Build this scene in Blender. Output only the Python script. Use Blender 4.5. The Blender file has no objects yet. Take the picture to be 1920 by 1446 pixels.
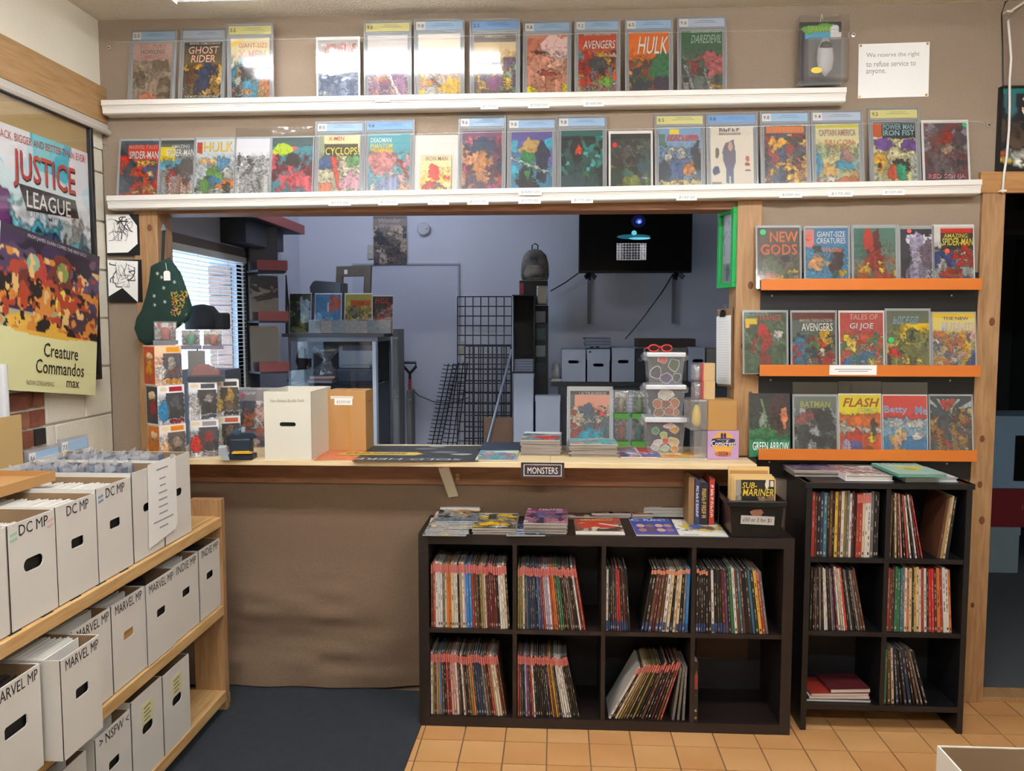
import bpy, math, random
import numpy as np
from mathutils import Vector, Matrix, Euler
S = bpy.context.scene
COL = S.collection
R = math.radians
# ---------------------------------------------------------------- camera
FPX = 1520.0
CAMP = Vector((0.0, -3.42, 1.59))
YAW, PITCH = R(-3.0792), R(-4.3266)
cd = bpy.data.cameras.new('camera')
cam = bpy.data.objects.new('camera', cd)
COL.objects.link(cam)
cd.sensor_fit = 'HORIZONTAL'
cd.sensor_width = 36.0
cd.lens = FPX / 1920 * 36.0
cd.clip_start = 0.05
cam.location = CAMP
cam.rotation_euler = (R(90) + PITCH, 0, -YAW)
S.camera = cam
# ---------------------------------------------------------------- view
S.view_settings.view_transform = 'Standard'
S.view_settings.look = 'None'
S.view_settings.gamma = 1.0
S.view_settings.use_curve_mapping = False
S.view_settings.exposure = 0.0
# ---------------------------------------------------------------- world: pale overcast daylight, seen only through the window
wd = bpy.data.worlds.new('daylight')
S.world = wd
wd.use_nodes = True
bgn = wd.node_tree.nodes['Background']
bgn.inputs[0].default_value = (0.58, 0.80, 1.0, 1)
bgn.inputs[1].default_value = 5.0
LAMP = 21.0      # strength of the shop's ceiling fluorescents
LAMP2 = 132.0
LAMP3 = 128.0
FILLB = 40.0     # added cool tubes, out of view, that brighten the back room

# ---------------------------------------------------------------- helpers
_r = Vector((math.cos(YAW), -math.sin(YAW), 0))
_f = Vector((math.sin(YAW) * math.cos(PITCH), math.cos(YAW) * math.cos(PITCH), math.sin(PITCH)))
_u = _r.cross(_f)

def at(x, y, X=None, Y=None, Z=None):
    """point of the place that the photograph shows at pixel (x, y), on a plane of known X, Y or Z"""
    d = _f + _r * ((x - 960) / FPX) - _u * ((y - 723) / FPX)
    t = ((X - CAMP.x) / d.x if X is not None else (Y - CAMP.y) / d.y if Y is not None else (Z - CAMP.z) / d.z)
    return CAMP + d * t

def lin(c):
    c = c / 255.0
    return c / 12.92 if c <= 0.04045 else ((c + 0.055) / 1.055) ** 2.4

def hx(s):
    if len(s) == 3:
        s = s[0] * 2 + s[1] * 2 + s[2] * 2
    return tuple(lin(int(s[i:i + 2], 16)) for i in (0, 2, 4))

MATS = {}

def mat(key, col='888', rough=0.6, metal=0.0, var=0.0, vs=8.0, bump=0.0, bs=60.0, coat=0.0, emit=0.0, ecol=None, wood=None, col2=None, stretch=None, spec=0.5):
    if key in MATS:
        return MATS[key]
    m = bpy.data.materials.new(key)
    m.use_nodes = True
    nt = m.node_tree
    b = nt.nodes['Principled BSDF']
    c = hx(col)
    b.inputs['Base Color'].default_value = (*c, 1)
    b.inputs['Roughness'].default_value = rough
    b.inputs['Metallic'].default_value = metal
    b.inputs['Coat Weight'].default_value = coat
    b.inputs['Specular IOR Level'].default_value = spec
    if emit:
        b.inputs['Emission Color'].default_value = (*hx(ecol or col), 1)
        b.inputs['Emission Strength'].default_value = emit
    tc = None
    if var or bump or wood:
        tc = nt.nodes.new('ShaderNodeTexCoord')
        mp = nt.nodes.new('ShaderNodeMapping')
        nt.links.new(tc.outputs['Object'], mp.inputs['Vector'])
        if stretch:
            mp.inputs['Scale'].default_value = stretch
    if var or wood:
        n = nt.nodes.new('ShaderNodeTexNoise')
        n.inputs['Scale'].default_value = vs
        n.inputs['Detail'].default_value = 6
        n.inputs['Distortion'].default_value = 1.2 if wood else 0.0
        nt.links.new(mp.outputs[0], n.inputs['Vector'])
        rp = nt.nodes.new('ShaderNodeValToRGB')
        c2 = hx(col2) if col2 else tuple(x * (1 - var) for x in c)
        rp.color_ramp.elements[0].position = 0.3
        rp.color_ramp.elements[1].position = 0.7
        rp.color_ramp.elements[0].color = (*c2, 1)
        rp.color_ramp.elements[1].color = (*c, 1)
        nt.links.new(n.outputs['Fac'], rp.inputs['Fac'])
        nt.links.new(rp.outputs[0], b.inputs['Base Color'])
    if bump:
        n2 = nt.nodes.new('ShaderNodeTexNoise')
        n2.inputs['Scale'].default_value = bs
        n2.inputs['Detail'].default_value = 4
        bp = nt.nodes.new('ShaderNodeBump')
        bp.inputs['Strength'].default_value = bump
        bp.inputs['Distance'].default_value = 0.01
        nt.links.new(mp.outputs[0], n2.inputs['Vector'])
        nt.links.new(n2.outputs['Fac'], bp.inputs['Height'])
        nt.links.new(bp.outputs[0], b.inputs['Normal'])
    MATS[key] = m
    return m

def clear_mat(key, tint='fafafa', gloss=0.05, base=0.06, haze=0.0, bumpy=0.0, bs=14.0):
    """thin clear plastic or glass: mostly see-through, Fresnel-like gloss"""
    if key in MATS:
        return MATS[key]
    m = bpy.data.materials.new(key)
    m.use_nodes = True
    nt = m.node_tree
    nt.nodes.clear()
    out = nt.nodes.new('ShaderNodeOutputMaterial')
    tr = nt.nodes.new('ShaderNodeBsdfTransparent')
    tr.inputs[0].default_value = (*hx(tint), 1)
    gl = nt.nodes.new('ShaderNodeBsdfGlossy')
    gl.inputs['Roughness'].default_value = gloss
    fr = nt.nodes.new('ShaderNodeFresnel')
    ge = nt.nodes.new('ShaderNodeNewGeometry')
    io = nt.nodes.new('ShaderNodeMath')
    io.operation = 'MULTIPLY_ADD'       # same reflectance from both sides of the thin sheet
    io.inputs[1].default_value = 1 / 1.5 - 1.5
    io.inputs[2].default_value = 1.5
    nt.links.new(ge.outputs['Backfacing'], io.inputs[0])
    nt.links.new(io.outputs[0], fr.inputs['IOR'])
    ma = nt.nodes.new('ShaderNodeMath')
    ma.operation = 'ADD'
    ma.inputs[1].default_value = base
    mx = nt.nodes.new('ShaderNodeMixShader')
    nt.links.new(fr.outputs[0], ma.inputs[0])
    nt.links.new(ma.outputs[0], mx.inputs[0])
    last = tr
    if haze:
        df = nt.nodes.new('ShaderNodeBsdfDiffuse')
        df.inputs[0].default_value = (0.78, 0.79, 0.81, 1)
        m2 = nt.nodes.new('ShaderNodeMixShader')
        m2.inputs[0].default_value = haze
        nt.links.new(tr.outputs[0], m2.inputs[1])
        nt.links.new(df.outputs[0], m2.inputs[2])
        last = m2
    if bumpy:
        tc = nt.nodes.new('ShaderNodeTexCoord')
        n2 = nt.nodes.new('ShaderNodeTexNoise')
        n2.inputs['Scale'].default_value = bs
        bp = nt.nodes.new('ShaderNodeBump')
        bp.inputs['Strength'].default_value = bumpy
        bp.inputs['Distance'].default_value = 0.02
        nt.links.new(tc.outputs['Object'], n2.inputs['Vector'])
        nt.links.new(n2.outputs['Fac'], bp.inputs['Height'])
        nt.links.new(bp.outputs[0], gl.inputs['Normal'])
    nt.links.new(last.outputs[0], mx.inputs[1])
    nt.links.new(gl.outputs[0], mx.inputs[2])
    nt.links.new(mx.outputs[0], out.inputs[0])
    MATS[key] = m
    return m

class MB:
    def __init__(s):
        s.v, s.f, s.m = [], [], []
    def face(s, pts, m=0):
        i = len(s.v)
        s.v += [tuple(p) for p in pts]
        s.f.append(list(range(i, i + len(pts))))
        s.m.append(m)
        return s
    def hexa(s, p, m=0):
        i = len(s.v)
        s.v += [tuple(q) for q in p]
        for q in ((0, 3, 2, 1), (4, 5, 6, 7), (0, 1, 5, 4), (1, 2, 6, 5), (2, 3, 7, 6), (3, 0, 4, 7)):
            s.f.append([i + k for k in q])
            s.m.append(m)
        return s
    def box(s, x0, x1, y0, y1, z0, z1, m=0):
        return s.hexa([(x0, y0, z0), (x1, y0, z0), (x1, y1, z0), (x0, y1, z0), (x0, y0, z1), (x1, y0, z1), (x1, y1, z1), (x0, y1, z1)], m)
    def bar(s, a, b, w, d, m=0, up=(0, 0, 1)):
        a, b = Vector(a), Vector(b)
        t = (b - a).normalized()
        u = Vector(up)
        if abs(t.dot(u)) > 0.95:
            u = Vector((0, 1, 0))
        r = t.cross(u).normalized()
        u = r.cross(t).normalized()
        r, u = r * w / 2, u * d / 2
        return s.hexa([a - r - u, a + r - u, a + r + u, a - r + u, b - r - u, b + r - u, b + r + u, b - r + u], m)
    def prism(s, poly, fn, a, b, m=0):
        """poly in 2D, fn(p, q, h) to 3D, extruded from a to b"""
        n = len(poly)
        i = len(s.v)
        s.v += [tuple(fn(p, q, a)) for p, q in poly] + [tuple(fn(p, q, b)) for p, q in poly]
        s.f.append([i + k for k in range(n)][::-1])
        s.f.append([i + n + k for k in range(n)])
        s.m += [m, m]
        for k in range(n):
            j = (k + 1) % n
            s.f.append([i + k, i + j, i + n + j, i + n + k])
            s.m.append(m)
        return s
    def tube(s, pts, r, n=6, m=0, cap=True):
        pts = [Vector(p) for p in pts]
        rs = r if isinstance(r, (list, tuple)) else [r] * len(pts)
        i0 = len(s.v)
        for k, p in enumerate(pts):
            t = (pts[min(k + 1, len(pts) - 1)] - pts[max(k - 1, 0)]).normalized()
            u = Vector((0, 0, 1)) if abs(t.z) < 0.9 else Vector((1, 0, 0))
            a = t.cross(u).normalized()
            b = t.cross(a).normalized()
            for j in range(n):
                w = 2 * math.pi * j / n
                s.v.append(tuple(p + a * math.cos(w) * rs[k] + b * math.sin(w) * rs[k]))
        for k in range(len(pts) - 1):
            for j in range(n):
                j2 = (j + 1) % n
                s.f.append([i0 + k * n + j, i0 + k * n + j2, i0 + (k + 1) * n + j2, i0 + (k + 1) * n + j])
                s.m.append(m)
        if cap:
            s.f.append([i0 + j for j in range(n)][::-1])
            s.f.append([i0 + (len(pts) - 1) * n + j for j in range(n)])
            s.m += [m, m]
        return s
    def lathe(s, prof, n=16, c=(0, 0, 0), m=0, sx=1, sy=1):
        i0 = len(s.v)
        for r, z in prof:
            for j in range(n):
                w = 2 * math.pi * j / n
                s.v.append((c[0] + r * math.cos(w) * sx, c[1] + r * math.sin(w) * sy, c[2] + z))
        for k in range(len(prof) - 1):
            for j in range(n):
                j2 = (j + 1) % n
                s.f.append([i0 + k * n + j, i0 + k * n + j2, i0 + (k + 1) * n + j2, i0 + (k + 1) * n + j])
                s.m.append(m)
        s.f.append([i0 + j for j in range(n)][::-1])
        s.f.append([i0 + (len(prof) - 1) * n + j for j in range(n)])
        s.m += [m, m]
        return s
    def mesh(s, name, mats):
        me = bpy.data.meshes.new(name)
        me.from_pydata(s.v, [], s.f)
        for q in (mats if isinstance(mats, (list, tuple)) else [mats]):
            me.materials.append(q)
        if any(s.m):
            me.polygons.foreach_set('material_index', s.m)
        me.update()
        return me
    def build(s, name, mats, parent=None, loc=(0, 0, 0), rot=(0, 0, 0), bevel=0.0, smooth=False, seg=2):
        o = link(name, s.mesh(name, mats), parent, loc, rot)
        if bevel:
            b = o.modifiers.new('bevel', 'BEVEL')
            b.width = bevel
            b.segments = seg
            b.limit_method = 'ANGLE'
        if smooth:
            o.data.polygons.foreach_set('use_smooth', [True] * len(o.data.polygons))
        return o

def link(name, data, parent=None, loc=(0, 0, 0), rot=(0, 0, 0)):
    o = bpy.data.objects.new(name, data)
    COL.objects.link(o)
    o.location = loc
    o.rotation_euler = rot
    if parent:
        o.parent = parent
    return o

def tag(o, label, cat, group=None):
    o['label'] = label
    o['category'] = cat
    if group:
        o['group'] = group
    return o

def struct(o):
    o['kind'] = 'structure'
    return o

def thing(name, label, cat, loc=(0, 0, 0), rot=(0, 0, 0), group=None):
    return tag(link(name, None, None, loc, rot), label, cat, group)

TXT = {}

def text_mesh(txt, w, h, shear, bold=0.0):
    k = (txt, round(w, 4), round(h, 4), shear, bold)
    if k in TXT:
        return TXT[k]
    cu = bpy.data.curves.new('lettering', 'FONT')
    cu.body = txt
    cu.align_x = 'CENTER'
    cu.resolution_u = 2
    cu.shear = shear
    cu.space_line = 0.85
    cu.offset = bold
    o = bpy.data.objects.new('tmp', cu)
    me = bpy.data.meshes.new_from_object(o)
    bpy.data.objects.remove(o)
    n = len(me.vertices)
    if n:
        a = np.empty(n * 3)
        me.vertices.foreach_get('co', a)
        a = a.reshape(-1, 3)
        lo, hi = a.min(0), a.max(0)
        d = np.maximum(hi - lo, 1e-5)
        b = np.zeros_like(a)
        b[:, 0] = ((a[:, 0] - lo[0]) / d[0] - 0.5) * w
        b[:, 2] = ((a[:, 1] - lo[1]) / d[1] - 0.5) * h
        me.vertices.foreach_set('co', b.ravel())
        me.materials.clear()
        me.update()
    TXT[k] = me
    return me

def lettering(txt, w, h, col, parent, loc, rot=(0, 0, 0), shear=0.0, name='lettering', emit=0):
    """printed or written letters, w wide and h tall, centred at loc, reading along +X, facing -Y"""
    if txt.startswith('~'):         # lettering the photograph does not let one read: strokes only
        n = int(txt[1:])
        rq = random.Random(n * 7 + int(w * 1e4))
        mb = MB()
        p = w / n
        for i in range(n):
            x0, x1 = -w / 2 + i * p + p * .1, -w / 2 + (i + 1) * p - p * .1
            s = shear * h
            st = p * .24
            def q4(xa, xb, za, zb):
                mb.face([(xa + s * za / h, 0, za), (xb + s * za / h, 0, za), (xb + s * zb / h, 0, zb), (xa + s * zb / h, 0, zb)])
            q4(x0, x0 + st, -h / 2, h / 2)
            if rq.random() < .7:
                q4(x1 - st, x1, -h / 2, h * rq.choice((.5, .1)))
            for zz in rq.sample((-.5, -.1, .3), 2):
                q4(x0 + st, x1 - st * .5, h * zz, h * (zz + .2))
        o = mb.build(name, mat('ink_' + col, col, 0.5), parent, loc, rot)
        o['kind'] = 'stuff'
        return o
    me = text_mesh(txt, w, h, shear, .006 if 'title' in name or 'date' in name or 'number' in name else 0).copy()
    me.materials.append(mat('ink_' + col, col, 0.5))
    return link(name, me, parent, loc, rot)

# ---- printed pictures: abstract colour masses on a fine grid, stored as a colour attribute
def vnoise(U, V, s, rng):
    n = int(s) + 3
    g = rng.random((n, n))
    x, y = U * s, V * s
    i, j = x.astype(int), y.astype(int)
    fx, fy = x - i, y - j
    fx, fy = fx * fx * (3 - 2 * fx), fy * fy * (3 - 2 * fy)
    i, j = np.clip(i, 0, n - 2), np.clip(j, 0, n - 2)
    return (g[j, i] * (1 - fx) + g[j, i + 1] * fx) * (1 - fy) + (g[j + 1, i] * (1 - fx) + g[j + 1, i + 1] * fx) * fy

def paint(nx, ny, ops, seed, asp=1.5):
    rng = np.random.default_rng(seed)
    V, U = np.mgrid[0:ny, 0:nx]
    U, V = U / (nx - 1.0), V / (ny - 1.0)
    img = np.ones((ny, nx, 3)) * 0.5
    for op in ops.split(';'):
        a = op.split()
        if not a:
            continue
        k, a = a[0], a[1:]
        if k == 'b':
            c1, c2 = np.array(hx(a[0])), np.array(hx(a[-1]))
            img[:] = c1 * (1 - V[..., None]) + c2 * V[..., None]
        elif k == 'r':
            x0, y0, x1, y1 = map(float, a[:4])
            img[(U >= x0) & (U <= x1) & (V >= y0) & (V <= y1)] = hx(a[4])
        elif k == 'e':
            cx, cy, rx, ry = map(float, a[:4])
            w = float(a[5]) if len(a) > 5 else 0.5
            wx, wy = vnoise(U, V, 5, rng) - 0.5, vnoise(U, V, 5, rng) - 0.5
            w2 = vnoise(U, V, 14, rng) - 0.5
            d = ((U - cx + wx * w * rx * 2) / rx) ** 2 + ((V - cy + wy * w * ry * 2) / ry) ** 2 + w2 * w
            img[d < 1] = hx(a[4])
        elif k == 'n':      # n scale colours amount y0 y1
            cols = a[1].split(',')
            amt = float(a[2])
            y0, y1 = float(a[3]), float(a[4])
            for c in cols:
                msk = vnoise(U, V * asp, float(a[0]), rng) * 0.7 + vnoise(U, V * asp, float(a[0]) * 2.7, rng) * 0.3
                sel = (V >= y0) & (V <= y1)
                if sel.any():
                    th = np.quantile(msk[sel], 1 - amt)
                    img[sel & (msk > th)] = hx(c)
        elif k == 'k':      # ink lines: scale strength y0
            q = vnoise(U, V * asp, float(a[0]), rng) * 0.65 + vnoise(U, V * asp, float(a[0]) * 2.3, rng) * 0.35
            ln = np.exp(-((q - 0.5) / 0.035) ** 2) * float(a[1]) * (V >= float(a[2]))
            img *= (1 - ln)[..., None]
        elif k == 's':      # rays from a point
            an = np.arctan2(V - float(a[1]), U - float(a[0])) * float(a[2])
            img[(np.sin(an) > 0.55) & (V >= float(a[4]))] = hx(a[3])
        elif k == 't':
            x0, y0, x1, y1, w = map(float, a[:5])
            dx, dy = x1 - x0, (y1 - y0) * asp
            px, py = U - x0, (V - y0) * asp
            tt = np.clip((px * dx + py * dy) / (dx * dx + dy * dy), 0, 1)
            img[np.hypot(px - tt * dx, py - tt * dy) < w / 2] = hx(a[5])
    if ' k' in ops or ';k' in ops:      # brushwork: ragged edges, tone, inked outlines
        wx = (vnoise(U, V * asp, 15, rng) - .5) * .09 + (vnoise(U, V * asp, 34, rng) - .5) * .05
        wy = (vnoise(U, V * asp, 15, rng) - .5) * .07 + (vnoise(U, V * asp, 34, rng) - .5) * .04
        st = np.clip((V - .22) / .1, 0, 1)
        ix = np.clip((U + wx * st) * (nx - 1), 0, nx - 1).astype(int)
        iy = np.clip((V + wy * st) * (ny - 1), 0, ny - 1).astype(int)
        img = img[iy, ix]
        img = img * (1 + st * (vnoise(U, V * asp, 18, rng) - .5) * .8)[..., None]
        l = img.sum(2) / 3
        gx, gy = np.gradient(l)
        ink = np.clip(np.hypot(gx, gy) * 5, 0, .7) * st
        img = img * (1 - ink)[..., None]
        l = img.mean(2)[..., None]
        img = (l + (img - l) * 1.22) * 1.15
    return np.clip(img, .004, .9)

def print_mat():
    if 'print' in MATS:
        return MATS['print']
    m = bpy.data.materials.new('printed_paper')
    m.use_nodes = True
    nt = m.node_tree
    b = nt.nodes['Principled BSDF']
    b.inputs['Roughness'].default_value = 0.42
    vc = nt.nodes.new('ShaderNodeVertexColor')
    vc.layer_name = 'Col'
    nt.links.new(vc.outputs[0], b.inputs['Base Color'])
    MATS['print'] = m
    return m

def art_mesh(w, h, ops, seed, res=42):
    """picture sheet, x from -w/2 to w/2, z from 0 to h, facing -Y"""
    nx = res = int(res * 1.4)
    ny = max(4, int(res * h / w))
    img = paint(nx, ny, ops, seed, h / w)
    V, U = np.mgrid[0:ny, 0:nx]
    co = np.zeros((ny * nx, 3))
    co[:, 0] = (U.ravel() / (nx - 1.0) - 0.5) * w
    co[:, 2] = (1 - V.ravel() / (ny - 1.0)) * h
    me = bpy.data.meshes.new('picture')
    me.vertices.add(ny * nx)
    me.vertices.foreach_set('co', co.ravel())
    i = (np.arange(ny - 1)[:, None] * nx + np.arange(nx - 1)[None, :]).ravel()
    q = np.stack([i, i + nx, i + nx + 1, i + 1], 1)
    nf = len(q)
    me.loops.add(nf * 4)
    me.polygons.add(nf)
    me.loops.foreach_set('vertex_index', q.ravel().astype(np.int32))
    me.polygons.foreach_set('loop_start', (np.arange(nf) * 4).astype(np.int32))
    ca = me.color_attributes.new('Col', 'FLOAT_COLOR', 'POINT')
    rgba = np.ones((ny * nx, 4))
    rgba[:, :3] = img.reshape(-1, 3)
    ca.data.foreach_set('color', rgba.ravel())
    me.materials.append(print_mat())
    me.update(calc_edges=True)
    return me

ORD = 'first second third fourth fifth sixth seventh eighth ninth tenth eleventh twelfth thirteenth fourteenth fifteenth sixteenth seventeenth eighteenth nineteenth twentieth'.split()
def ordw(i):
    return ORD[i] if i < 20 else ('thirtieth' if i == 29 else ('twenty-' if i < 29 else 'thirty-') + ORD[(i - 20) % 10])

# ---------------------------------------------------------------- materials
WHITE = mat('white_paint', 'dfdad0', 0.5)
WALLW = mat('white_wall', 'e6dfcb', 0.8, var=0.05, vs=3, bump=0.15, bs=90)
CARPET = mat('taupe_carpet', '9a8874', 0.95, var=0.1, vs=220, bump=0.35, bs=320, col2='8f7d6a')
WOOD = mat('pine', 'b08a60', 0.55, wood=True, col2='926a42', vs=5, stretch=(9, 9, 0.9))
WOODX = mat('pine_x', '9a6a44', 0.55, wood=True, col2='7e5233', vs=5, stretch=(0.9, 9, 9))
WOODY = mat('pine_y', 'd4b07a', 0.55, wood=True, col2='bd9258', vs=5, stretch=(9, 0.9, 9))
WOODYB = mat('oak_y', 'b08c62', 0.55, wood=True, col2='9a7648', vs=5, stretch=(9, 0.9, 9))
PLY = mat('plywood', 'e9d3a8', 0.5, wood=True, col2='dcc08e', vs=4, stretch=(0.8, 8, 8))
BLKW = mat('espresso', '241a16', 0.45, wood=True, col2='1a1210', vs=6, stretch=(1, 9, 9))
BLK = mat('black_laminate', '131214', 0.4)
BLKP = mat('black_plastic', '0d0d0f', 0.35)
ORANGE = mat('orange_lip', 'cc7024', 0.45)
CARDW = mat('white_cardboard', 'd9d5cb', 0.7, var=0.03, vs=5)
CARDB = mat('brown_cardboard', 'b98a52', 0.75, var=0.06, vs=5)
CARDK = mat('kraft_inside', '8e7355', 0.85)
PAPER = mat('white_paper', 'efedE6'.lower(), 0.7)
PAGES = mat('page_edges', 'cfc8ba', 0.85, var=0.25, vs=50, stretch=(40, 1, 1))
CLEAR = clear_mat('clear_plastic', base=0.035, gloss=0.08)
SLEEVE = clear_mat('clear_sleeve', base=0.06, gloss=0.06, bumpy=0.25, bs=9)
FROST = clear_mat('plastic_rim', base=0.12, gloss=0.12, haze=0.35)
GLASS = clear_mat('glass', base=0.0, gloss=0.0)
# ================================================================ the shop: walls, floor, ceiling
XL = -1.93          # left wall
ZC = 2.865          # ceiling
g = MB().box(XL - .1, 3.3, -6.1, 0.2, -0.06, -0.006)
floor = struct(g.build('floor', mat('grout', '8a7050', 0.9)))
TILE = mat('quarry_tile', 'd09d66', 0.42, var=0.25, vs=2.3, bump=0.05, bs=30, col2='be8850')
TILE2 = mat('quarry_tile_b', 'd6a56e', 0.42, var=0.25, vs=2.0, bump=0.05, bs=30, col2='c29056')
tm = [MB().box(-.0775, .0775, -.076, .076, -.006, 0).mesh('tile', t) for t in (TILE, TILE2)]
rnd = random.Random(4)
for i in range(-2, 17):
    for j in range(-9, 5):
        x, y = -.348 + .1605 * (i + .5), -.44 + .157 * (j + .5)
        if y > 0.05 and x < 1.7:
            continue
        if x < .9 and y > -.28:
            continue
        o = link('tile', tm[rnd.random() < .45], floor, (x, y, 0), (rnd.uniform(-.004, .004), rnd.uniform(-.004, .004), rnd.choice((0, math.pi))))
tag(MB().prism([(-1.45, -.03), (-1.25, -.012), (-.9, -.03), (-.52, -.05), (-.545, -1.2), (-.58, -2.6), (-1.5, -2.6)], lambda p, q, h: (p, q, h), .001, .007).build('floor_mat', mat('black_mat', '2b3136', 0.95, var=0.2, vs=30, bump=0.4, bs=300)), 'dark grey rubber-backed mat on the floor before the counter', 'floor mat')
# ceiling with rough sprayed texture
struct(MB().box(XL - .1, 3.3, -6.1, 0.0, ZC, ZC + .08).build('ceiling', mat('sprayed_ceiling', 'e4ddcb', 0.9, bump=1.0, bs=85)))
# carpet-covered partition with the counter opening and a doorway on the right
OX0, OX1, OZ0, OZ1 = -1.70, .745, 1.0, 2.085
w = MB()
w.box(XL, OX0, 0, .12, 0, ZC)
w.box(OX0, OX1, 0, .12, .01, .9)
w.box(OX0, 3.2, 0, .12, OZ1 + .03, ZC)
w.box(OX1, 1.80, 0, .12, 0, OZ1 + .03)
wf = struct(w.build('wall_front', CARPET))
# billowing carpet below the counter: a real, slightly buckled sheet
nx, nz = 90, 60
rng = np.random.default_rng(5)
U, V = np.meshgrid(np.linspace(0, 1, nx), np.linspace(0, 1, nz))
wob = (vnoise(U, V, 4, rng) - .5) * .03 + (vnoise(U, V, 17, rng) - .5) * .022
fall = np.clip((.62 - V) / .25, 0, 1) * np.clip((-.6 - (-1.9 + 2.66 * U)) / .12, 0, 1)
vs = []
for j in range(nz):
    for i in range(nx):
        vs.append((-1.9 + 2.66 * U[j, i], -.004 - fall[j, i] * (.030 + wob[j, i]), .012 + .89 * V[j, i]))
fs = [(j * nx + i, j * nx + i + 1, (j + 1) * nx + i + 1, (j + 1) * nx + i) for j in range(nz - 1) for i in range(nx - 1)]
me = bpy.data.meshes.new('carpet_sheet')
me.from_pydata(vs, [], fs)
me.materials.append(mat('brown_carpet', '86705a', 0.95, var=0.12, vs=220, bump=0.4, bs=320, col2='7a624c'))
me.polygons.foreach_set('use_smooth', [True] * len(fs))
link('carpet_sheet', me, wf)
scr = mat('screw', 'c8c4bc', 0.3, metal=0.8)
for (px, py) in ((205, 90), (196, 271), (1600, 66), (1853, 235)):
    p = at(px, py, Y=0)
    MB().lathe([(0, -.004), (.0085, -.003), (.009, 0)], 14).build('screw_washer', [scr], wf, (p.x, -.001, p.z), (R(-90), 0, 0))
    MB().lathe([(.003, 0), (.003, .002)], 8).build('screw', [BLKP], wf, (p.x, -.0055, p.z), (R(90), 0, 0))
# unseen sides of the shop keep its light in
struct(MB().box(3.2, 3.3, -6.1, .12, 0, ZC).build('wall_right', WALLW))
struct(MB().box(XL - .1, 3.3, -6.1, -6.0, 0, ZC).build('wall_rear', WALLW))
# left wall: painted blocks, plastered above a wooden board
wl = MB()
wl.box(XL - .2, XL - .012, -6.1, .12, 0, 2.33)
wl.box(XL - .2, XL, -6.1, .12, 2.33, ZC)
wl = struct(wl.build('wall_left', WALLW))
BLOCK = mat('painted_block', 'dfd8c4', 0.7, var=0.06, vs=4, bump=0.35, bs=70)
zj = [1.0, 1.205, 1.41, 1.615, 1.82, 2.025, 2.23, 2.33]
for k in range(len(zj) - 1):
    y = -.01 - (0.205 if k % 2 else .0)
    ends = [0.0]
    yy = -.405 if k % 2 == 0 else -.2
    while yy > -2.2:
        ends.append(yy)
        yy -= .405
    for a, b in zip(ends, ends[1:]):
        if zj[k] < 1.41 and b < -.46:
            b = -.46
            if a <= b:
                continue
        MB().box(XL - .012, XL, b + .004, a - .004, zj[k] + .004, zj[k + 1] - .004).build('block', BLOCK, wl, bevel=.004)
# exposed brick pier between the blocks
BR = [mat('brick_red', '8a4f38', .85, var=.3, vs=25, bump=.3), mat('brick_black', '2e2a26', .8, var=.3, vs=25, bump=.3), mat('brick_pale', '9a6248', .85, var=.35, vs=25, bump=.3)]
zb = 0.99
for k in range(6):
    off = .0 if k % 2 else .06
    MB().box(XL - .012, XL - .001, -.46 - .085 + off * .3, -.465, zb + .004, zb + .064).build('brick', BR[(1, 2, 1, 0, 2, 0)[k]], wl)
    MB().box(XL - .012, XL - .001, -.80, -.555 + off * .3, zb + .004, zb + .064).build('brick', BR[(2, 0, 0, 2, 0, 1)[k]], wl)
    zb += .072
struct(MB().box(XL, XL + .028, -5.5, -.003, 2.435, 2.585).build('trim_1', WOODYB, bevel=.003))
tr = MB()
tr.box(XL, XL + .03, -5.5, -.003, 2.395, 2.432)
tr.tube([(XL + .03, -5.5, 2.40), (XL + .03, -.004, 2.40)], .014, 8)
struct(tr.build('trim_2', mat('white_moulding', 'b9b2a6', .45)))
# timber posts and beams of the partition
def post(n, x0, x1, y0, y1, z0, z1, m=WOOD):
    return struct(MB().box(x0, x1, y0, y1, z0, z1).build('trim_%d' % n, m, bevel=.003))
post(3, -1.80, -1.697, -.012, .125, 1.04, 2.115)
post(4, .742, .842, -.014, .125, 1.04, 2.115)
post(5, 1.712, 1.802, -.016, .13, .0, 2.115)
post(6, -1.697, .742, .0, .125, 2.06, 2.115, WOODX)
post(7, 1.70, 3.2, -.02, .125, 2.115, 2.20, mat('pine_h', 'b98a54', .55, wood=True, col2='9c6c38', vs=5, stretch=(.9, 9, 9)))
post(8, -1.9, .78, -.018, -.002, .905, 1.012, WOODX)          # board under the counter
post(9, 1.80, 3.0, .0, .1, .0, .018, WOODYB)                    # threshold
# knots
kn = mat('knot', '6b3d1c', .6)
for (x, y, z, r) in ((.80, -.0142, 1.75, .011), (.775, -.0142, 1.50, .009), (.81, -.0142, 1.30, .008), (1.75, -.0162, .93, .010), (1.765, -.0162, .78, .012), (1.742, -.0162, .42, .008), (1.77, -.0162, 1.6, .012), (1.752, -.0162, 1.12, .01), (-1.75, -.0122, 1.5, .01), (-1.73, -.0122, 2.0, .01)):
    MB().lathe([(r, 0), (r * .6, .0012)], 10, sy=1.5).build('knot', kn, bpy.data.objects['trim_4' if 0 < x < 1 else 'trim_5' if x > 1 else 'trim_3'], (x, y, z), (R(90), 0, 0))
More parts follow.
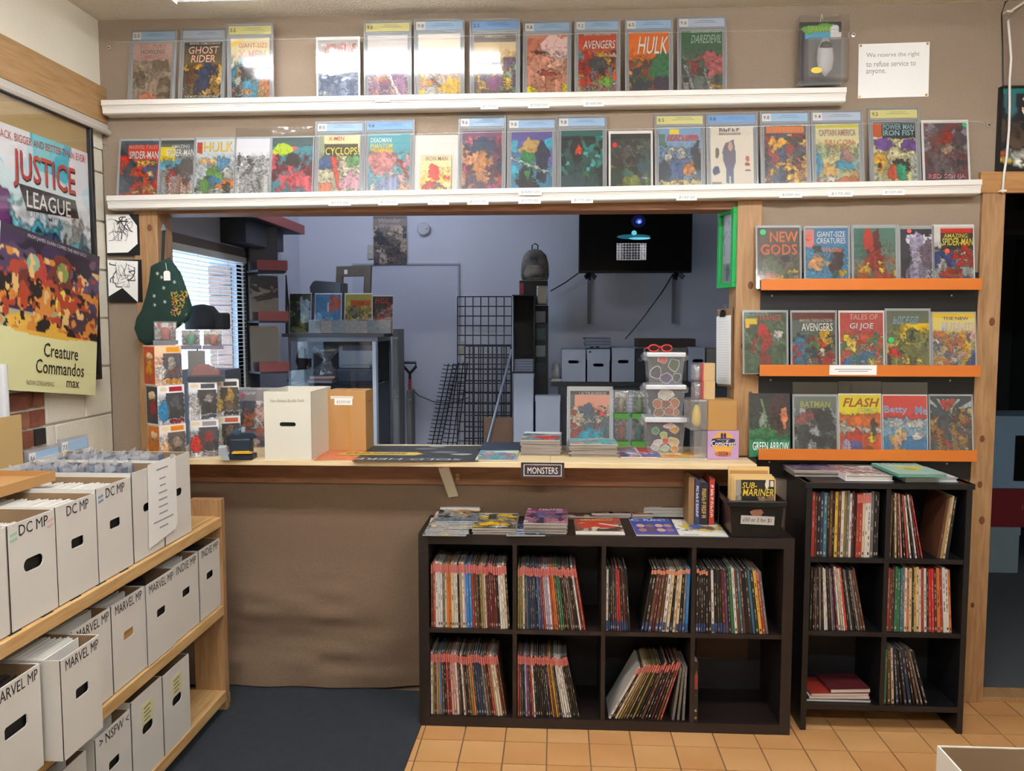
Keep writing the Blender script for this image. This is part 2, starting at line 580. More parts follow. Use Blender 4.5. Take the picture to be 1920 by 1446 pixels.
# ---------------------------------------------------------------- ceiling fluorescents of the shop
def fixture(x0, x1, y0, y1, st, label, tint='f7f9ff'):
    t = thing('ceiling_light', label, 'ceiling light', ((x0 + x1) / 2, (y0 + y1) / 2, ZC), group='fluorescent ceiling lights')
    a, b = (x1 - x0) / 2, (y1 - y0) / 2
    MB().box(-a, a, -b * .75, b * .75, -.035, -.001).build('housing', WHITE, t)
    MB().box(-a, -a + .012, -b, b, -.075, -.03).box(a - .012, a, -b, b, -.075, -.03).build('end_cap', WHITE, t)
    em = mat('tube_glow%g' % st, tint, .5, emit=st)
    for s in (-1, 1):
        MB().tube([(-a + .015, s * b * .45, -.052), (a - .015, s * b * .45, -.052)], .019, 10).build('tube', em, t, smooth=True)
    MB().prism([(-b, -.036), (-b * .85, -.074), (b * .85, -.074), (b, -.036)], lambda p, q, h: (h, p, q), -a + .012, a - .012).build('diffuser', clear_mat('diffuser', base=.03, gloss=.3, haze=.2), t)
    return t

fixture(-1.44, -.24, -.64, -.34, LAMP, 'fluorescent strip light on the ceiling above the left display ledges')
fixture(.5, 1.7, -1.75, -1.45, LAMP3, 'fluorescent strip light on the ceiling in front of the orange rack')
fixture(-1.5, -.3, -1.75, -1.45, LAMP2, 'fluorescent strip light on the ceiling in the middle of the shop, left side')
fixture(-1.3, -.1, -3.9, -3.6, LAMP2, 'fluorescent strip light on the ceiling behind the viewer, left side')
fixture(.6, 1.8, -3.9, -3.6, LAMP3, 'fluorescent strip light on the ceiling behind the viewer, right side')
# ================================================================ display ledges and their comics
def ledge(p0, p1, label):
    """white picture ledge: p0, p1 are pixel ends of its lower front edge"""
    a, b = at(*p0, Y=-.075), at(*p1, Y=-.075)
    L = (b - a).length
    t = thing('picture_ledge', label, 'shelf', (a.x, 0, a.z), (0, -math.atan2(b.z - a.z, b.x - a.x), 0), 'white picture ledges')
    pr = [(0, 0), (-.060, 0), (-.066, .004), (-.066, .026), (-.070, .029), (-.070, .032), (-.075, .035), (-.075, .054), (-.071, .056), (-.066, .056), (-.068, .022), (-.012, .020), (-.012, .062), (0, .062)]
    MB().prism([(-p, q) for p, q in pr], lambda p, q, h: (h, -p, q), 0, L).build('rail', WHITE, t)
    return t, a, b

LG1, la, lb = ledge((190, 213), (1587, 190), 'upper long white wall ledge holding a row of slabbed comics')
LG2, lc, ld = ledge((200, 392), (1841, 363), 'lower long white wall ledge over the counter opening')
CLAB = {'b': ('label_blue', 'a8c8e4'), 'w': ('label_pale', 'c3cfdd'), 'y': ('label_yellow', 'e6dc8c'), 'd': ('label_deepblue', '7fb0e0')}

def comic(px, style, art, titles, label, Y=-.058, lean=.13, seed=1, res=42, group=None, grade=None, lab='b', inset=None, tape=None, name=None, dots=(), flap=0):
    x0, x1, yt, yb = px
    p0, p1 = at(x0, yb, Y=Y), at(x1, yb, Y=Y)
    w = p1.x - p0.x
    z0 = (p0.z + p1.z) / 2
    h = (at((x0 + x1) / 2, yt, Y=Y + .02).z - z0) / math.cos(lean)
    nm = name or {'slab': 'graded_comic', 'bag': 'bagged_comic', 'top': 'bagged_comic', 'open': 'comic_book'}[style]
    t = thing(nm, label, 'comic book', ((p0.x + p1.x) / 2, Y, z0), (-lean, 0, 0), group)
    if style == 'slab':
        cw, ch, cx, cz = w * .83, h * .775, 0, h * .035
        MB().box(-w * .47, w * .47, .002, .005, h * .012, h * .985).build('case_back', mat('case_grey', 'a2a6a6', .5), t)
        rim = MB()
        for s in (-1, 1):
            rim.box(s * w / 2 - (.006 if s > 0 else 0), s * w / 2 + (.006 if s < 0 else 0), -.004, .008, 0, h)
            rim.box(s * (w * .445) - .0015, s * (w * .445) + .0015, -.003, .003, h * .02, h * .84)
        rim.box(-w / 2, w / 2, -.004, .008, h - .006, h)
        rim.box(-w * .45, w * .45, -.003, .003, h * .83, h * .845)
        rim.build('case_rim', FROST, t)
        lm = mat(*CLAB[lab], .5)
        lw, lh = w * .92, h * .105
        MB().box(-lw / 2, lw / 2, -.0005, .001, h * .865, h * .865 + lh).build('grade_label', lm, t)
        if grade:
            if lab != 'y' and lab != 'd':
                MB().box(-lw / 2, -lw / 2 + lw * .2, -.0012, 0, h * .867, h * .868 + lh * .96).build('grade_box', PAPER, t)
            lettering(grade, lw * .13, lh * .45, '2b2e33', t, (-lw * .4, -.0018, h * .865 + lh * .5), name='grade_number')
        for k, (a, b) in enumerate(((.12, .3), (.1, .42))):
            MB().box(-lw * .08 * (1 + k), lw * (.26 + .06 * k), -.0011, 0, h * .865 + lh * (.72 - .22 * k), h * .865 + lh * (.76 - .22 * k)).build('print_line', mat('label_ink', '5f7f9c', .6), t)
        yb_ = 0
    else:
        b = inset if inset is not None else (.05 if style == 'bag' else .035 if style == 'top' else 0)
        cw, ch, cx, cz = w * (1 - 2 * b), h * (1 - 1.3 * b), 0, h * b * .3
        if style != 'open':
            MB().box(-w * .495, w * .495, .0008, .0028, 0, h).build('backing_board', PAPER if style == 'bag' else mat('loader_grey', 'aeb2b0', .4), t)
        else:
            MB().box(-w * .5, w * .5, .0004, .004, 0, h).build('pages', PAGES, t)
    c = link('cover', art_mesh(cw, ch, art, seed, res), t, (cx, -.0002, cz))
    for q in titles:
        tx, u, v, tw, th, col = q[:6]
        sh = q[6] if len(q) > 6 else 0
        if len(q) > 7:      # drop shadow
            lettering(tx, tw * cw, th * ch, q[7], c, ((u - .5) * cw + .0012, -.0009, (1 - v) * ch - .0012), shear=sh, name='title_shadow')
        lettering(tx, tw * cw, th * ch, col, c, ((u - .5) * cw, -.0014, (1 - v) * ch), shear=sh, name='title')
    for (u, v, r, col) in dots:
        MB().lathe([(r, 0), (r, .0004)], 14).build('price_dot', mat('dot_' + col, col, .5), t, ((u - .5) * w, -.004, (1 - v) * h), (R(90), 0, 0))
    if style == 'slab':
        MB().box(-w / 2 + .001, w / 2 - .001, -.0045, -.004, .001, h - .001).build('case_front', CLEAR, t)
    if flap:
        MB().box(-w / 2, w / 2, -.001, -.0006, h, h + flap).build('sleeve_flap', SLEEVE, t)
    if style == 'bag':
        MB().box(-w / 2, w / 2, -.003, -.0026, 0, h * 1.0).build('sleeve', SLEEVE, t)
    elif style == 'top':
        MB().box(-w / 2, w / 2, -.003, -.0024, 0, h).build('rigid_sleeve', CLEAR, t)
        for e0 in (-w / 2 - .001, w / 2 - .004):
            MB().box(e0, e0 + .005, -.003, .003, 0, h).build('sleeve_edge', FROST, t)
    return t

G1, G2 = 'comics on the upper ledge', 'comics on the lower ledge'
def lipy(x, n):   # pixel row just below the lip's top edge, where a comic's foot is hidden
    return (193 - (x - 190) * .0165) if n == 1 else (374 - (x - 200) * .0185)
def c1(x0, x1, yt, *a, n=1, **k):
    return comic((x0, x1, yt, lipy((x0 + x1) / 2, n)), *a, group=(G1 if n == 1 else G2), seed=int(x0), **k)
def c2(*a, **k):
    k.setdefault('lean', .165)
    k.setdefault('Y', -.061)
    return c1(*a, n=2, **k)
# --- upper ledge
c1(239, 326, 51, 'slab', 'b a08c7c 8a7a68;r 0 0 1 .3 b49a90;n 5 5a4a3c,6b5a48,98887a .3 .5 1;e .3 .42 .2 .07 a89a84 .1;r .5 .3 .9 .45 6a6050;e .45 .95 .2 .08 b8745c;k 8 .6 .45', [('SGT. FURY', .5, .05, .7, .08, 'b56a5c'), ('HOWLING', .5, .15, .62, .08, '5a4a40'), ('COMMANDOS', .5, .24, .8, .08, 'b5756a')], 'leftmost slab on the upper ledge, blue label, brown war cover', grade='2.5', lab='b', lean=.165)
c1(334, 420, 48, 'slab', 'b 3a3c3a 9a7a4a;r 0 0 1 .06 2c2e2c;r 0 .4 .2 .9 4a4c50;n 5 c89a4c,2c3244,5a4030,d8b070 .3 .4 .93;e .52 .6 .22 .2 2f3a52;r 0 .93 1 1 2a2624;k 7 .7 .38', [('GHOST\nRIDER', .52, .22, .8, .28, 'e4b49a', .1, '5a1a1a'), ('MARVEL COMICS GROUP', .55, .03, .8, .035, 'd8d0b8'), ('THE MOST SUPERNATURAL', .5, .965, .9, .04, 'e0d8c8')], 'slab on the upper ledge, pale label, dark blue and gold cover', grade=None, lab='w', lean=.165)
c1(427, 513, 46, 'slab', 'b d8c8a0 b0b8b0;e .5 .45 .5 .15 8ab0c0;n 5 1e2c3c,c8a860,4a8aa0,c07848 .3 .5 1;e .35 .6 .2 .12 3a3438;t 0 .12 .3 0 .1 d8b870;k 7 .75 .45', [('GIANT-SIZE', .58, .12, .75, .08, 'c07860'), ('X-MEN', .55, .27, .7, .14, 'c89890')], 'slab on the upper ledge with a yellow label, blue and tan cover', grade='3.5', lab='y', lean=.04)
c1(593, 676, 71, 'bag', 'b b8b8b8 8494ac;r 0 0 1 .25 a8a49c;n 6 6c7c98,94a4bc,55657f .35 .6 1;e .12 .3 .05 .035 b84030 0;r .06 .86 .2 1 dcdcdc;k 8 .5 .6', [('WOLVERINE', .55, .15, .8, .17, 'd8604c')], 'pale sleeved comic on the upper ledge with orange-red title, no slab', lean=.028)
c1(683, 772, 41, 'slab', 'b c8c4bc a88890;n 5 a85858,c89a80,7a5870,c0b0b8,98708c .3 .3 1;t .2 .3 .8 1 .1 d8c8c8;k 7 .5 .4', [], 'slab on the upper ledge with a crinkled outer bag and yellow label', grade='9.6', lab='y', lean=.028)
c1(777, 871, 38, 'slab', 'b d8d0c4 e0b870;n 5 e8c860,d09050,c8a090,e0d0c0 .3 .45 1;e .7 .85 .3 .15 e0b850;r .15 .86 .4 1 e8e4dc;t .3 .75 .5 .85 .05 7a4a40;k 7 .4 .5', [], 'slab on the upper ledge, blue label, glare-washed pale yellow cover', grade='9.8', lab='b', lean=.028)
c1(881, 975, 37, 'slab', 'b b8a890 d8b050;r 0 0 1 .14 6a6058;n 5 e0b840,6a5068,88a088,503c50 .32 .4 1;e .5 .8 .22 .12 6a3c5c;r .2 .93 .9 .99 4a3c2c;k 7 .8 .45', [('AMAZING', .5, .05, .5, .05, 'c8b8a0')], 'slab on the upper ledge, blue label, yellow and purple cover under glare', grade='2.5', lab='d', lean=.035)
c1(980, 1071, 36, 'slab', 'b b07a66 c08a74;n 3 d8a890,a86c58 .3 0 1;e .75 .2 .4 .22 d0b0a8 .3;t .1 .28 .45 .3 .05 5a3630;e .5 .66 .22 .05 8a3a34 .2;e 0 .95 .2 .15 d8c850;e 1 .95 .15 .1 d8c850;t .3 .8 .35 1 .12 b8806c;t .5 .8 .55 1 .12 a8705c;k 5 .45 .05', [], 'slab on the upper ledge with a pinkish brown close-up cover', grade='9.8', lab='b')
c1(1077, 1163, 33, 'slab', 'b a84838 b04c38;n 5 2c2c30,c8a040,6a7a7a,903028 .3 .3 1;e .5 .5 .28 .16 3a3c40;s .5 1.1 22 a8b4b0 .72;e .15 .82 .16 .1 a83c34;e .75 .82 .18 .08 6a9440;r .65 .33 .98 .4 d8a890;r 0 0 1 .04 8a3c30;k 7 .7 .3', [('AVENGERS', .55, .19, .85, .14, 'e0dcd0', .2, '1c1a1a'), ('MARVEL COMICS GROUP', .5, .022, .7, .03, 'e0c8a8')], 'slab on the upper ledge, red cover with slanted white title', grade='9.2', lab='b')
c1(1172, 1262, 31, 'slab', 'b cc6c34 c07440;n 5 c8a060,2c3040,3a6a44,803828 .28 .45 1;e .72 .58 .26 .24 2f6a44;e .3 .88 .25 .12 28303c;e .8 .88 .28 .12 32283c;k 7 .75 .4', [('HULK', .6, .22, .78, .3, 'e8e0d0', .3, '2a1c18')], 'slab on the upper ledge, orange cover with huge slanted white title', grade='6.5', lab='b')
c1(1270, 1363, 27, 'slab', 'b 2f5a3c 44504c;n 5 8a4040,1e3428,687068 .3 .4 1;e .75 .55 .26 .2 a86060;e .3 .6 .16 .14 7a3030;t .3 1 .1 .6 .07 c8ccc8;t .75 1 .5 .6 .07 c8ccc8;r .02 .78 .18 1 22242a;r .04 .87 .17 1 d8d8d0;r .7 .9 1 .96 c09048;k 7 .5 .4', [('DAREDEVIL', .6, .14, .74, .14, 'a8c8b0', .35, '1c3424'), ('MARVEL COMICS GROUP', .6, .02, .72, .03, 'c8d0c0')], 'rightmost slab on the upper ledge, dark green and red cover', grade='9.6', lab='w')
# --- lower ledge
c2(219, 296, 258, 'top', 'b b83c2c c04430;r 0 0 1 .07 3a4a5c;r 0 .05 .2 .25 303438;e .2 .6 .2 .3 38424c;e .7 .6 .25 .25 34486c;e .62 .72 .22 .16 c0402c;e .75 .9 .35 .1 d8b870;n 6 d8b880,2c3440,c04c34 .18 .4 1;r .45 .36 .95 .41 d8b040;r 0 .92 1 1 a83828;k 7 .5 .4', [('MARVEL TALES', .6, .11, .75, .07, 'd88c74'), ('SPIDER-MAN', .62, .25, .76, .13, 'e8e4dc', 0, '2a2a30')], 'leftmost sleeved comic on the lower ledge, red cover')
c2(295, 362, 257, 'top', 'b 303c3c c8ccc8;r 0 .12 .45 .35 d8c04c;r 0 .35 1 .5 58a0b8;e .7 .5 .35 .2 4c4448;e .3 .68 .15 .16 a83440;n 6 d88050,d8b0a0,c8d0d8 .25 .6 1;r .4 .93 1 1 5a9850;r 0 0 1 .06 2c3434;k 7 .55 .3', [('AMAZING', .6, .11, .55, .06, 'e0e4dc'), ('SPIDER-MAN', .6, .22, .85, .12, 'f0f0ea', .1, '2a4a5c')], 'second sleeved comic on the lower ledge, pale blue with fiery bottom', Y=-.0625)
c2(361, 439, 255, 'top', 'b c4ccd0 b4bcb8;e .48 .62 .26 .2 5c8c48;e .25 .8 .2 .14 4a7838;e .7 .45 .14 .12 6a98b4;e .75 .75 .22 .09 c88050;e .5 .74 .18 .08 487ca0;n 6 2c4034,d8d4c8 .1 .5 1;r .06 .33 .5 .43 d8b080;r .03 .05 .16 .24 a84434;r .62 .94 .96 1 e0e0d8;k 6 .4 .35', [('HULK', .58, .13, .76, .17, 'e8c83c', 0, 'c0442c')], 'third sleeved comic on the lower ledge, pale cover with yellow block title', Y=-.0605)
c2(437, 505, 254, 'top', 'b d8d8dc e4e2dc;t .35 .35 .5 .45 .1 4a4a50;t .1 .7 .5 .5 .05 6a6a70;t .5 .6 .8 .55 .03 8a8a90;t .45 .75 .6 .98 .03 70707a;t .65 .7 .75 .9 .03 70707a;t .1 .25 .06 .5 .04 3c3c44;k 7 .55 .3;k 12 .35 .35', [], 'white sleeved comic on the lower ledge with black ink line drawing', Y=-.062, flap=.04)
c2(506, 586, 253, 'top', 'b 38504c 7a8c98;n 4 b43040,5a1c24,4a8088,c86068 .32 .15 1;e .35 .2 .25 .1 a8bc48;e .5 .35 .16 .14 2c2426;t .1 .9 .9 .5 .06 c04858;k 7 .6 .1', [], 'sleeved comic on the lower ledge, swirling crimson and teal cover', inset=.025, flap=.04)
c2(588, 680, 224, 'slab', 'b d0c49a c8c0a8;r 0 0 .14 .35 8a9078;r .12 0 1 .13 d8c8a0;r .14 .15 .95 .36 3a3424;n 4 8a9c60,d8d0b8 .25 .4 1;e .2 .48 .24 .13 40587c;e .82 .48 .16 .1 5a8c54;t .36 .4 .5 .9 .14 c85038;e .85 .85 .25 .18 d0a0a8;r .02 .84 .33 1 c87858;k 6 .45 .38', [('X-MEN', .42, .06, .38, .07, 'b04030'), ('CYCLOPS', .55, .28, .78, .13, 'e8d838', 0, '1a1810')], 'slab on the lower ledge, blue label, yellow title on black band', grade='8.0', lab='b')
c2(681, 775, 221, 'slab', 'b 4a9098 80a8a8;n 4 c89098,d0a8a0,6a98a0 .3 .35 1;e .35 .5 .35 .17 c88c88;e .5 .85 .35 .16 9098b0;t .7 .45 .95 .75 .06 a84838;t .7 1 1 .85 .1 d8a880;r .02 .25 .58 .3 d8a048;r .02 .87 .17 1 e0dcd0;k 6 .45 .3', [('DEADMAN', .3, .11, .5, .08, 'e8ece4'), ('PHANTOM', .31, .21, .54, .08, 'e8d048', .15), ('DC SUPER STARS presents', .4, .025, .75, .03, 'c0dcd8')], 'slab on the lower ledge, pale blue label, teal and rose cover', grade='9.4', lab='d')
t = c2(775, 858, 251, 'bag', 'b e8e4d8 e6e2d4', [], 'white backing sheet with a small red and gold comic on the lower ledge', inset=.005, Y=-.052)
comic((788, 845, 289, 368), 'open', 'b c8b088 d8a04c;r 0 0 1 .15 a89878;e .42 .45 .2 .22 a83c2c;t .6 .5 .9 .56 .07 a8402c;e .35 .75 .25 .14 8a3428;e .65 .88 .2 .2 4a3c34;e .95 .82 .12 .14 40383a;n 6 d8a850,c8a878 .2 .5 1;k 6 .4 .2', [('IRON MAN', .52, .1, .72, .1, '6a5a4c')], 'small red and gold comic before the white sheet on the lower ledge', Y=-.0670, lean=.165, seed=788, group=G2)
c2(858, 948, 214, 'slab', 'b 6a4a5c 4a4858;n 4 a85060,2c3448,5a3448,c89070 .3 .1 1;e .5 .25 .26 .2 2c3c54;e .5 .6 .2 .2 b88458;t .2 .75 .8 .7 .04 d0a080;k 6 .5 .1', [], 'slab on the lower ledge with a bag over it, purple and amber cover', grade='9.6', lab='b', flap=.02)
c2(950, 1043, 218, 'slab', 'b 5a4c80 50889c;n 3 7a6ca8,4c98a8 .3 .1 1;e .45 .3 .3 .18 a88c5c;e .4 .55 .2 .2 2f7a4a;e .72 .5 .16 .3 2c3040;e .4 .88 .22 .2 26282c;t 0 .45 1 .75 .05 c8d8c8;k 5 .35 .1', [], 'slab on the lower ledge, purple cover with a silver diagonal streak', grade='9.8', lab='b')
c2(1044, 1138, 214, 'slab', 'b 2c5a54 1c2c30;n 3 5ab0a8,2c7068,14201f .28 .1 .8;e .4 .4 .14 .28 1c2226;e .42 .34 .1 .07 b84c34;t .55 .75 .95 1 .1 2f6a40;e .4 .9 .5 .12 34484a;k 5 .3 .1', [], 'slab on the lower ledge, dark teal cover with glowing mist', grade='9.8', lab='b')
c2(1141, 1225, 243, 'bag', 'b 1e2424 26302e;n 5 4a4844,2c443c,16181a .3 .1 .7;n 5 4c6a34,2c5a54,7a8438,143028 .3 .6 1;e .85 .6 .25 .15 28484c;e .1 .2 .06 .045 c84038 0;k 7 .5 .05;n 9 6a6660 .08 .1 .6', [('ALIENS', .55, .1, .6, .05, '3c4446')], 'sleeved comic on the lower ledge, almost black cover with white border', inset=.05)
c2(1228, 1323, 210, 'slab', 'b 7c98b0 5c7c94;n 5 1c2430,40606c,c8c0b0 .28 .35 1;e .5 .65 .28 .2 44587c;e .68 .68 .12 .12 c88848;e .15 .72 .2 .2 1c2c38;e .9 .5 .14 .2 182028;r 0 .9 1 1 c8b880;r 0 .1 .15 .3 4c6a5c;r .25 .02 .48 .1 d8c050;k 7 .7 .35', [('~9', .58, .17, .78, .1, 'c84834', .15, '2c1820')], 'slab on the lower ledge, yellow label, blue and black cover', grade='8.5', lab='y')
c2(1325, 1422, 208, 'slab', 'b ddd2bc d8ccb4;e .45 .5 .13 .3 6a6070 .3;e .45 .33 .06 .08 c09a80;t .4 .7 .4 .95 .07 5a6a84;t .5 .7 .5 .95 .07 5a6a84;e .15 .42 .05 .1 6a5c50;e .12 .75 .07 .1 44506c;e .85 .55 .06 .05 b8584c;e .85 .65 .06 .03 a84840;t .82 .75 .92 .75 .03 5a4c44;r .02 .95 .25 .99 8a8478', [('~5', .45, .05, .5, .06, '3a343c'), ('DESIGN DAYS', .45, .12, .5, .04, '4a4448')], 'slab on the lower ledge, cream cover with small sketch figures', grade='9.8', lab='d')
c2(1427, 1521, 205, 'slab', 'b 4a4440 34303c;r .05 .02 .95 .12 c87848;n 5 c87838,1c2034,8a3428,40506c,d8a858 .28 .15 1;e .4 .3 .15 .1 d8a840;k 7 .75 .15', [('~10', .5, .09, .9, .06, 'd86850', 0, 'e0c060')], 'slab on the lower ledge, crowded orange and navy cover, blue label', grade='9.8', lab='b')
c2(1523, 1621, 203, 'slab', 'b c8c8a0 d0b878;r 0 0 1 .06 b8b050;n 5 88a0a0,c8a060,a8b890 .25 .35 1;e .65 .65 .2 .1 3c8ca0 .5;e .72 .5 .12 .12 a88078;e .05 .7 .15 .2 5c98b0;r 0 .9 1 1 b86c40;e .3 .92 .22 .05 e0dcc8 .2;k 6 .5 .35', [('CAPTAIN AMERICA', .5, .14, .85, .11, 'c07468', 0, '5c98a0'), ('FALCON', .55, .31, .65, .1, 'c85c3c')], 'slab on the lower ledge, pale label, tan and teal cover', grade='9.4', lab='w')
c2(1632, 1728, 198, 'slab', 'b 1c1c1e d8d0a0;r 0 .24 1 .62 d8d0a8;r .2 0 1 .26 242628;r 0 .02 .2 .24 b05838;e .2 .36 .26 .1 6a4a8a .3;e .85 .38 .2 .1 6a4a8a .3;e .16 .7 .15 .17 d8a838;e .12 .72 .06 .06 221c14 0;e .6 .7 .18 .14 2a2c30;e .42 .86 .12 .16 b8503c;e .68 .84 .14 .14 2f9068;t .92 .55 .92 1 .06 a8b4b8;r 0 .88 .18 1 c8c4a8;k 6 .5 .28', [('POWER MAN', .6, .08, .74, .09, '98c4c8', 0, '1c4a54'), ('IRON FIST', .6, .18, .74, .09, '98d0d0', 0, '1c4a54')], 'slab on the lower ledge, yellow label, cover with two purple shapes', grade='9.2', lab='y')
c2(1731, 1821, 222, 'bag', 'b 6a6468 5a5054;n 5 8a8488,4a4048,6a3c40 .3 0 1;e .52 .25 .16 .1 8a3028;e .55 .42 .16 .08 a8907c;k 5 .5 .05', [('RED SONJA', .5, .895, .86, .09, 'b83048', 0, 'ece8e8')], 'rightmost comic on the lower ledge, grey-brown cover with red script title', inset=.05, dots=((.9, .09, .009, '2fa860'),))
# blister-packed figure at the right end of the upper ledge
p0, p1 = at(1492, 160, Y=-.05), at(1583, 160, Y=-.05)
w = p1.x - p0.x
t = thing('carded_toy', 'toy in a clear blister on a black card, right end of upper ledge', 'toy', ((p0.x + p1.x) / 2, -.05, p0.z), (-.05, 0, 0))
h = at(1540, 38, Y=-.05).z - p0.z
link('card', art_mesh(w * .86, h, 'b 26282c 34363a;r 0 .02 1 .1 1c1c20;r .13 .08 .8 .28 4aa0c0;e .45 .12 .4 .07 5c9c40;e .85 .12 .1 .1 d8d8d8;r .75 .16 1 .27 d0d0cc', 77, 30), t, (0, .003, 0))
MB().box(-w * .43, w * .43, .004, .006, 0, h).build('card_back', BLK, t)
lettering('SPAWN', w * .45, h * .09, 'a8b840', t, (-w * .03, .0015, h * .88))
bl = MB()
bl.hexa([(-w * .33, -.05, h * .05), (w * .48, -.05, h * .05), (w * .48, .002, h * .02), (-w * .36, .002, h * .02), (-w * .33, -.05, h * .68), (w * .48, -.05, h * .68), (w * .48, .002, h * .72), (-w * .36, .002, h * .72)])
bl.build('blister', clear_mat('blister', base=.08, gloss=.12, haze=.12), t, bevel=.008)
MB().lathe([(.001, 0), (.028, .03), (.034, .07), (.03, .11), (.012, .15)], 14, sy=.5).build('toy_figure', mat('toy_white', 'd8d6d2', .5), t, (.012, -.022, h * .1), smooth=True)
MB().lathe([(.002, 0), (.026, .012), (.018, .03), (.002, .036)], 12, sy=.5).build('toy_hood', mat('toy_black', '1c1c1e', .5), t, (.012, -.030, h * .5), smooth=True)
MB().lathe([(.022, 0), (.022, .0005)], 16, sy=.55).build('yellow_sticker', mat('sticker_yellow', 'e8c83c', .5), t, (-w * .16, -.0515, h * .16), (R(90), 0, 0))
MB().box(-w * .5, w * .5, -.052, .008, 0, h * 1.02).build('outer_bag', SLEEVE, t)
MB().tube([(0, .004, h), (.002, 0, h + .02), (.006, .004, h + .03), (.01, .006, h + .01)], .0012, 5).build('string', PAPER, t)
# price tags
TAGS = [(707, 727, 186, '$200.00', 1, 0), (905, 930, 200, '$175.00', 1, 1), (994, 1026, 198, '$200.00', 1, 1), (1098, 1128, 195, '$160.00', 1, 1), (620, 654, 381, '$225.00', 2, 1), (713, 742, 380, '$200.00', 2, 1), (806, 838, 379, 'Make Offer', 2, 1), (880, 912, 379, '$125.00', 2, 1), (976, 1012, 361, '$300.00', 2, 0), (976, 1010, 377, '$175.00', 2, 1), (1075, 1108, 376, '$175.00', 2, 1), (1272, 1303, 371, '$100.00', 2, 1), (1465, 1500, 366, '$200.00', 2, 1), (1557, 1595, 364, '$175.00', 2, 1), (1658, 1692, 361, '$100.00', 2, 1)]
for (x0, x1, yc, tx, n, low) in TAGS:
    Y = -.0665 if low else -.0755
    a, b = at(x0 - 4, yc + 5, Y=Y), at(x1 + 4, yc - 6, Y=Y)
    w, h = b.x - a.x, b.z - a.z
    i_ = sum(1 for q in TAGS[:TAGS.index((x0, x1, yc, tx, n, low))] if q[4] == n)
    o = thing('price_tag', '%s handwritten white price tag from the left on the %s white ledge' % (ordw(i_), ('upper', 'lower')[n - 1]), 'price tag', ((a.x + b.x) / 2, Y - .0012, (a.z + b.z) / 2), (0, 0, 0), 'price tags on the ledges')
    MB().box(-w / 2, w / 2, 0, .0008, -h / 2, h / 2).build('paper', PAPER, o)
    lettering(tx, w * .78, h * .5, '7a7a7c', o, (0, -.0004, 0), shear=.2)
# clear line strung before each row, from washer to washer
for (q0, q1, lb) in (((205, 90), (1600, 66), 'upper'), ((196, 271), (1853, 235), 'lower')):
    a, b = at(*q0, Y=-.004), at(*q1, Y=-.004)
    tag(MB().tube([(a.x, -.004, a.z), (a.x + .06, -.072, a.z), (b.x - .05, -.072, b.z), (b.x, -.004, b.z)], .0009, 5).build('clear_line', clear_mat('nylon', base=.15, gloss=.2, haze=.3)), 'thin clear line strung in front of the %s row of comics' % lb, 'line')
# notice on the wall
p0, p1 = at(1608, 184, Y=0), at(1744, 80, Y=0)
t = thing('wall_notice', 'white printed notice about refusing service, pinned to the carpeted wall', 'sign', ((p0.x + p1.x) / 2, -.003, p0.z), (0, R(-.8), 0))
w, h = p1.x - p0.x, p1.z - p0.z
MB().box(-w / 2, w / 2, 0, .001, 0, h).build('sheet', PAPER, t)
for i, (tx, f) in enumerate((('We reserve the right', .75), ('to refuse service to', .70), ('anyone.', .28))):
    lettering(tx, w * f, h * .105, '8a8a8a', t, (-w * .39 + w * f / 2, -.0006, h * (.78 - .155 * i)))
for sx in (-1, 1):
    for z in (.03, .97):
        MB().lathe([(.005, 0), (.004, .002)], 8).build('tack', mat('brass', 'b89048', .3, metal=.8), t, (sx * w * .47, 0, h * z), (R(90), 0, 0))
# framed space-adventure poster at the right edge and the cables in front of it
p0, p1 = at(1868, 322, Y=0), at(1880, 168, Y=0)
t = thing('wall_poster', 'dark framed poster cut off by the right edge of the photo', 'poster', (p0.x, -.012, p0.z))
w, h = .42, p1.z - p0.z
link('picture', art_mesh(w, h, 'b 1c1e22 141416;r 0 0 1 .07 2c6a64;r .02 .07 .13 .35 3a5c60;r .02 .36 .12 .42 8a8478;n 5 c8b060,68a8b8,14161a,d8d4c8,40342c .25 .4 .95;r 0 .72 .1 .8 a05848;k 6 .5 .3', 5, 40), t, (w / 2, -.001, 0))
MB().box(0, w, 0, .010, 0, h).build('backing', BLK, t)
MB().box(-.008, .004, -.006, .010, -.006, h + .006).box(0, w, -.006, .010, h, h + .01).box(0, w, -.006, .01, -.01, 0).build('frame', BLKP, t)
lettering('STAR', w * .78, h * .2, 'd89880', t, (w * .58, -.003, h * .82), name='title')
lettering('WARS', w * .78, h * .2, 'd8c8b8', t, (w * .58, -.003, h * .64), name='title')
ca = [at(x, y, Y=-.03) for x, y in ((1935, -6), (1915, 8), (1893, 22), (1890, 40), (1893, 70), (1896, 110), (1893, 150), (1893, 200), (1892, 240), (1888, 290), (1882, 330), (1880, 362))]
t = tag(MB().tube(ca, .0045, 7).build('hanging_cable', mat('cable_white', 'e4e0d8', .45), smooth=True), 'white cable hanging down the wall by the right edge', 'cable')
for px, py in ((1892, 22), (1880, 358)):
    p = at(px, py, Y=-.03)
    MB().box(-.012, .012, -.007, .03, -.004, .004).build('cable_clip', WHITE, t, p)
ca = [at(x, y, Y=-.010) for x, y in ((1905, -8), (1885, 4), (1878, 26), (1880, 80), (1881, 150), (1882, 220), (1880, 260), (1876, 300))]
tag(MB().tube(ca, .0025, 6).build('thin_cable', BLKP, smooth=True), 'thin black wire hanging beside the white cable', 'cable')

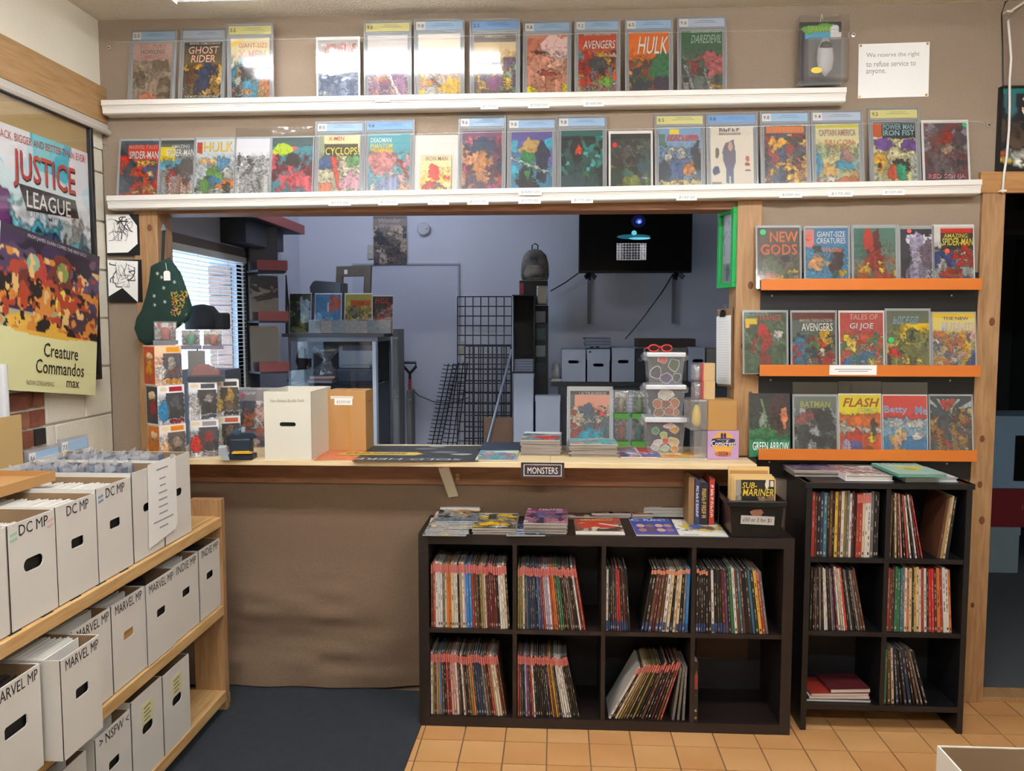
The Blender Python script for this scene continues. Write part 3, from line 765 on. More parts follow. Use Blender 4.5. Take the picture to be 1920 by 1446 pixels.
# ================================================================ orange magazine rack on the right
t = thing('magazine_rack', 'black wall rack with three orange-lipped shelves of comics', 'rack', (0, 0, 0))
MB().box(.842, 1.712, -.012, -.003, .95, 1.80).build('back_panel', BLK, t)
RZ3 = []
for k, (a, b) in enumerate((((1427, 545), (1841, 543)), ((1424, 706), (1838, 706)), ((1422, 863), (1831, 865)))):
    p, q = at(*a, Y=-.075), at(*b, Y=-.075)
    hh = .046
    z = (p.z + q.z) / 2
    RZ3.append(z)
    lip = MB().box(p.x, q.x, -.078, -.074, z, z + hh).build('orange_lip', ORANGE, t, bevel=.001)
    MB().box(p.x + .003, q.x - .003, -.074, -.003, z, z + .006).build('shelf_floor', BLK, t)
    MB().box(q.x - .003, q.x, -.074, -.003, z, z + hh).build('shelf_end', ORANGE, t)
    if k == 1:
        n = lip
        a2, b2 = at(1555, 703, Y=-.079), at(1644, 685, Y=-.079)
        nt_ = MB().box(a2.x, b2.x, -.0795, -.0785, a2.z, b2.z).build('paper_strip', PAPER, lip)
        MB().box(a2.x + .02, b2.x - .02, -.0798, -.0794, a2.z + .021, a2.z + .024).box(a2.x + .035, b2.x - .035, -.0798, -.0794, a2.z + .013, a2.z + .016).build('print_line', mat('grey_ink', '9a9a9c', .6), t)
    for x in ((p.x * .93 + q.x * .07), (p.x * .1 + q.x * .9)):
        MB().lathe([(.004, 0), (.003, .0015)], 8).build('screw', scr, t, (x, -.012, z - .02), (R(90), 0, 0))
G3 = 'comics on the orange rack'
def c3(px, art, titles, label, style='top', Y=-.062, **k):
    t = comic(px, style, art, titles, label, Y=Y, lean=.12, seed=px[0] + px[2], group=G3, **k)
    t.location.z = RZ3[0 if px[2] < 500 else 1 if px[2] < 700 else 2] + .0075
    return t
c3((1418, 1503, 421, 540), 'b 3c3a34 6a6454;r 0 0 1 .4 4a3c34;n 8 7c7462,4c483e .3 .4 1;e .66 .52 .1 .08 1c1c1c .1;e .35 .75 .22 .22 566044;e .45 .85 .2 .1 8a5c48;n 6 a8884c,40503c .15 .6 1;r .72 .68 .98 .76 c8b464;r .05 .05 .22 .25 4c4c38;k 7 .5 .4', [('NEW', .62, .15, .66, .17, 'd86434', 0, 'e0b03c'), ('GODS', .5, .36, .86, .17, 'd85434', 0, 'e0a83c')], 'leftmost comic on the top orange shelf, grey cover, large red title', dots=((.15, .11, .012, '3aa860'),))
c3((1508, 1594, 422, 540), 'b 3f6c8c 4c8cb0;s .5 .6 24 78b4cc .4;r 0 .02 .2 .3 c0786c;e .3 .6 .2 .16 c89a70;e .7 .6 .16 .2 3c2c30;e .7 .78 .12 .1 2c5448;r .18 .3 .38 .4 34402c;e .86 .74 .1 .06 e0b848 .1;k 6 .5 .35', [('GIANT-SIZE\nCREATURES', .6, .16, .68, .2, 'e8e4d8'), ('~6', .62, .37, .45, .07, 'd87c34')], 'second comic on the top orange shelf, bright blue cover', dots=((.1, .2, .009, 'c84a48'),))
c3((1597, 1685, 420, 540), 'b 4c7468 7a7468;r 0 0 .35 .5 3c6458;e .5 .3 .22 .28 5a2c28;e .35 .18 .12 .14 a83c34;e .55 .6 .22 .2 8a3430;e .2 .7 .18 .08 c89048;e .2 .85 .25 .08 8a4c34;e .7 .85 .3 .1 a04c3c;n 6 8a5040,d8b060 .12 .5 1;k 6 .4 .1', [], 'third comic on the top orange shelf, red and brown shapes on a green ground', inset=.055)
c3((1686, 1752, 422, 540), 'b 2a2a34 4c4854;e .6 .5 .42 .5 a8a0b4;n 5 c8c0d0,8a8098,d8d4dc .2 .1 1;e .85 .4 .2 .22 6a5c68;e .05 .35 .3 .4 34343c;k 5 .5 .05', [], 'fourth comic on the top orange shelf, silvery lilac and black cover', inset=.055, dots=((.3, .09, .009, 'e05858'),))
c3((1750, 1829, 420, 540), 'b c8c4bc 98a0a4;r 0 .03 1 .1 c03c30;r 0 .1 1 .38 2c2c2c;r 0 0 .17 .34 d8d4cc;e .7 .45 .24 .18 a83430;e .4 .55 .2 .14 34508c;e .4 .85 .3 .16 a8402c;n 5 d0d0cc,903028,28407a .2 .4 1;r 0 .9 .15 1 e0e0dc;k 6 .5 .38', [('AMAZING', .55, .15, .6, .07, 'e0d43c'), ('SPIDER-MAN', .6, .25, .8, .12, 'e8dc3c', .15, '2c4c34')], 'rightmost comic on the top orange shelf, white and red cover', style='bag', inset=.035, dots=((.33, .42, .01, 'd8503c'),))
c3((1393, 1478, 583, 703), 'b 4a5c48 3f5440;n 7 5c7458,344634 .3 0 1;r .3 .05 .92 .15 3a4a3a;e .45 .32 .16 .1 a83c34;e .5 .5 .14 .16 943830;e .48 .8 .2 .16 7a2f2c;t .25 .4 .2 .65 .08 943830;r .02 .1 .3 .2 c8b048;e .8 .37 .13 .08 e0dcd0 .1;k 6 .5 .25', [('STRANGE', .58, .09, .6, .1, 'c05048')], 'leftmost comic on the middle orange shelf, mossy green cover with red', dots=((.1, .25, .009, 'e08838'),))
c3((1483, 1570, 580, 700), 'b 4a5a58 6c6c5c;r 0 0 1 .13 5a2c28;e .2 .6 .16 .25 3c6c88;e .7 .5 .25 .2 c8a040;e .68 .68 .2 .2 a83c38;e .45 .55 .14 .16 5c7048;r .3 .92 .95 1 d8b850;n 6 c8c0a8,8a3434,2c3c44 .14 .35 1;k 7 .5 .35', [('AVENGERS', .58, .24, .72, .13, 'ece8dc', 0, '2a2a2c'), ('MARVEL TRIPLE ACTION', .55, .13, .75, .05, 'c8b0a0')], 'second comic on the middle orange shelf, multicolour cover with white title')
c3((1573, 1660, 582, 702), 'b a85048 c8685c;r 0 0 1 .34 a84c48;e .5 .8 .4 .16 3474a0;t .8 .35 .6 .65 .14 3878a0;n 6 d8d0c0,c05038,4c8058,e0c878 .18 .35 1;e .15 .42 .12 .05 e0c858 .2;k 7 .5 .35', [('TALES OF', .55, .07, .66, .09, 'd8b8a8', .1), ('GI JOE', .5, .23, .55, .12, 'ece8e4', .1, '3874a8')], 'third comic on the middle orange shelf, red and blue battle cover', style='bag', inset=.035)
c3((1661, 1746, 576, 700), 'b 5c6454 7a7a50;r .3 .2 1 .45 d8b848;e .55 .6 .25 .28 6a6c44;e .2 .65 .18 .1 b83838;n 5 343834,8a8c5c,d8c878 .2 .3 1;k 6 .6 .2', [('~6', .45, .15, .6, .12, '8cacb4', .25, '2c3438')], 'fourth comic on the middle orange shelf, olive cover with yellow sky', dots=((.12, .48, .012, '3cb060'),))
c3((1748, 1831, 584, 702), 'b d8c878 c8b488;r 0 0 1 .08 d8b848;e .48 .6 .1 .36 a84c38;e .72 .5 .16 .28 d8a838;n 6 d8a8a0,4c6ca0,e0dcd0,c07858 .2 .3 1;e .85 .85 .16 .16 34406c;k 6 .5 .3', [('MUTANTS', .58, .22, .75, .15, 'd8d0e0', 0, '6a4c8c'), ('THE NEW', .55, .09, .6, .05, '4c3c6c')], 'rightmost comic on the middle orange shelf, yellow and rust cover', inset=.02)
c3((1405, 1482, 743, 862), 'b 2c2a28 3c4438;e .75 .3 .28 .3 3a2c28;e .85 .38 .1 .28 a87058;t .3 .1 .5 .6 .04 5c7048;e .3 .45 .12 .2 7a8474;e .3 .62 .3 .07 3c6440;r 0 .66 1 .72 2c4c30;r 0 .72 1 1 2f6c4c;k 5 .4 0', [('GREEN ARROW', .52, .83, .88, .13, 'e8ece4')], 'leftmost book on the bottom orange shelf, dark cover over green title band', style='open', Y=-.050)
c3((1487, 1572, 741, 860), 'b 6c7470 4c5254;n 5 8c9490,3c4244,a8acb0,2c3032 .3 .2 1;e .2 .35 .2 .12 8a5450;e .75 .45 .2 .25 34363a;k 6 .6 .2', [('BATMAN', .5, .13, .72, .1, 'b8b850', .1)], 'second comic on the bottom orange shelf, grey cover in glossy sleeve', flap=.05)
c3((1573, 1654, 741, 862), 'b c85c34 c85430;r 0 0 1 .3 d8cc4c;r 0 .33 1 .5 d87848;r 0 .5 1 .6 c8c0b8;e .4 .65 .24 .1 b83c30;e .78 .68 .1 .1 e0c040;e .8 .5 .08 .16 2c2422;e .35 .8 .25 .09 5c5c94;e .15 .85 .15 .12 c8b0c8;e .65 .92 .12 .1 6a4434;e .1 .45 .1 .07 dcd8d0;k 6 .4 .3', [('FLASH', .52, .12, .88, .14, 'b03c2c', .3, '5c2018'), ('COMICS', .68, .24, .5, .06, '88b48c', .2)], 'third comic on the bottom orange shelf, orange with yellow title band', style='bag', inset=.02, flap=.05)
c3((1655, 1741, 742, 862), 'b c8dce4 3c9cc8;r 0 0 1 .36 c04040;r 0 .66 1 1 3484b4;e .25 .44 .2 .06 e8e8e4 .2;e .7 .46 .22 .07 e8e8e4 .2;e .3 .66 .18 .12 e0c088;e .35 .75 .14 .1 d8a890;e .8 .64 .14 .06 e0dcd8;e .32 .9 .12 .07 d8b050;k 6 .3 .4', [('Betty', .28, .23, .52, .14, '60a8d8', 0, 'f0f0f0'), ('Me', .86, .23, .26, .13, '60a8d8', 0, 'f0f0f0')], 'fourth comic on the bottom orange shelf, red band above a blue sea', style='bag', inset=.02, flap=.05)
c3((1743, 1825, 742, 863), 'b 28343a 4a4840;s .4 .3 16 a8b4b8 .05;n 5 1c2024,8a4038,c8b480,3c4c54,a87c48 .25 .2 1;e .3 .35 .18 .16 3c4450;e .4 .12 .2 .08 a03c38;k 7 .65 .1', [], 'rightmost comic on the bottom orange shelf, black cover with white rays', inset=.025)
# ================================================================ dark cube bookcases and the books in them
def panel_case(name, label, x0, x1, yf, yb, z0, z1, cols, rows, th, ti, m, leg=0.0, top_over=0.0):
    t = thing(name, label, 'bookcase', ((x0 + x1) / 2, yf, 0), group=None)
    w, d = (x1 - x0) / 2, yb - yf
    MB().box(-w, -w + th, 0, d, z0, z1).build('side_panel', m, t, bevel=.001)
    MB().box(w - th, w, 0, d, z0, z1).build('side_panel', m, t, bevel=.001)
    MB().box(-w - top_over, w + top_over, -top_over, d, z1 - th, z1).build('top_panel', m, t, bevel=.001) if top_over else MB().box(-w + th, w - th, .0005, d, z1 - th, z1).build('top_panel', m, t)
    MB().box(-w + th, w - th, .0005, d, z0 + leg, z0 + leg + th).build('bottom_panel', m, t)
    MB().box(-w + th, w - th, d - .006, d - .001, z0 + leg + th, z1 - th).build('back_panel', mat('case_back_black', '141213', .6), t)
    cw = (2 * w - 2 * th - (cols - 1) * ti) / cols
    ch = (z1 - z0 - leg - 2 * th - (rows - 1) * ti) / rows
    cells = {}
    for i in range(1, cols):
        x = -w + th + i * cw + (i - 1) * ti
        MB().box(x, x + ti, .002, d, z0 + leg + th, z1 - th).build('divider', m, t)
    for j in range(1, rows):
        z = z0 + leg + th + j * ch + (j - 1) * ti
        for i in range(cols):
            x = -w + th + i * (cw + ti)
            MB().box(x, x + cw, .004, d, z, z + ti).build('shelf', m, t)
    for i in range(cols):
        for j in range(rows):
            xa = (x0 + x1) / 2 - w + th + i * (cw + ti)
            za = z0 + leg + th + (rows - 1 - j) * (ch + ti)
            cells[i, j] = (xa, xa + cw, za, za + ch)
    return t, cells

KX, kc = panel_case('cube_bookcase', 'wide black-brown bookcase of eight cubes full of paperbacks', -.533, .912, -.335, -.02, 0, .775, 4, 2, .040, .016, BLKW)
SX, sc = panel_case('tall_cube_bookcase', 'tall black bookcase of six cubes beside the wide one', .965, 1.585, -.290, -.02, 0, .985, 2, 3, .022, .018, BLK, leg=.085, top_over=.006)
# pale board behind the empty cube
a = kc[3, 1]
tag(MB().box(a[0] + .06, a[1] - .055, -.034, -.028, a[2] + .13, a[3] - .005).build('brown_board', mat('dim_card', '4a3a30', .8)), 'brown board behind the empty lower right cube of wide bookcase', 'board')

CN = {'w': ('white', 'd8d0c4'), 'c': ('cream', 'd0b890'), 'r': ('red', 'a03428'), 'R': ('bright red', 'c8302c'), 'm': ('maroon', '5a2024'), 'k': ('black', '1c1816'), 'K': ('charcoal', '2e2a2a'), 'b': ('blue', '2f7cb8'), 'B': ('navy', '28344c'), 'o': ('orange', 'cc7434'), 'y': ('yellow', 'd0a83c'), 'g': ('green', '2f6a44'), 'G': ('grey', '6c6864'), 'n': ('brown', '5c3a28'), 't': ('tan', 'a8885c'), 'v': ('lavender', 'a898b8'), 'p': ('purple', '5a3c5c'), 'T': ('teal', '3c6c7c'), 's': ('pink', 'd0988c'), 'e': ('olive', '7c6c34')}
BANDM = mat('red_band', 'a83a32', .5, var=.35, vs=260, col2='c87c70')
BANDO = mat('orange_band', 'b05a3c', .5, var=.3, vs=300, col2='d09070')
FOOTM = mat('blue_foot', '34507c', .5, var=.4, vs=60, col2='1c2c50')
PALE = mat('spine_print', 'a89c8c', .6)
DARKP = mat('spine_dark', '2c2624', .6)
GOLDP = mat('spine_gold', '94763c', .6)
brnd = random.Random(11)
PAGED = mat('shaded_page_edges', '8f887e', .8, var=0.25, vs=50, stretch=(40, 1, 1))  # darker copy of the page edges, shade between the shelves put into the colour
BOOKN = 0

def book(x, z, t, h, d, y, tilt, code, band, label, group, curve=0):
    """x: foot of the spine's left edge; tilt leans to the right when positive (radians)"""
    nm, col = CN[code]
    m = mat('cover_' + code, col, .45, var=.3, vs=18, stretch=(1, 1, .35))
    o = MB()
    cb = .0011
    o.box(0, t, 0, cb * 1.5, 0, h)
    o.box(0, cb, cb, d, 0, h)
    o.box(t - cb, t, cb, d, 0, h)
    o = o.build('paperback_book', m, None, (x, y, z), (0, tilt, 0))
    tag(o, label, 'book', group)
    MB().box(cb, t - cb, cb, d - .004, .002, h - .003).build('pages', PAGED, o)
    e = t * .06
    zt = h * (.985 - .17 * bool(band))
    if band == 1 or band == 3:
        zb_ = h * brnd.uniform(.835, .86)
        MB().box(e, t - e, -.0004, 0, zb_, zb_ + h * .135).build('spine_band', BANDM, o)
        zt = zb_ - h * .01
    if band == 2:
        MB().box(e, t - e, -.0004, 0, h * .92, h * .985).build('spine_band', BANDO, o)
        zt = h * .9
    if band in (2, 3, 4) and brnd.random() < .85:
        MB().box(e, t - e, -.0004, 0, h * .015, h * (.13 + brnd.random() * .04)).build('spine_foot', FOOTM, o)
    # spine lettering too small to read: rows of thin strokes
    pm = DARKP if code in 'wcvsyo' else (GOLDP if brnd.random() < .25 else PALE)
    s = MB()
    zz = zt - h * .04
    while zz > h * .22:
        ln = h * brnd.uniform(.03, .09)
        if brnd.random() < .55:
            q = brnd.uniform(.34, .43)
            s.box(t * q, t * (1 - q), -.0005, 0, zz - ln, zz)
        zz -= ln + h * brnd.uniform(.008, .05)
    if brnd.random() < .6:
        s.box(t * .25, t * .75, -.0005, 0, h * .04, h * .08)
    if s.v:
        s.build('spine_lettering', pm, o)['kind'] = 'stuff'
    return o

def row(cell, codes, where, band, x0=0.0, x1=1.0, h=.258, tilt=(0, 0), depth=.17, yoff=.012, yf=-.335, n0=0, hv=.006, count_name=None, thick=None):
    """a row of books filling part of a cube; codes give the spine colours from left to right"""
    xa, xb, za, zb = cell
    xs, xe = xa + (xb - xa) * x0, xa + (xb - xa) * x1
    n = len(codes)
    ws = [brnd.uniform(.75, 1.25) for _ in codes]
    tl = [tilt[0] + (tilt[1] - tilt[0]) * i / max(1, n - 1) for i in range(n)]
    hs = [h + brnd.uniform(-hv, hv) for _ in codes]
    # leaning neighbours touch at their top corners, so their feet spread
    ex = [max(hs[i], hs[i + 1]) * max(0, math.sin(tl[i]) - math.sin(tl[i + 1])) for i in range(n - 1)] + [0]
    k = (xe - xs - sum(ex)) / sum(w_ / math.cos(a_) for w_, a_ in zip(ws, tl))
    x = xs
    g = 'books in the ' + where
    for i, c in enumerate(codes):
        t = ws[i] * k - .0006
        bd = band if isinstance(band, int) else int(band[i])
        zo = za + .0008 + (t * math.sin(tl[i]) if tl[i] > 0 else 0)
        book(x, zo, t, hs[i], depth, yf + yoff + brnd.uniform(0, .006), tl[i], c, bd, '%s book from left, %s spine, %s' % (ordw(n0 + i), CN[c][0], where), g)
        x += (t + .0006) / math.cos(tl[i]) + ex[i] + (.0012 if tl[i] > .2 else 0)

W1 = 'of the wide bookcase'
row(kc[0, 0], 'nrwwwGcoocwwktwvbbrnnketwmmmmmkwwck', 'upper leftmost cube ' + W1, 1, .02, .97, tilt=(0, -.06))
row(kc[1, 0], 'eeewnTBBBBkbpprwvwroonggknkGnkkwmr', 'upper second cube ' + W1, 1, .01, .82, tilt=(0, -.16), h=.252)
row(kc[2, 0], 'wkknBrRkmkk', 'upper third cube ' + W1, 4, .01, .30, tilt=(0, -.07), h=.248)
row(kc[2, 0], 'kknmnnwckcckGb', 'upper third cube ' + W1, 2, .42, .97, tilt=(.16, .03), h=.25, n0=11)
row(kc[3, 0], 'kkkkkkwkKkmpkgwnTnkKTKyrG', 'upper rightmost cube ' + W1, '2222244444400000000000010', .01, .86, tilt=(0, -.14), h=.252)
row(kc[0, 1], 'wenttbnkrmsswnkwnkneoBBBBGnkrtwcmn', 'lower leftmost cube ' + W1, 1, .01, .93, tilt=(0, -.15), h=.25)
row(kc[1, 1], 'rnBkvpmrwkkkkkkBkonynkwwwwkkkk', 'lower second cube ' + W1, 1, .01, .76, tilt=(0, -.21), h=.25)
row(kc[2, 1], 'wkctenekekknkkmknr', 'lower third cube ' + W1, 1, .05, .62, tilt=(.50, .30), h=.245)
for i, (f, tl) in enumerate(((.80, .13), (.86, .09), (.92, .04))):
    a = kc[2, 1]
    book(a[0] + (a[1] - a[0]) * f, a[2] + .002, .009, .215, .17, -.32, tl, 'G', 0, '%s thin grey comic at the right end of the lower third cube' % ordw(i), 'thin comics in the lower third cube')
a = kc[3, 1]
o = book(a[0] + .001, a[2] + .001, .016, .24, .17, -.325, 0, 'k', 0, 'lone black book with a red mark in the lower right cube', None)
MB().box(.002, .014, -.0008, 0, .13, .19).build('red_mark', mat('spine_red', '8a3430', .5), o)
lettering('6', .009, .012, 'c8c4bc', o, (.008, -.001, .045), name='spine_number')
W2 = 'of the tall bookcase'
K2 = dict(yf=-.290, yoff=.012)
row(sc[0, 0], 'rmkBTknkynweGwmkrrcwwGkk', 'top left cube ' + W2, '000000000000000011111000', .02, .93, h=.255, tilt=(0, 0), **K2)
row(sc[1, 0], 'nkcnskrwkwmr', 'top right cube ' + W2, 0, .02, .47, tilt=(0, -.20), h=.25, **K2)
row(sc[1, 0], 'ntck', 'top right cube ' + W2, 0, .66, .82, tilt=(.13, .10), h=.24, n0=12, **K2)
row(sc[0, 1], 'kknkGkwwkGpmwcwRkGkkGnn', 'middle left cube ' + W2, 0, .03, .80, tilt=(0, -.20), h=.248, **K2)
row(sc[1, 1], 'rnmggTGwocKycwrwKRRmorwwo', 'middle right cube ' + W2, 0, .01, .90, tilt=(0, -.07), h=.252, **K2)
row(sc[1, 2], 'gncBkKBknGk', 'bottom right cube ' + W2, 0, .01, .62, tilt=(0, -.28), h=.225, **K2)
# books lying flat in the bottom left cube
a = sc[0, 2]
for i, (c, w2, d2, t2) in enumerate((('k', .25, .17, .012), ('w', .235, .165, .008), ('r', .23, .15, .012), ('m', .16, .14, .016))):
    z = a[2] + .001 + sum((.012, .008, .012, .016)[:i])
    o = tag(MB().box(-w2 / 2, w2 / 2, 0, d2, 0, .0012).box(-w2 / 2, w2 / 2, 0, d2, t2 - .0014, t2 - .0002).box(-w2 / 2, -w2 / 2 + .0014, 0, d2, .0012, t2 - .0014).build('paperback_book', mat('cover_' + c, '888'), None, (a[0] + .13 + (.05 if i == 3 else .004 * i), -.272 + .005 * i, z), (0, 0, .03 * i)), '%s lying book from below in the bottom left cube %s' % (ordw(i), W2), 'book', 'lying books in the tall bookcase')
    MB().box(-w2 / 2 + .0014, w2 / 2 - .002, .002, d2 - .002, .0012, t2 - .0014).build('pages', PAGES, o)

# ---------------------------------------------------------------- on top of the wide bookcase
def flat_comic(name, label, cat, px, z, t, art, rot, w=.168, h=.258, titles=(), seed=3, group=None, pagem=PAGES, res=40):
    """a comic lying on a surface; px: pixel of its centre; rot: turn about the vertical"""
    c = at(px[0], px[1], Z=z)
    o = thing(name, label, cat, (c.x, c.y, z), (0, 0, rot), group)
    MB().box(-w / 2, w / 2, -h / 2, h / 2, .0004, t - .0006).build('pages', pagem, o)
    cv = link('cover', art_mesh(w, h, art, seed, res), o, (0, -h / 2, t), (R(-90), 0, 0))
    for q in titles:
        lettering(q[0], q[3] * w, q[4] * h, q[5], o, ((q[1] - .5) * w, (.5 - q[2]) * h, t + .0006), (R(-90), 0, 0), shear=q[6] if len(q) > 6 else 0, name='title')
    return o

def pile(name, px, z, n, t, w, h, rot, label, group, jit=.004, m=None, jr=.02):
    """n comics lying one on another; returns the height reached"""
    c = at(px[0], px[1], Z=z)
    m = m or PILE
    for i in range(n):
        o = MB().box(-w / 2, w / 2, -h / 2, h / 2, 0, t * .92).build(name, m, None, (c.x + brnd.uniform(-jit, jit), c.y + brnd.uniform(-jit, jit), z + .0005 + i * t), (0, 0, rot + brnd.uniform(-jr, jr)))
        tag(o, label, 'comic book', group)
    return z + n * t

ZT = .7755
PILE = mat('pile_edges', 'a2978c', .85, var=.3, vs=6, stretch=(1, 1, 60))
PL = 'closed comic in the pile under the '
def stack(px, z, n, t, rot, what, short, art, titles=(), w=.168, h=.258, jit=.004, seed=9, lab=None, m=None):
    z2 = pile('comic_book', px, z, n, t, w, h, rot, PL + short, 'pile under the ' + short, jit, m) if n else z
    c0 = at(px[0], px[1], Z=z)
    o = flat_comic('comic_book', lab or what, 'comic book', px, z, .004, art, rot, w, h, titles, seed)
    o.location = (c0.x, c0.y, z2 + .0006)
    return o
# fanned pile at the left end
c = at(855, 985, Z=ZT)
for i in range(9):
    o = flat_comic('comic_book', '%s comic from below in the fanned pile at the wide bookcase left end' % ordw(i), 'comic book', (840 + i * 2.5, 990 - i * 1.5), ZT, .0035, 'b c8c4bc d8c090;r 0 .6 1 .8 34383c;r 0 .8 1 1 6c7c8c;n 4 d8b878,8c98a4,e8e4dc .25 .3 1;k 5 .4 .2' if i < 8 else 'b e0e0dc 4a4438;r 0 0 1 .14 e8e8e4;e .6 .35 .3 .16 d89440;n 5 2c2c2c,d8c8a0,8c98a4 .22 .2 .75;r 0 .82 1 1 5c6c7c;k 6 .6 .2', .02 + .05 * math.sin(i * 1.7) , seed=50 + i, group='fanned comics', res=24)
    o.location.z = ZT + .0006 + i * .0036
stack((930, 987), ZT, 6, .0032, .0, 'yellow and grey comic on the pile beside the fanned comics', 'yellow and grey comic', 'b a8a498 3c342c;n 5 d8d0b8,8c8478,c8a848,3c3a34 .25 .05 .95;e .5 .7 .32 .14 d8b048;e .65 .88 .16 .08 dcd8d0;k 7 .6 .1', seed=61)
c = at(985, 985, Z=ZT)
flat_comic('comic_book', 'dark blue comic showing between two piles on the wide bookcase', 'comic book', (985, 990), ZT, .004, 'b 1c2434 28344c;n 5 4c6ca0,c8d0d8 .15 .2 1', .05, seed=66, w=.15)
stack((1024, 986), ZT, 11, .0034, -.02, 'purple comic with a white streak, top of pile near bookcase centre', 'purple comic with white streak', 'b 5c4458 9c6c74;r 0 0 1 .2 6c3c5c;e .5 .45 .35 .14 4c5c84;t .2 .8 .55 .62 .07 e0d8d8;n 5 84607c,b08088,38304c .2 .2 1;r .02 .02 .1 .1 e0dcd8;r 0 .8 .1 .95 dcd8d4;k 6 .5 .2', [('~7', .6, .1, .6, .12, 'e0d0dc', .1)], seed=67)
flat_comic('comic_book', 'flat red and white comic with bird wing shapes on wide bookcase', 'comic book', (1122, 988), ZT, .004, 'b b04430 5c4c40;r 0 .84 1 1 e4e0d0;n 5 a8a090,3c3834,c8c0a8 .22 .3 .82;e .5 .4 .3 .3 b83c28;t .55 .35 .9 .5 .08 dcd4c4', .01, seed=70, titles=(('~9', .5, .12, .72, .12, 'd8a858'),), w=.19)
flat_comic('comic_book', 'flat violet-blue comic with rows of small round pictures', 'comic book', (1225, 990), ZT, .006, 'b 34469c 4a4c94;r 0 0 1 .2 3c54a4;e .2 .45 .1 .1 c89880 .1;e .42 .45 .1 .1 8c6858 .1;e .64 .45 .1 .1 d0a890 .1;e .85 .45 .1 .1 b88c78 .1;e .2 .72 .1 .1 a87868 .1;e .42 .72 .1 .1 6c4c44 .1;e .64 .72 .1 .1 c8a090 .1;e .85 .72 .1 .1 8c7084 .1;r 0 .9 1 1 5c58a0', .02, seed=71, titles=(('C', .12, .1, .2, .14, 'e8ecf4'), ('PLANET', .62, .1, .55, .13, 'dce4f4')), w=.165)
flat_comic('comic_book', 'flat white comic with a blue and gold shape, wide bookcase', 'comic book', (1310, 991), ZT, .004, 'b ece8e0 e4e0d4;e .5 .5 .36 .28 c8b044;e .5 .46 .2 .14 3c5c94;e .68 .52 .14 .14 585468;n 7 3c5088,d8c050 .1 .25 .72;r .1 .93 .4 .96 6c6860', -.02, seed=72, titles=(('~9', .5, .09, .6, .1, 'd8a890'),), w=.185)
# piles at the back against the wall
stack((1078, 968), ZT, 2, .004, .0, 'low dark red comic against the wall behind the purple pile', 'low dark red comic by the wall', 'b 5c2c24 3c2c28;n 5 8c4434,2c2424,a8988c .25 0 1', seed=73, h=.12, m=mat('dark_pages', '5c5048', .8))
for i, (px, w, n) in enumerate((((1128, 966), .09, 3), ((1160, 966), .09, 3), ((1202, 968), .085, 3))):
    stack(px, ZT, n, .005, .03, '%s small grey booklet from left against the wall behind the flat comics' % ordw(i), '%s small grey wall booklet' % ordw(i), 'b 4c3c34 6c5c50;n 5 8c7c6c,2c2824,9c4c34 .25 0 1', w=w, h=.11, seed=74 + i)
stack((1240, 963), ZT, 12, .0032, -.01, 'dark red comic topping the thick white-edged pile by the wall', 'dark red comic by the upright hardcovers', 'b 3c2824 5c3028;n 5 a84c34,2c2020,d8c8b8 .25 0 1', w=.165, h=.14, seed=79, m=mat('white_edges', 'c8c4bc', .8))
# upright hardcovers and the bookend
for i, (px0, px1, yt, col, tx, tc, lean, lb) in enumerate(((1290, 1302, 895, '8c6a44', None, None, 0, 'tan hardcover leaning at the left of the upright books on the wide bookcase'), (1302, 1312, 899, '3a3c5c', '~9', 'd8d0d4', 0, 'navy hardcover with white spine letters on the wide bookcase'), (1311, 1328, 905, '1e2232', '~9', 'c8a050', 0, 'black hardcover with gold spine lettering on the wide bookcase'), (1329, 1340, 897, 'b83c28', '~8', 'ecd8cc', 0, 'red hardcover with white spine letters on the wide bookcase'))):
    a, b = at(px0, 975, Y=-.15), at(px1, yt, Y=-.15)
    w, h = b.x - a.x, b.z - ZT - .002
    m = mat('hard_%d' % i, col, .5)
    o = MB().box(0, w, 0, .004, 0, h).box(0, .003, .004, .13, 0, h).box(w - .003, w, .004, .13, 0, h).build('hardcover_book', m, None, (a.x + .0008, -.15, ZT + .001 + w * math.sin(lean)), (0, lean, 0))
    tag(o, lb, 'book', 'upright hardcovers')
    MB().box(.003, w - .003, .004, .126, .004, h - .004).build('pages', PAGES, o)
    if tx:
        lettering(tx, h * .7, w * .5, tc, o, (w / 2, -.0008, h * .52), (0, R(90), 0), name='spine_lettering')
a = at(1344, 975, Y=-.15)
tag(MB().box(0, .002, -.01, .12, 0, .17).box(.002, .004, .005, .12, 0, .0008).build('bookend', mat('steel_dark', '44464a', .3, metal=.9), None, (a.x + .004, -.15, ZT + .0006)), 'dark metal bookend holding the upright hardcovers', 'bookend')
# black bin of old comics
p0, p1 = at(1372, 1008, Y=-.325), at(1462, 1008, Y=-.325)
xc, w = (p0.x + p1.x) / 2, (p1.x - p0.x)
bh = at(1420, 940, Y=-.335).z - ZT
t = thing('black_bin', 'black plastic bin of old comics on the wide bookcase right end', 'bin', (xc, -.325, ZT + .001))
wb, wt, D = w / 2, w / 2 + .012, .26
o = MB()
for (A, B) in (((-1, 0), (1, 0)), ((1, 0), (1, 1)), ((1, 1), (-1, 1)), ((-1, 1), (-1, 0))):
    f = lambda q, k, e: (q[0] * ((wb, wt)[k] - e), q[1] * D + (e if q[1] == 0 else -e) - (k * .008 if q[1] == 0 else -k * .008), (0.0 if k == 0 else bh))
    o.hexa([f(A, 0, 0), f(B, 0, 0), f(B, 0, .003), f(A, 0, .003), f(A, 1, 0), f(B, 1, 0), f(B, 1, .003), f(A, 1, .003)])
o.box(-wb, wb, 0, D, 0, .003)
o.build('tub', BLKP, t)
o = MB()
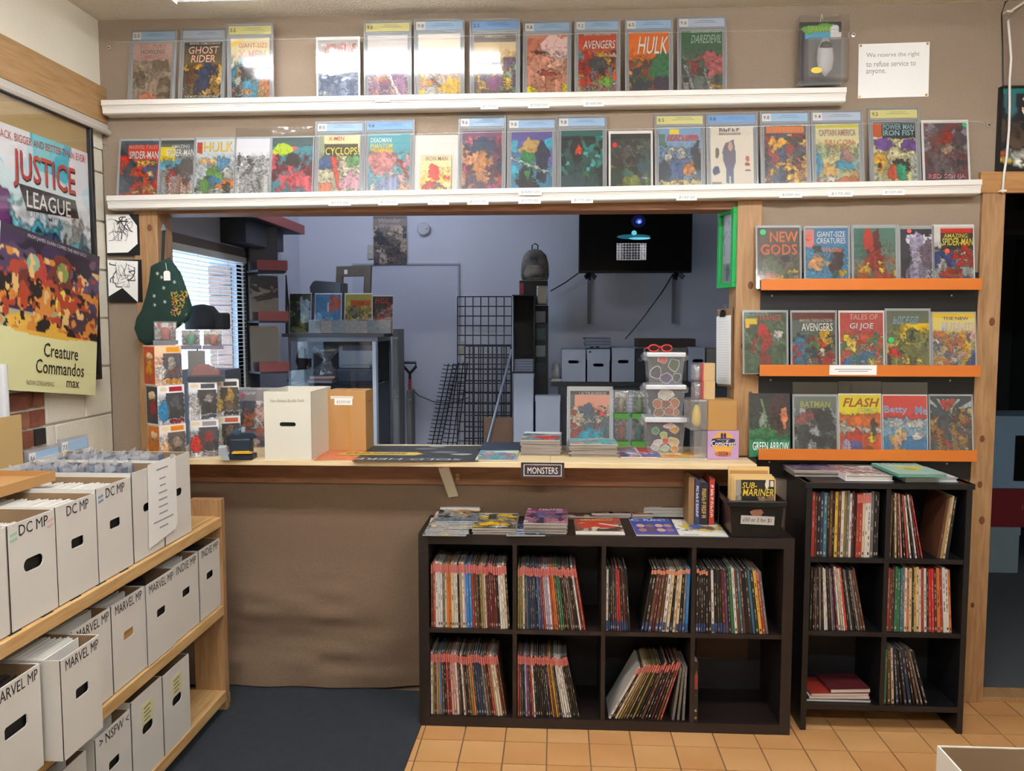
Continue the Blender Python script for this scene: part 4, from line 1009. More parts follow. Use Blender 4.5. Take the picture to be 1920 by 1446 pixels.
o.box(-wt - .008, wt + .008, -.02, -.006, bh - .022, bh).box(-wt - .008, wt + .008, D + .006, D + .02, bh - .022, bh).box(-wt - .008, -wt + .003, -.006, D + .006, bh - .022, bh).box(wt - .003, wt + .008, -.006, D + .006, bh - .022, bh)
o.build('rim', BLKP, t, bevel=.003)
MB().prism([(-.02, .0), (-.026, .012), (-.012, .02), (.016, .022), (.026, .01), (.014, -.006), (-.008, -.01)], lambda p, q, h: (p, h, q), -.006, -.004).build('sticker', mat('sticker_brown', '8a5a44', .5), t, (0, -.002, bh * .62))
MB().box(-.062, .064, -.011, -.0095, .052, .085).build('price_label', mat('label_grey', 'b4b0a8', .6), t, (0, .002, 0), (0, R(2), 0))
lettering('\u00a250 or 3 for $1', .108, .019, '2c2a2a', t, (.002, -.0102, .068), (0, R(2), 0), shear=.15)
for i in range(14):
    yy = .03 + i * .0065
    last = i == 0
    hh = .21 if i < 10 else .235
    o = thing('old_comic', 'front old comic with yellow title on black in the black bin' if last else 'old yellowed comic in the black bin, %s behind the front one' % ordw(i - 1), 'comic book', (xc + brnd.uniform(-.003, .003) - (.003 * (i % 3)), -.325 + yy, ZT + .006), (-.05, 0, 0), 'old comics in the black bin')
    ww = .148
    if last:
        c = link('cover', art_mesh(ww, hh, 'b 1c1a18 26221e;r 0 0 .14 .6 8c8478;e .8 .12 .05 .12 c8c0b0;e .66 .37 .1 .07 c89c80 .1;e .85 .45 .12 .2 6c5844;n 6 4c4438,8c7c68 .2 .35 .6;r .9 .02 .98 .12 c8c0b0;k 6 .4 .3', 5, 44), o, (0, -.0005, 0))
        lettering('SUB-', ww * .38, hh * .11, 'e4c03c', c, (-ww * .14, -.0012, hh * .9), shear=.2, name='title')
        lettering('MARINER', ww * .8, hh * .13, 'e4c03c', c, (ww * .08, -.0012, hh * .77), shear=.2, name='title')
    MB().box(-ww / 2 - .004, ww / 2 + .004, .0005, .0025, 0, hh + (.012 if not last else .004)).build('backing_board', mat('aged_card', 'dcb878', .7), o)
    if not last:
        MB().box(-ww / 2, ww / 2, .0, .0004, 0, hh).build('cover', mat('aged_cover%d' % (i % 3), ('c89c5c', 'b08448', 'd8b070')[i % 3], .7), o)
# ---------------------------------------------------------------- on top of the tall bookcase
ZS = .9855
stack((1512, 884), ZS, 3, .007, -.0, 'violet-grey comic at the left on the tall bookcase', 'violet-grey comic on tall bookcase', 'b 4c4c5c 6c5c6c;n 4 9c98a8,3c3c4c,7c6c80 .28 0 1;k 5 .4 0', w=.175, h=.24, seed=91, jit=.006)
def hard_flat(px, z, w, h, t, art, rot, label, edge, seed, titles=()):
    c = at(px[0], px[1], Z=z)
    c.y = min(c.y, -.024 - h / 2)
    o = thing('hardcover_book', label, 'book', (c.x, c.y, z), (0, 0, rot))
    MB().box(-w / 2, w / 2, -h / 2, h / 2, 0, .003).box(-w / 2, w / 2, -h / 2, h / 2, t - .003, t - .0004).box(-w / 2, -w / 2 + .003, -h / 2, h / 2, .003, t - .003).build('binding', mat('binding_' + edge, edge, .5), o)
    MB().box(-w / 2 + .003, w / 2 - .004, -h / 2 + .004, h / 2 - .004, .003, t - .003).build('pages', PAGES, o)
    link('cover', art_mesh(w, h, art, seed, 40), o, (0, -h / 2, t), (R(-90), 0, 0))
    for q in titles:
        lettering(q[0], q[3] * w, q[4] * h, q[5], o, ((q[1] - .5) * w, (.5 - q[2]) * h, t + .0006), (R(-90), 0, 0), name='title')
    return o
hard_flat((1594, 884), ZS + .001, .18, .24, .024, 'b e8e0dc e4dcd8;n 5 d8a89c,c88c84,e8d8d0,8c6c6c .22 .12 .85;r 0 .86 1 1 e8e4e0;k 6 .5 .12', -.01, 'white hardcover with pink cover art lying on the tall bookcase', 'e8e0e0', 93)
hard_flat((1700, 886), ZS + .001, .20, .25, .018, 'b b8c4cc a8b4bc;n 4 c8d4dc,98a4ac .25 0 1', .05, 'pale blue hardcover at the bottom of the right pile, tall bookcase', 'a8b8c4', 94)
hard_flat((1703, 884), ZS + .0195, .175, .25, .011, 'b 84b8a8 8cb4a4;n 3 a8ccc0 .3 0 1', .03, 'sea-green book second from top of the right pile, tall bookcase', '4c9c8c', 95)
hard_flat((1701, 884), ZS + .031, .175, .25, .011, 'b 7cb8ac 98bcac;n 3 a8ccc0,88b4b0 .25 0 1;e .55 .5 .28 .16 c8c054;e .55 .52 .14 .08 a8a038;r 0 .9 1 1 8cb0a4', .02, 'sea-green book with a yellow blot, top of right pile, tall bookcase', '4c9c8c', 96, [('~6', .5, .08, .8, .09, '3c5c5c')])
# ================================================================ left wall: framed posters, rack of comic boxes
RZ = (0, 0, R(90))      # things that face the room from the left wall: local -Y looks along +X
t = thing('framed_poster', 'large black-framed poster with red and white title on the left wall', 'poster', (-1.912, -.52, 1.385), RZ)
fw, fh = .74, 1.0
link('picture', art_mesh(fw, .90, 'b c8dce0 dce8e8;r 0 0 1 .05 e0e4e0;n 3 58b0c0,88c8d0,e8ecec .3 0 .5;e .46 .2 .4 .06 d8ece8 .4;e .62 .52 .16 .12 2c3c5c .3;e .62 .5 .12 .05 c05838 .2;e .92 .5 .05 .12 4c7484 .3;e .3 .42 .08 .16 6c3c6c .4;r 0 .6 1 1 4c4858;n 4 3c3c50,8c8c98 .25 .6 1;e .88 .86 .12 .14 b84830 .4;e .86 .97 .16 .06 d8a0a0 .4;k 7 .5 .3', 3, 80), t, (0, -.002, .0))
lettering('THE LEAGUE IS BACK. BIGGER AND BETTER THAN EVER!', fw * .98, .028, 'c04c40', t, (-.01, -.004, .865), (0, R(-1), 0))
lettering('JUSTICE', fw * .50, .135, 'c83c30', t, (.085, -.006, .755), (0, R(1), 0), name='title')
lettering('JUSTICE', fw * .50, .135, '2c2428', t, (.091, -.004, .749), (0, R(1), 0), name='title_shadow')
MB().prism([(-.17, .05), (.17, .04), (.19, -.03), (-.13, -.04)], lambda p, q, h: (p, h, q), -.004, -.003).build('title_plate', mat('ink_2c2428', '2c2428'), t, (.10, 0, .655))
lettering('LEAGUE', fw * .36, .06, 'ece8e4', t, (.10, -.006, .655), (0, R(1), 0), name='title')
lettering('UNLIMITED', fw * .34, .022, 'a8b8bc', t, (.10, -.004, .60), (0, R(2), 0), name='title')
MB().lathe([(.05, 0), (.05, .001)], 24).build('round_emblem', mat('emblem_blue', '2c6488', .5), t, (-.28, -.004, .76), (R(90), 0, 0))
lettering('DC', .05, .04, 'dce4e8', t, (-.28, -.006, .76))
MB().box(-fw / 2, fw / 2, 0, .012, 0, fh).build('backing', mat('tan_mat', 'b89c68', .6), t)
for a, b, c, d in ((-fw / 2 - .02, fw / 2 + .02, fh, fh + .024), (-fw / 2 - .02, fw / 2 + .02, -.024, 0), (-fw / 2 - .02, -fw / 2, 0, fh), (fw / 2, fw / 2 + .02, 0, fh)):
    MB().box(a, b, -.018, .014, c, d).build('frame_bar', BLKP, t, bevel=.002)
MB().box(-fw / 2, fw / 2, -.010, -.009, 0, fh).build('glass', GLASS, t)
t = thing('loose_poster', 'dark purple and yellow poster hung askew over the framed poster', 'poster', (-1.888, -.53, 1.35), (0, R(7), R(90)))
pw, ph = .60, .575
t.location = (-1.886, -.50, 1.335)
link('picture', art_mesh(pw, ph, 'b 4c3c58 d8d498;r 0 0 1 .05 3c3440;r 0 .05 1 .45 52405c;n 4 2c2430,6c4c64,40304c .3 .05 .5;r 0 .62 1 1 d8d49c;e .5 .58 .42 .06 d8a840 .4;e .45 .32 .3 .2 6c342c .6;e .36 .26 .1 .12 a83c34 .4;e .62 .4 .08 .1 d8c858 .4;e .3 .2 .06 .06 88a890 .4;e .58 .18 .06 .07 7c8c4c .4;n 5 2c2420,c88038,a8442c .22 .3 .62;e .85 .5 .2 .1 4c3840 .4;n 14 2c2420,c88038,d8b070,a8442c .12 .14 .6', 8, 80), t, (0, -.001, 0))
MB().box(-pw / 2, pw / 2, 0, .001, 0, ph).build('sheet', PAPER, t)
lettering('FROM JAMES GUNN COMES THE NEW DCU', pw * .6, .016, 'c8c0c8', t, (.02, -.003, ph * .965))
lettering('Creature\nCommandos', pw * .50, .115, '2c2820', t, (.06, -.003, ph * .22), name='title')
lettering('NOW STREAMING', pw * .26, .017, '6c6850', t, (-.06, -.003, ph * .055))
lettering('max', pw * .14, .026, '2c2820', t, (.14, -.003, ph * .065), name='title')
# pencil sketches pinned left of the post
for i, (q, lab) in enumerate((((198, 257, 402, 479), 'upper black-and-white pencil sketch on black board by the post'), ((201, 262, 487, 567), 'lower pencil sketch cut like a pennant, on black board'))):
    a, b = at(q[0], q[3], Y=-.012), at(q[1], q[2], Y=-.012)
    w, h = b.x - a.x, b.z - a.z
    t = thing('pencil_sketch', lab, 'drawing', ((a.x + b.x) / 2 + .008, -.014, a.z))
    MB().box(-w / 2, w / 2, 0, .012, 0, h).build('board', BLK, t)
    poly = [(-w / 2 + .002, .01), (.02, .012), (w * .44, h * .28), (w * .44, h * .72), (w * .2, h), (-w / 2 + .002, h)] if i == 0 else [(-w / 2 + .002, h * .14), (-.012, h * .34), (w * .36, 0), (w * .4, h * .96), (-w / 2 + .002, h)]
    sh = MB().prism(poly, lambda p, q2, hh: (p, hh, q2), -.0016, -.0004).build('paper', PAPER, t)
    ln = MB()
    r2 = random.Random(20 + i)
    for k in range(26):
        x, z = r2.uniform(-.3, .18) * w, r2.uniform(.42, .9) * h
        pts = []
        an = r2.uniform(0, 6.28)
        for j in range(7):
            pts.append((x, -.0022, z))
            an += r2.uniform(-.3, .5)
            x = min(max(x + math.cos(an) * .010, -.42 * w), .3 * w)
            z = min(max(z + math.sin(an) * .010, .36 * h), .93 * h)
        ln.tube(pts, .0009 if k > 6 else .0022, 4)
    ln.build('pencil_lines', mat('graphite', '3c3c40', .6), t)['kind'] = 'stuff'
# ---- pine rack
rk = thing('pine_rack', 'low three-shelf pine rack along the left wall, filled with boxes', 'rack', (0, 0, 0))
for z in (.816, .451, .090):
    MB().box(XL + .03, -1.372, -2.6, -.262, z - .020, z).build('shelf_board', WOODY, rk)
    MB().box(-1.372, -1.345, -2.6, -.262, z - .042, z - (0 if z < .2 else .003)).build('front_rail', WOODY, rk, bevel=.002)
for (x0, x1, y0, y1) in ((-1.475, -1.347, -.261, -.225), (XL + .03, XL + .12, -.261, -.225)):
    MB().box(x0, x1, y0, y1, 0, .885).build('end_post', WOOD, rk, bevel=.002)
MB().box(XL + .03, -1.36, -.223, -.19, .0, .05).build('floor_rail', WOODY, rk)
for k in range(7):
    MB().box(-1.3725, -1.357, -1.0 - k * .13, -.955 - k * .13, .813, .8163).build('paint_mark', BLKP, rk)

def holed_panel(mb, w, h, cz, hw, hh, t, rectish=False):
    """panel in the XZ plane with a hand hole; front at y=0, back at y=t"""
    inner = []
    n = 6
    for sx, a0 in ((1, -90), (-1, 90)):
        for k in range(n + 1):
            a = R(a0 + 180 * k / n) if not rectish else R(a0 + 180 * k / n)
            r = hh
            px, pz = sx * (hw - hh), 0
            dx, dz = math.cos(a) * r, math.sin(a) * r
            if rectish:
                dx, dz = max(-r, min(r, dx * 1.35)), max(-r, min(r, dz * 1.35))
            inner.append((px + dx, cz + pz + dz))
    outer = []
    for x, z in inner:
        dx, dz = x, z - cz
        s = min((w / 2) / abs(dx) if dx else 1e9, ((h - cz) if dz > 0 else cz) / abs(dz) if dz else 1e9)
        outer.append((dx * s, cz + dz * s))
    N = len(inner)
    corners = [(w / 2, 0), (w / 2, h), (-w / 2, h), (-w / 2, 0)]
    def par(p):         # position along the outline, anticlockwise from the lower right corner
        if abs(p[0] - w / 2) < 1e-6:
            return p[1]
        if abs(p[1] - h) < 1e-6:
            return h + (w / 2 - p[0])
        if abs(p[0] + w / 2) < 1e-6:
            return h + w + (h - p[1])
        return 2 * h + w + (p[0] + w / 2)
    cpar = [0, h, h + w, 2 * h + w]
    for y, flip in ((0, 0), (t, 1)):
        for k in range(N):
            j = (k + 1) % N
            A, B = outer[k], outer[j]
            ta, tb = par(A), par(B)
            if tb < ta - 1e-9:
                tb += 2 * (w + h)
            pts = [inner[k], A]
            for c in range(8):
                tc_ = cpar[c % 4] + 2 * (w + h) * (c // 4)
                if ta + 1e-6 < tc_ < tb - 1e-6:
                    pts.append(corners[c % 4])
            pts += [B, inner[j]]
            q = [(p[0], y, p[1]) for p in pts]
            mb.face(q if not flip else q[::-1])
    for k in range(N):
        j = (k + 1) % N
        mb.face([(inner[k][0], 0, inner[k][1]), (inner[j][0], 0, inner[j][1]), (inner[j][0], t, inner[j][1]), (inner[k][0], t, inner[k][1])])
    mb.face([(-w / 2, 0, h), (w / 2, 0, h), (w / 2, t, h), (-w / 2, t, h)])

def comic_box(loc, w, h, d, label, text=None, rot=RZ, fill=None, tw=.6, tsh=0, hole=(.03, .014), rectish=True, group='white comic boxes', sp=None, cz=.56, tz=.92, mat_=None):
    m = mat_ or CARDW
    t = thing('comic_box', label, 'box', loc, rot, group)
    c = .003
    mb = MB()
    holed_panel(mb, w, h, h * cz, hole[0], hole[1], c, rectish)
    mb.box(-w / 2, -w / 2 + c, c, d, 0, h).box(w / 2 - c, w / 2, c, d, 0, h).box(-w / 2, w / 2, d - c, d, 0, h).box(-w / 2 + c, w / 2 - c, c, d - c, 0, c)
    mb.build('carton', m, t)
    MB().box(-w / 2 + c, w / 2 - c, c * 1.2, c * 1.8, h * .62, h - .001).box(w / 2 - c * 1.6, w / 2 - c * 1.02, c * 2, d - c, h * .6, h - .001).build('inner_lining', CARDK, t)
    MB().box(-w / 2 + .01, w / 2 - .01, .013, .017, c * 1.5, h * .78).build('hole_shade', mat('dark_front', '1c1814', .8), t)  # dark board added behind the hand hole, standing for the shade inside
    if text:
        lettering(text, w * tw, h * .105, '24221f', t, (w * .03, -.0008, h * tz), shear=tsh, name='marker_lettering')
    if fill:
        f0, f1, fh, fm = fill
        s = MB()
        r2 = random.Random(int(loc[1] * 1000))
        y = max(f0, .055)
        while y < min(f1, d - .03):
            z = fh + r2.uniform(-.004, .004)
            s.box(-w / 2 + .008 + r2.uniform(0, .004), w / 2 - .008 - r2.uniform(0, .004), y, y + .0025, c * 1.5, z)
            y += .0055
        o = s.build('row_of_comics', fm, None, loc, rot)
        o['kind'] = 'stuff'
        tag(o, 'white edges of boarded comics packed inside the ' + (sp or 'box'), 'comic books', 'comics packed in boxes')
    return t
WB = mat('board_edges', 'e8e4da', .7)
DK = mat('dark_comics', '3a3634', .6)
D0 = .47
# top shelf
comic_box((-1.36, -.60, .8165), .20, .300, D0, 'white box at the far end of the rack top, half behind a price sheet', None, hole=(.034, .014), rectish=False)
comic_box((-1.36, -.812, .8165), .20, .295, D0, 'white box left of the price sheet, full of glossy bagged comics', None, hole=(.034, .014), rectish=False)
comic_box((-1.36, -1.018, .8165), .194, .285, D0, 'third top-shelf box from the far end, thin DC MP marking', 'DC MP', fill=(.02, .40, .265, WB), sp='third top-shelf box', tw=.55)
comic_box((-1.36, -1.216, .8165), .194, .275, D0, 'fourth top-shelf box from the far end, bold DC MP near its top right', 'DC MP', fill=(.06, .45, .255, WB), sp='fourth top-shelf box', tw=.55)
comic_box((-1.36, -1.412, .8165), .19, .272, D0, 'fifth top-shelf box, DC MP with green and pink smears', 'DC MP', fill=(.10, .5, .235, WB), sp='fifth top-shelf box', tw=.62, hole=(.04, .017), rectish=False)
comic_box((-1.36, -1.610, .8165), .19, .272, D0, 'white box on the rack top cut off by the left edge', None)
for (y, dx, col) in ((-1.018, -.075, '6c94b8'), (-1.412, -.075, '9cc8ac'), (-1.412, .075, 'dcb4b0')):
    for k in range(2):
        MB().box(-.013, .013, -.0006, 0, -.003, .003).build('crayon_mark', mat('cr_' + col, col, .7), None, (-1.3595, y + dx, 1.075 - k * .014 - (.012 if y < -1.2 else 0)), (0, R(-8), R(90))).parent = None
for o in [o for o in COL.objects if o.name.startswith('crayon_mark')]:
    bx = [b for b in COL.objects if b.name.startswith('comic_box') and abs(b.location.y - o.location.y) < .1 and b.location.z > .8][0]
    wy = o.location.y - bx.location.y
    o.location = (wy, -.0006, o.location.z - bx.location.z)
    o.rotation_euler = (0, R(-8), 0)
    o.parent = bx
# mid shelf
comic_box((-1.357, -.358, .4515), .190, .275, D0, 'farthest middle-shelf box, marked INDIE MP, beside the rack post', 'INDIE MP', fill=(.06, .3, .25, DK), sp='farthest middle-shelf box', tw=.8)
comic_box((-1.357, -.563, .4515), .196, .275, D0, 'second middle-shelf box from the far end, marked INDIE MP', 'INDIE MP', fill=(.03, .35, .262, WB), sp='second middle-shelf box', tw=.8)
comic_box((-1.350, -.768, .4515), .200, .275, D0, 'third middle-shelf box, marked MARVEL MP, red comic showing inside', 'MARVEL MP', fill=(.10, .35, .24, DK), sp='third middle-shelf box', tw=.84)
comic_box((-1.357, -.968, .4515), .192, .275, D0, 'fourth middle-shelf box, marked MARVEL MP, brown card in its hand hole', 'MARVEL MP', fill=(.05, .35, .26, WB), sp='fourth middle-shelf box', tw=.84)
comic_box((-1.357, -1.168, .4515), .196, .275, D0, 'middle-shelf MARVEL MP box pushed back behind a protruding one', 'MARVEL MP', fill=(.02, .35, .27, WB), sp='pushed-back box', tw=.84)
comic_box((-1.275, -1.360, .4515), .180, .270, .56, 'box sticking out of the middle shelf, marked MARVEL MP', 'MARVEL MP', fill=(.01, .4, .262, WB), sp='box sticking out of the rack', tw=.84)
comic_box((-1.320, -1.565, .4515), .196, .270, .56, 'nearest middle-shelf box at the left edge, marked MARVEL MP', 'MARVEL MP', fill=(.01, .25, .24, DK), sp='nearest middle-shelf box', tw=.84, hole=(.042, .016))
MB().box(-.05, .05, .0045, .0055, .13, .175).build('brown_card', CARDB, [o for o in COL.objects if 'brown card in its hand' in o.get('label', '')][0])
# bottom shelf
comic_box((-1.350, -.675, .0905), .200, .285, D0, 'farthest bottom-shelf box with a yellow note above its hand hole', None, hole=(.036, .016), rectish=False)
comic_box((-1.352, -.880, .0905), .200, .290, D0, 'second bottom-shelf box with a yellow note, beside the NSFW one', None, hole=(.036, .016), rectish=False)
comic_box((-1.352, -1.086, .0905), .196, .275, D0, 'bottom-shelf box marked NSFW in black marker', '> NSFW <', fill=(.02, .4, .262, WB), sp='NSFW box', tw=.85)
comic_box((-1.37, -1.30, .0905), .196, .255, D0, 'bottom-shelf box at the lower left, low and nearly hidden', None, fill=(.02, .4, .245, WB), sp='low bottom-shelf box')
for y, tx in ((-.675, ''), (-.880, '')):
    bx = [b for b in COL.objects if b.name.startswith('comic_box') and abs(b.location.y - y) < .01 and b.location.z < .2][0]
    n = MB().box(-.036, .036, -.0012, -.0002, -.034, .034).build('yellow_note', mat('note_yellow', 'd8d49c', .7), bx, (0, 0, .215), (0, R(-3), 0))
    s = MB()
    for k in range(4):
        s.box(-.024, .020 - .008 * (k % 2), -.0016, -.0011, .018 - k * .014, .022 - k * .014)
    s.build('note_writing', mat('note_ink', '6c6c5c', .7), n)['kind'] = 'stuff'
# price sheet taped over the two far boxes
t = thing('price_sheet', 'white price sheet taped across the two far top boxes', 'paper', (-1.356, -.72, .86), RZ)
MB().prism([(-.105, -.02), (.085, .0), (.1, .02), (.1, .265), (-.095, .262)], lambda p, q, h: (p, h, q), -.0012, 0).build('sheet', PAPER, t)
s = MB()
for k in range(9):
    a = (.04, .022, .02, .03, .03, .032, .03, .07, .03)[k]
    s.box(-a, a, -.0018, -.0013, .232 - k * .024 - (.01 if k else 0), .237 - k * .024 - (.01 if k else 0))
s.build('typed_lines', mat('grey_ink', '9a9a9c', .6), t)['kind'] = 'stuff'
MB().box(.06, .09, -.002, -.0014, .258, .272).build('tape', clear_mat('tape', base=.1, gloss=.2, haze=.4), t)
# bagged comics in the two far boxes, faces toward the room, loose bag tops glinting
for k in range(24):
    yy = -.60 if k % 2 else -.812
    d = .07 + (k // 2) * .028
    o = thing('bagged_comic', '%s bagged comic from the front in the %s top-shelf box' % (ordw(k // 2), 'far-end' if k % 2 else 'second'), 'comic book', (-1.37 - d, yy, .8215), (-.04 - .004 * (k % 5), 0, R(90)), 'bagged comics in the far top boxes')
    MB().box(-.088, .088, 0, .002, 0, .285 + .004 * (k % 3)).build('board', mat('bag_blue', '6c7890', .6), o)
    r2 = random.Random(k)
    zs = [.287 + r2.uniform(0, .03) for _ in range(7)]
    xs = [-.094 + .188 * i / 6 for i in range(7)]
    b = MB()
    for i in range(6):
        b.face([(xs[i], -.002, .2), (xs[i + 1], -.002, .2), (xs[i + 1], r2.uniform(-.012, .012), zs[i + 1]), (xs[i], r2.uniform(-.012, .012), zs[i])])
    b.build('bag', clear_mat('crinkle_bag', base=.12, gloss=.12, haze=.35), o)
# two slabs standing at the back by the wall
for i, (y0, y1, yt, gr) in enumerate(((-.715, -.535, 1.155, '9.6'), (-.525, -.345, 1.165, '7.5'))):
    o = thing('graded_comic', ('nearer' if i == 0 else 'farther') + ' blue-labelled slab standing behind the bagged comics by the block wall', 'comic book', (-1.838, (y0 + y1) / 2, .8175), RZ, 'slabs in the far top boxes')
    w, h = y1 - y0, yt - .822
    MB().box(-w / 2, w / 2, 0, .012, 0, h).build('case', FROST, o)
    MB().box(-w * .46, w * .46, -.002, -.0005, h - .052, h - .012).build('grade_label', mat(*CLAB['b'], .5), o)
    MB().box(-w * .46, -w * .27, -.003, -.002, h - .052, h - .012).build('grade_box', PAPER, o)
    lettering(gr, .026, .018, '2b2e33', o, (-w * .365, -.0034, h - .032), name='grade_number')
# cardboard lid, leaning boards and paper rolls at the left edge
t = thing('kraft_tray', 'shallow brown cardboard tray behind the DC MP boxes', 'box', (-1.74, -1.16, 1.094), RZ)
o = MB()
holed_panel(o, .32, .18, .09, .03, .012, .003)
o.build('top', CARDB, t, (0, .0, 0), (R(90), 0, 0))
MB().box(-.16, .16, -.184, -.18, -.01, .02).box(-.16, .16, -.001, .003, -.01, .02).box(-.16, -.157, -.18, 0, -.01, .02).box(.157, .16, -.18, 0, -.01, .02).build('edge', CARDB, t)
t.location.z = 1.114
tag(MB().box(-.16, .06, 0, .006, 0, .462).build('cardboard_sheet', mat('kraft', 'c0a068', .8), None, (-1.843, -.79, .8175), (0, 0, R(90))), 'tan cardboard sheet leaning on the wall at the left edge', 'cardboard')
for i, (y, zt, r) in enumerate(((-.86, 1.45, .02), (-.815, 1.46, .018), (-.765, 1.455, .021))):
    o = MB().lathe([(r, 0), (r, zt - .8175), (r - .003, zt - .8175), (r - .003, zt - .86)], 14).build('poster_tube', mat('tube_white', 'd4d4d4', .5), None, (-1.884, y, .8175), smooth=False)
    tag(o, '%s upright white poster tube from the left at the left edge' % ordw(i), 'tube', 'white poster tubes')
t = MB().box(-.12, .02, 0, .006, 0, .40).build('dark_folder', mat('dk_brown', '4c342c', .6), None, (-1.834, -.98, .8175), (0, 0, R(90)))
tag(t, 'dark brown board standing in front of the tan cardboard, left edge', 'board')
# ================================================================ counter and the things on it
ZK = 1.035
t = thing('counter_top', 'pale plywood counter board across the opening', 'counter', (0, 0, 0))
MB().prism([(-1.9, -.19), (-.02, -.19), (-.02, .272), (-1.695, .272), (-1.695, -.019), (-1.9, -.019)], lambda p, q, h: (p, q, h), ZK - .022, ZK).build('board', PLY, t, bevel=.002)
MB().prism([(-.019, -.19), (.80, -.19), (.80, -.019), (.74, -.019), (.74, .272), (-.019, .272)], lambda p, q, h: (p, q, h), ZK - .022, ZK).build('board', PLY, t, bevel=.002)
a = at(836, 876, Y=-.165)
MB().bar((a.x - .012, -.155, ZK - .024), (a.x + .012, -.022, .862), .042, .018, up=(0, 1, 0)).build('bracket', mat('bracket_white', 'cfc0a2', .6), t)
for py in (891, 898):
    p = at(858, py, Y=-.018)
    MB().lathe([(.008, 0), (.007, .002)], 10, sx=1.2).build('wood_plug', mat('plug', 'caa080', .6), t, (p.x, -.018, p.z), (R(90), 0, 0))

def onc(px, py):
    return at(px, py, Z=ZK)
# --- stocking on the post
t = thing('christmas_stocking', 'dark green Christmas stocking hanging on the left timber post', 'stocking', (0, 0, 0))
ou = [(286, 497), (318, 482), (338, 510), (352, 550), (362, 583), (352, 602), (332, 616), (308, 634), (280, 652), (262, 640), (254, 618), (258, 598), (268, 582), (276, 556), (283, 525)]
P3 = [at(x, y, Y=-.075) for x, y in ou]
cx = sum(p.x for p in P3) / len(P3)
cz = sum(p.z for p in P3) / len(P3)
mb = MB()
n = len(P3)
for yo, sc_ in ((-.028, .86), (-.02, .95), (0, 1.0), (.02, .95), (.028, .86)):
    mb.v += [(cx + (p.x - cx) * sc_, -.075 + yo, cz + (p.z - cz) * sc_) for p in P3]
for k in range(4):
    for j in range(n):
        j2 = (j + 1) % n
        mb.f.append([k * n + j, k * n + j2, (k + 1) * n + j2, (k + 1) * n + j])
        mb.m.append(0)
mb.f += [list(range(n))[::-1], [4 * n + j for j in range(n)]]
mb.m += [0, 0]
mb.build('sock', mat('green_felt', '16352c', .9, bump=.3, bs=200), t, smooth=True)
rs = random.Random(3)
SEQ = [mat('sequin_%s' % c, c, .3, metal=.6) for c in ('e0a060', 'e8d060', 'c8d858', 'e8b8a0', 'd88840')]
for k in range(150):
    u, v = rs.uniform(-1, 1), rs.uniform(0, 1)
    if abs(u) > 1 - v * .55:
        continue
    x, y = 333 + u * 17 - (v - .5) * 10, 546 + v * 46
    p = at(x, y, Y=-.104)
    MB().lathe([(.0036, 0), (.003, .0012)], 6).build('sequin', SEQ[(k + int(v * 3)) % 5], t, (p.x, -.1035, p.z), (R(90), 0, 0))
for (x, y) in ((295, 513), (307, 540), (289, 555), (309, 566), (290, 572), (327, 529), (346, 589), (342, 608), (303, 520)):
    p = at(x, y, Y=-.104)
    s = MB()
    for a in range(3):
        an = R(60 * a + 15)
        s.bar((-.008 * math.cos(an), 0, -.008 * math.sin(an)), (.008 * math.cos(an), 0, .008 * math.sin(an)), .001, .002, up=(0, 1, 0))
    s.build('snowflake', PAPER, t, (p.x, -.1035 if 285 < x < 335 else -.098, p.z))
for (x, y, poly, c) in ((273, 601, [(-.008, -.008), (.009, -.008), (0, .011)], 'd8c060'), (287, 604, [(0, -.01), (.009, .002), (.005, .008), (0, .004), (-.005, .008), (-.009, .002)], 'e8e4dc'), (267, 628, [(-.004, -.009), (.006, -.006), (.007, .005), (.002, .011), (-.006, .004)], 'd8d0c0')):
    p = at(x, y, Y=-.1)
    MB().prism(poly, lambda p2, q, h: (p2, h, q), 0, .0015).build('felt_patch', mat('felt_' + c, c, .8), t, (p.x, -.099, p.z))
p = at(305, 430, Y=-.03)
q = at(306, 490, Y=-.06)
MB().bar((p.x, -.018, p.z), (q.x, -.065, q.z), .012, .004).build('hanging_loop', mat('loop_green', '1c2420', .9), t)
MB().prism([(-.012, -.014), (.014, -.008), (.0, .02)], lambda p2, q2, h: (p2, h, q2), -.03, -.014).build('hook', mat('steel_lt', '9c9c9c', .3, metal=.8), t, (p.x + .002, 0, p.z + .006))
p = at(313, 517, Y=-.11)
MB().prism([(-.014, -.02), (.014, -.02), (.014, .013), (.008, .02), (-.008, .02), (-.014, .013)], lambda p2, q2, h: (p2, h, q2), 0, .001).build('swing_tag', PAPER, t, (p.x, -.110, p.z))
MB().tube([(p.x, -.109, p.z + .018), (p.x - .004, -.108, p.z + .045), (p.x - .014, -.09, p.z + .065)], .001, 5).build('tag_string', PAPER, t)

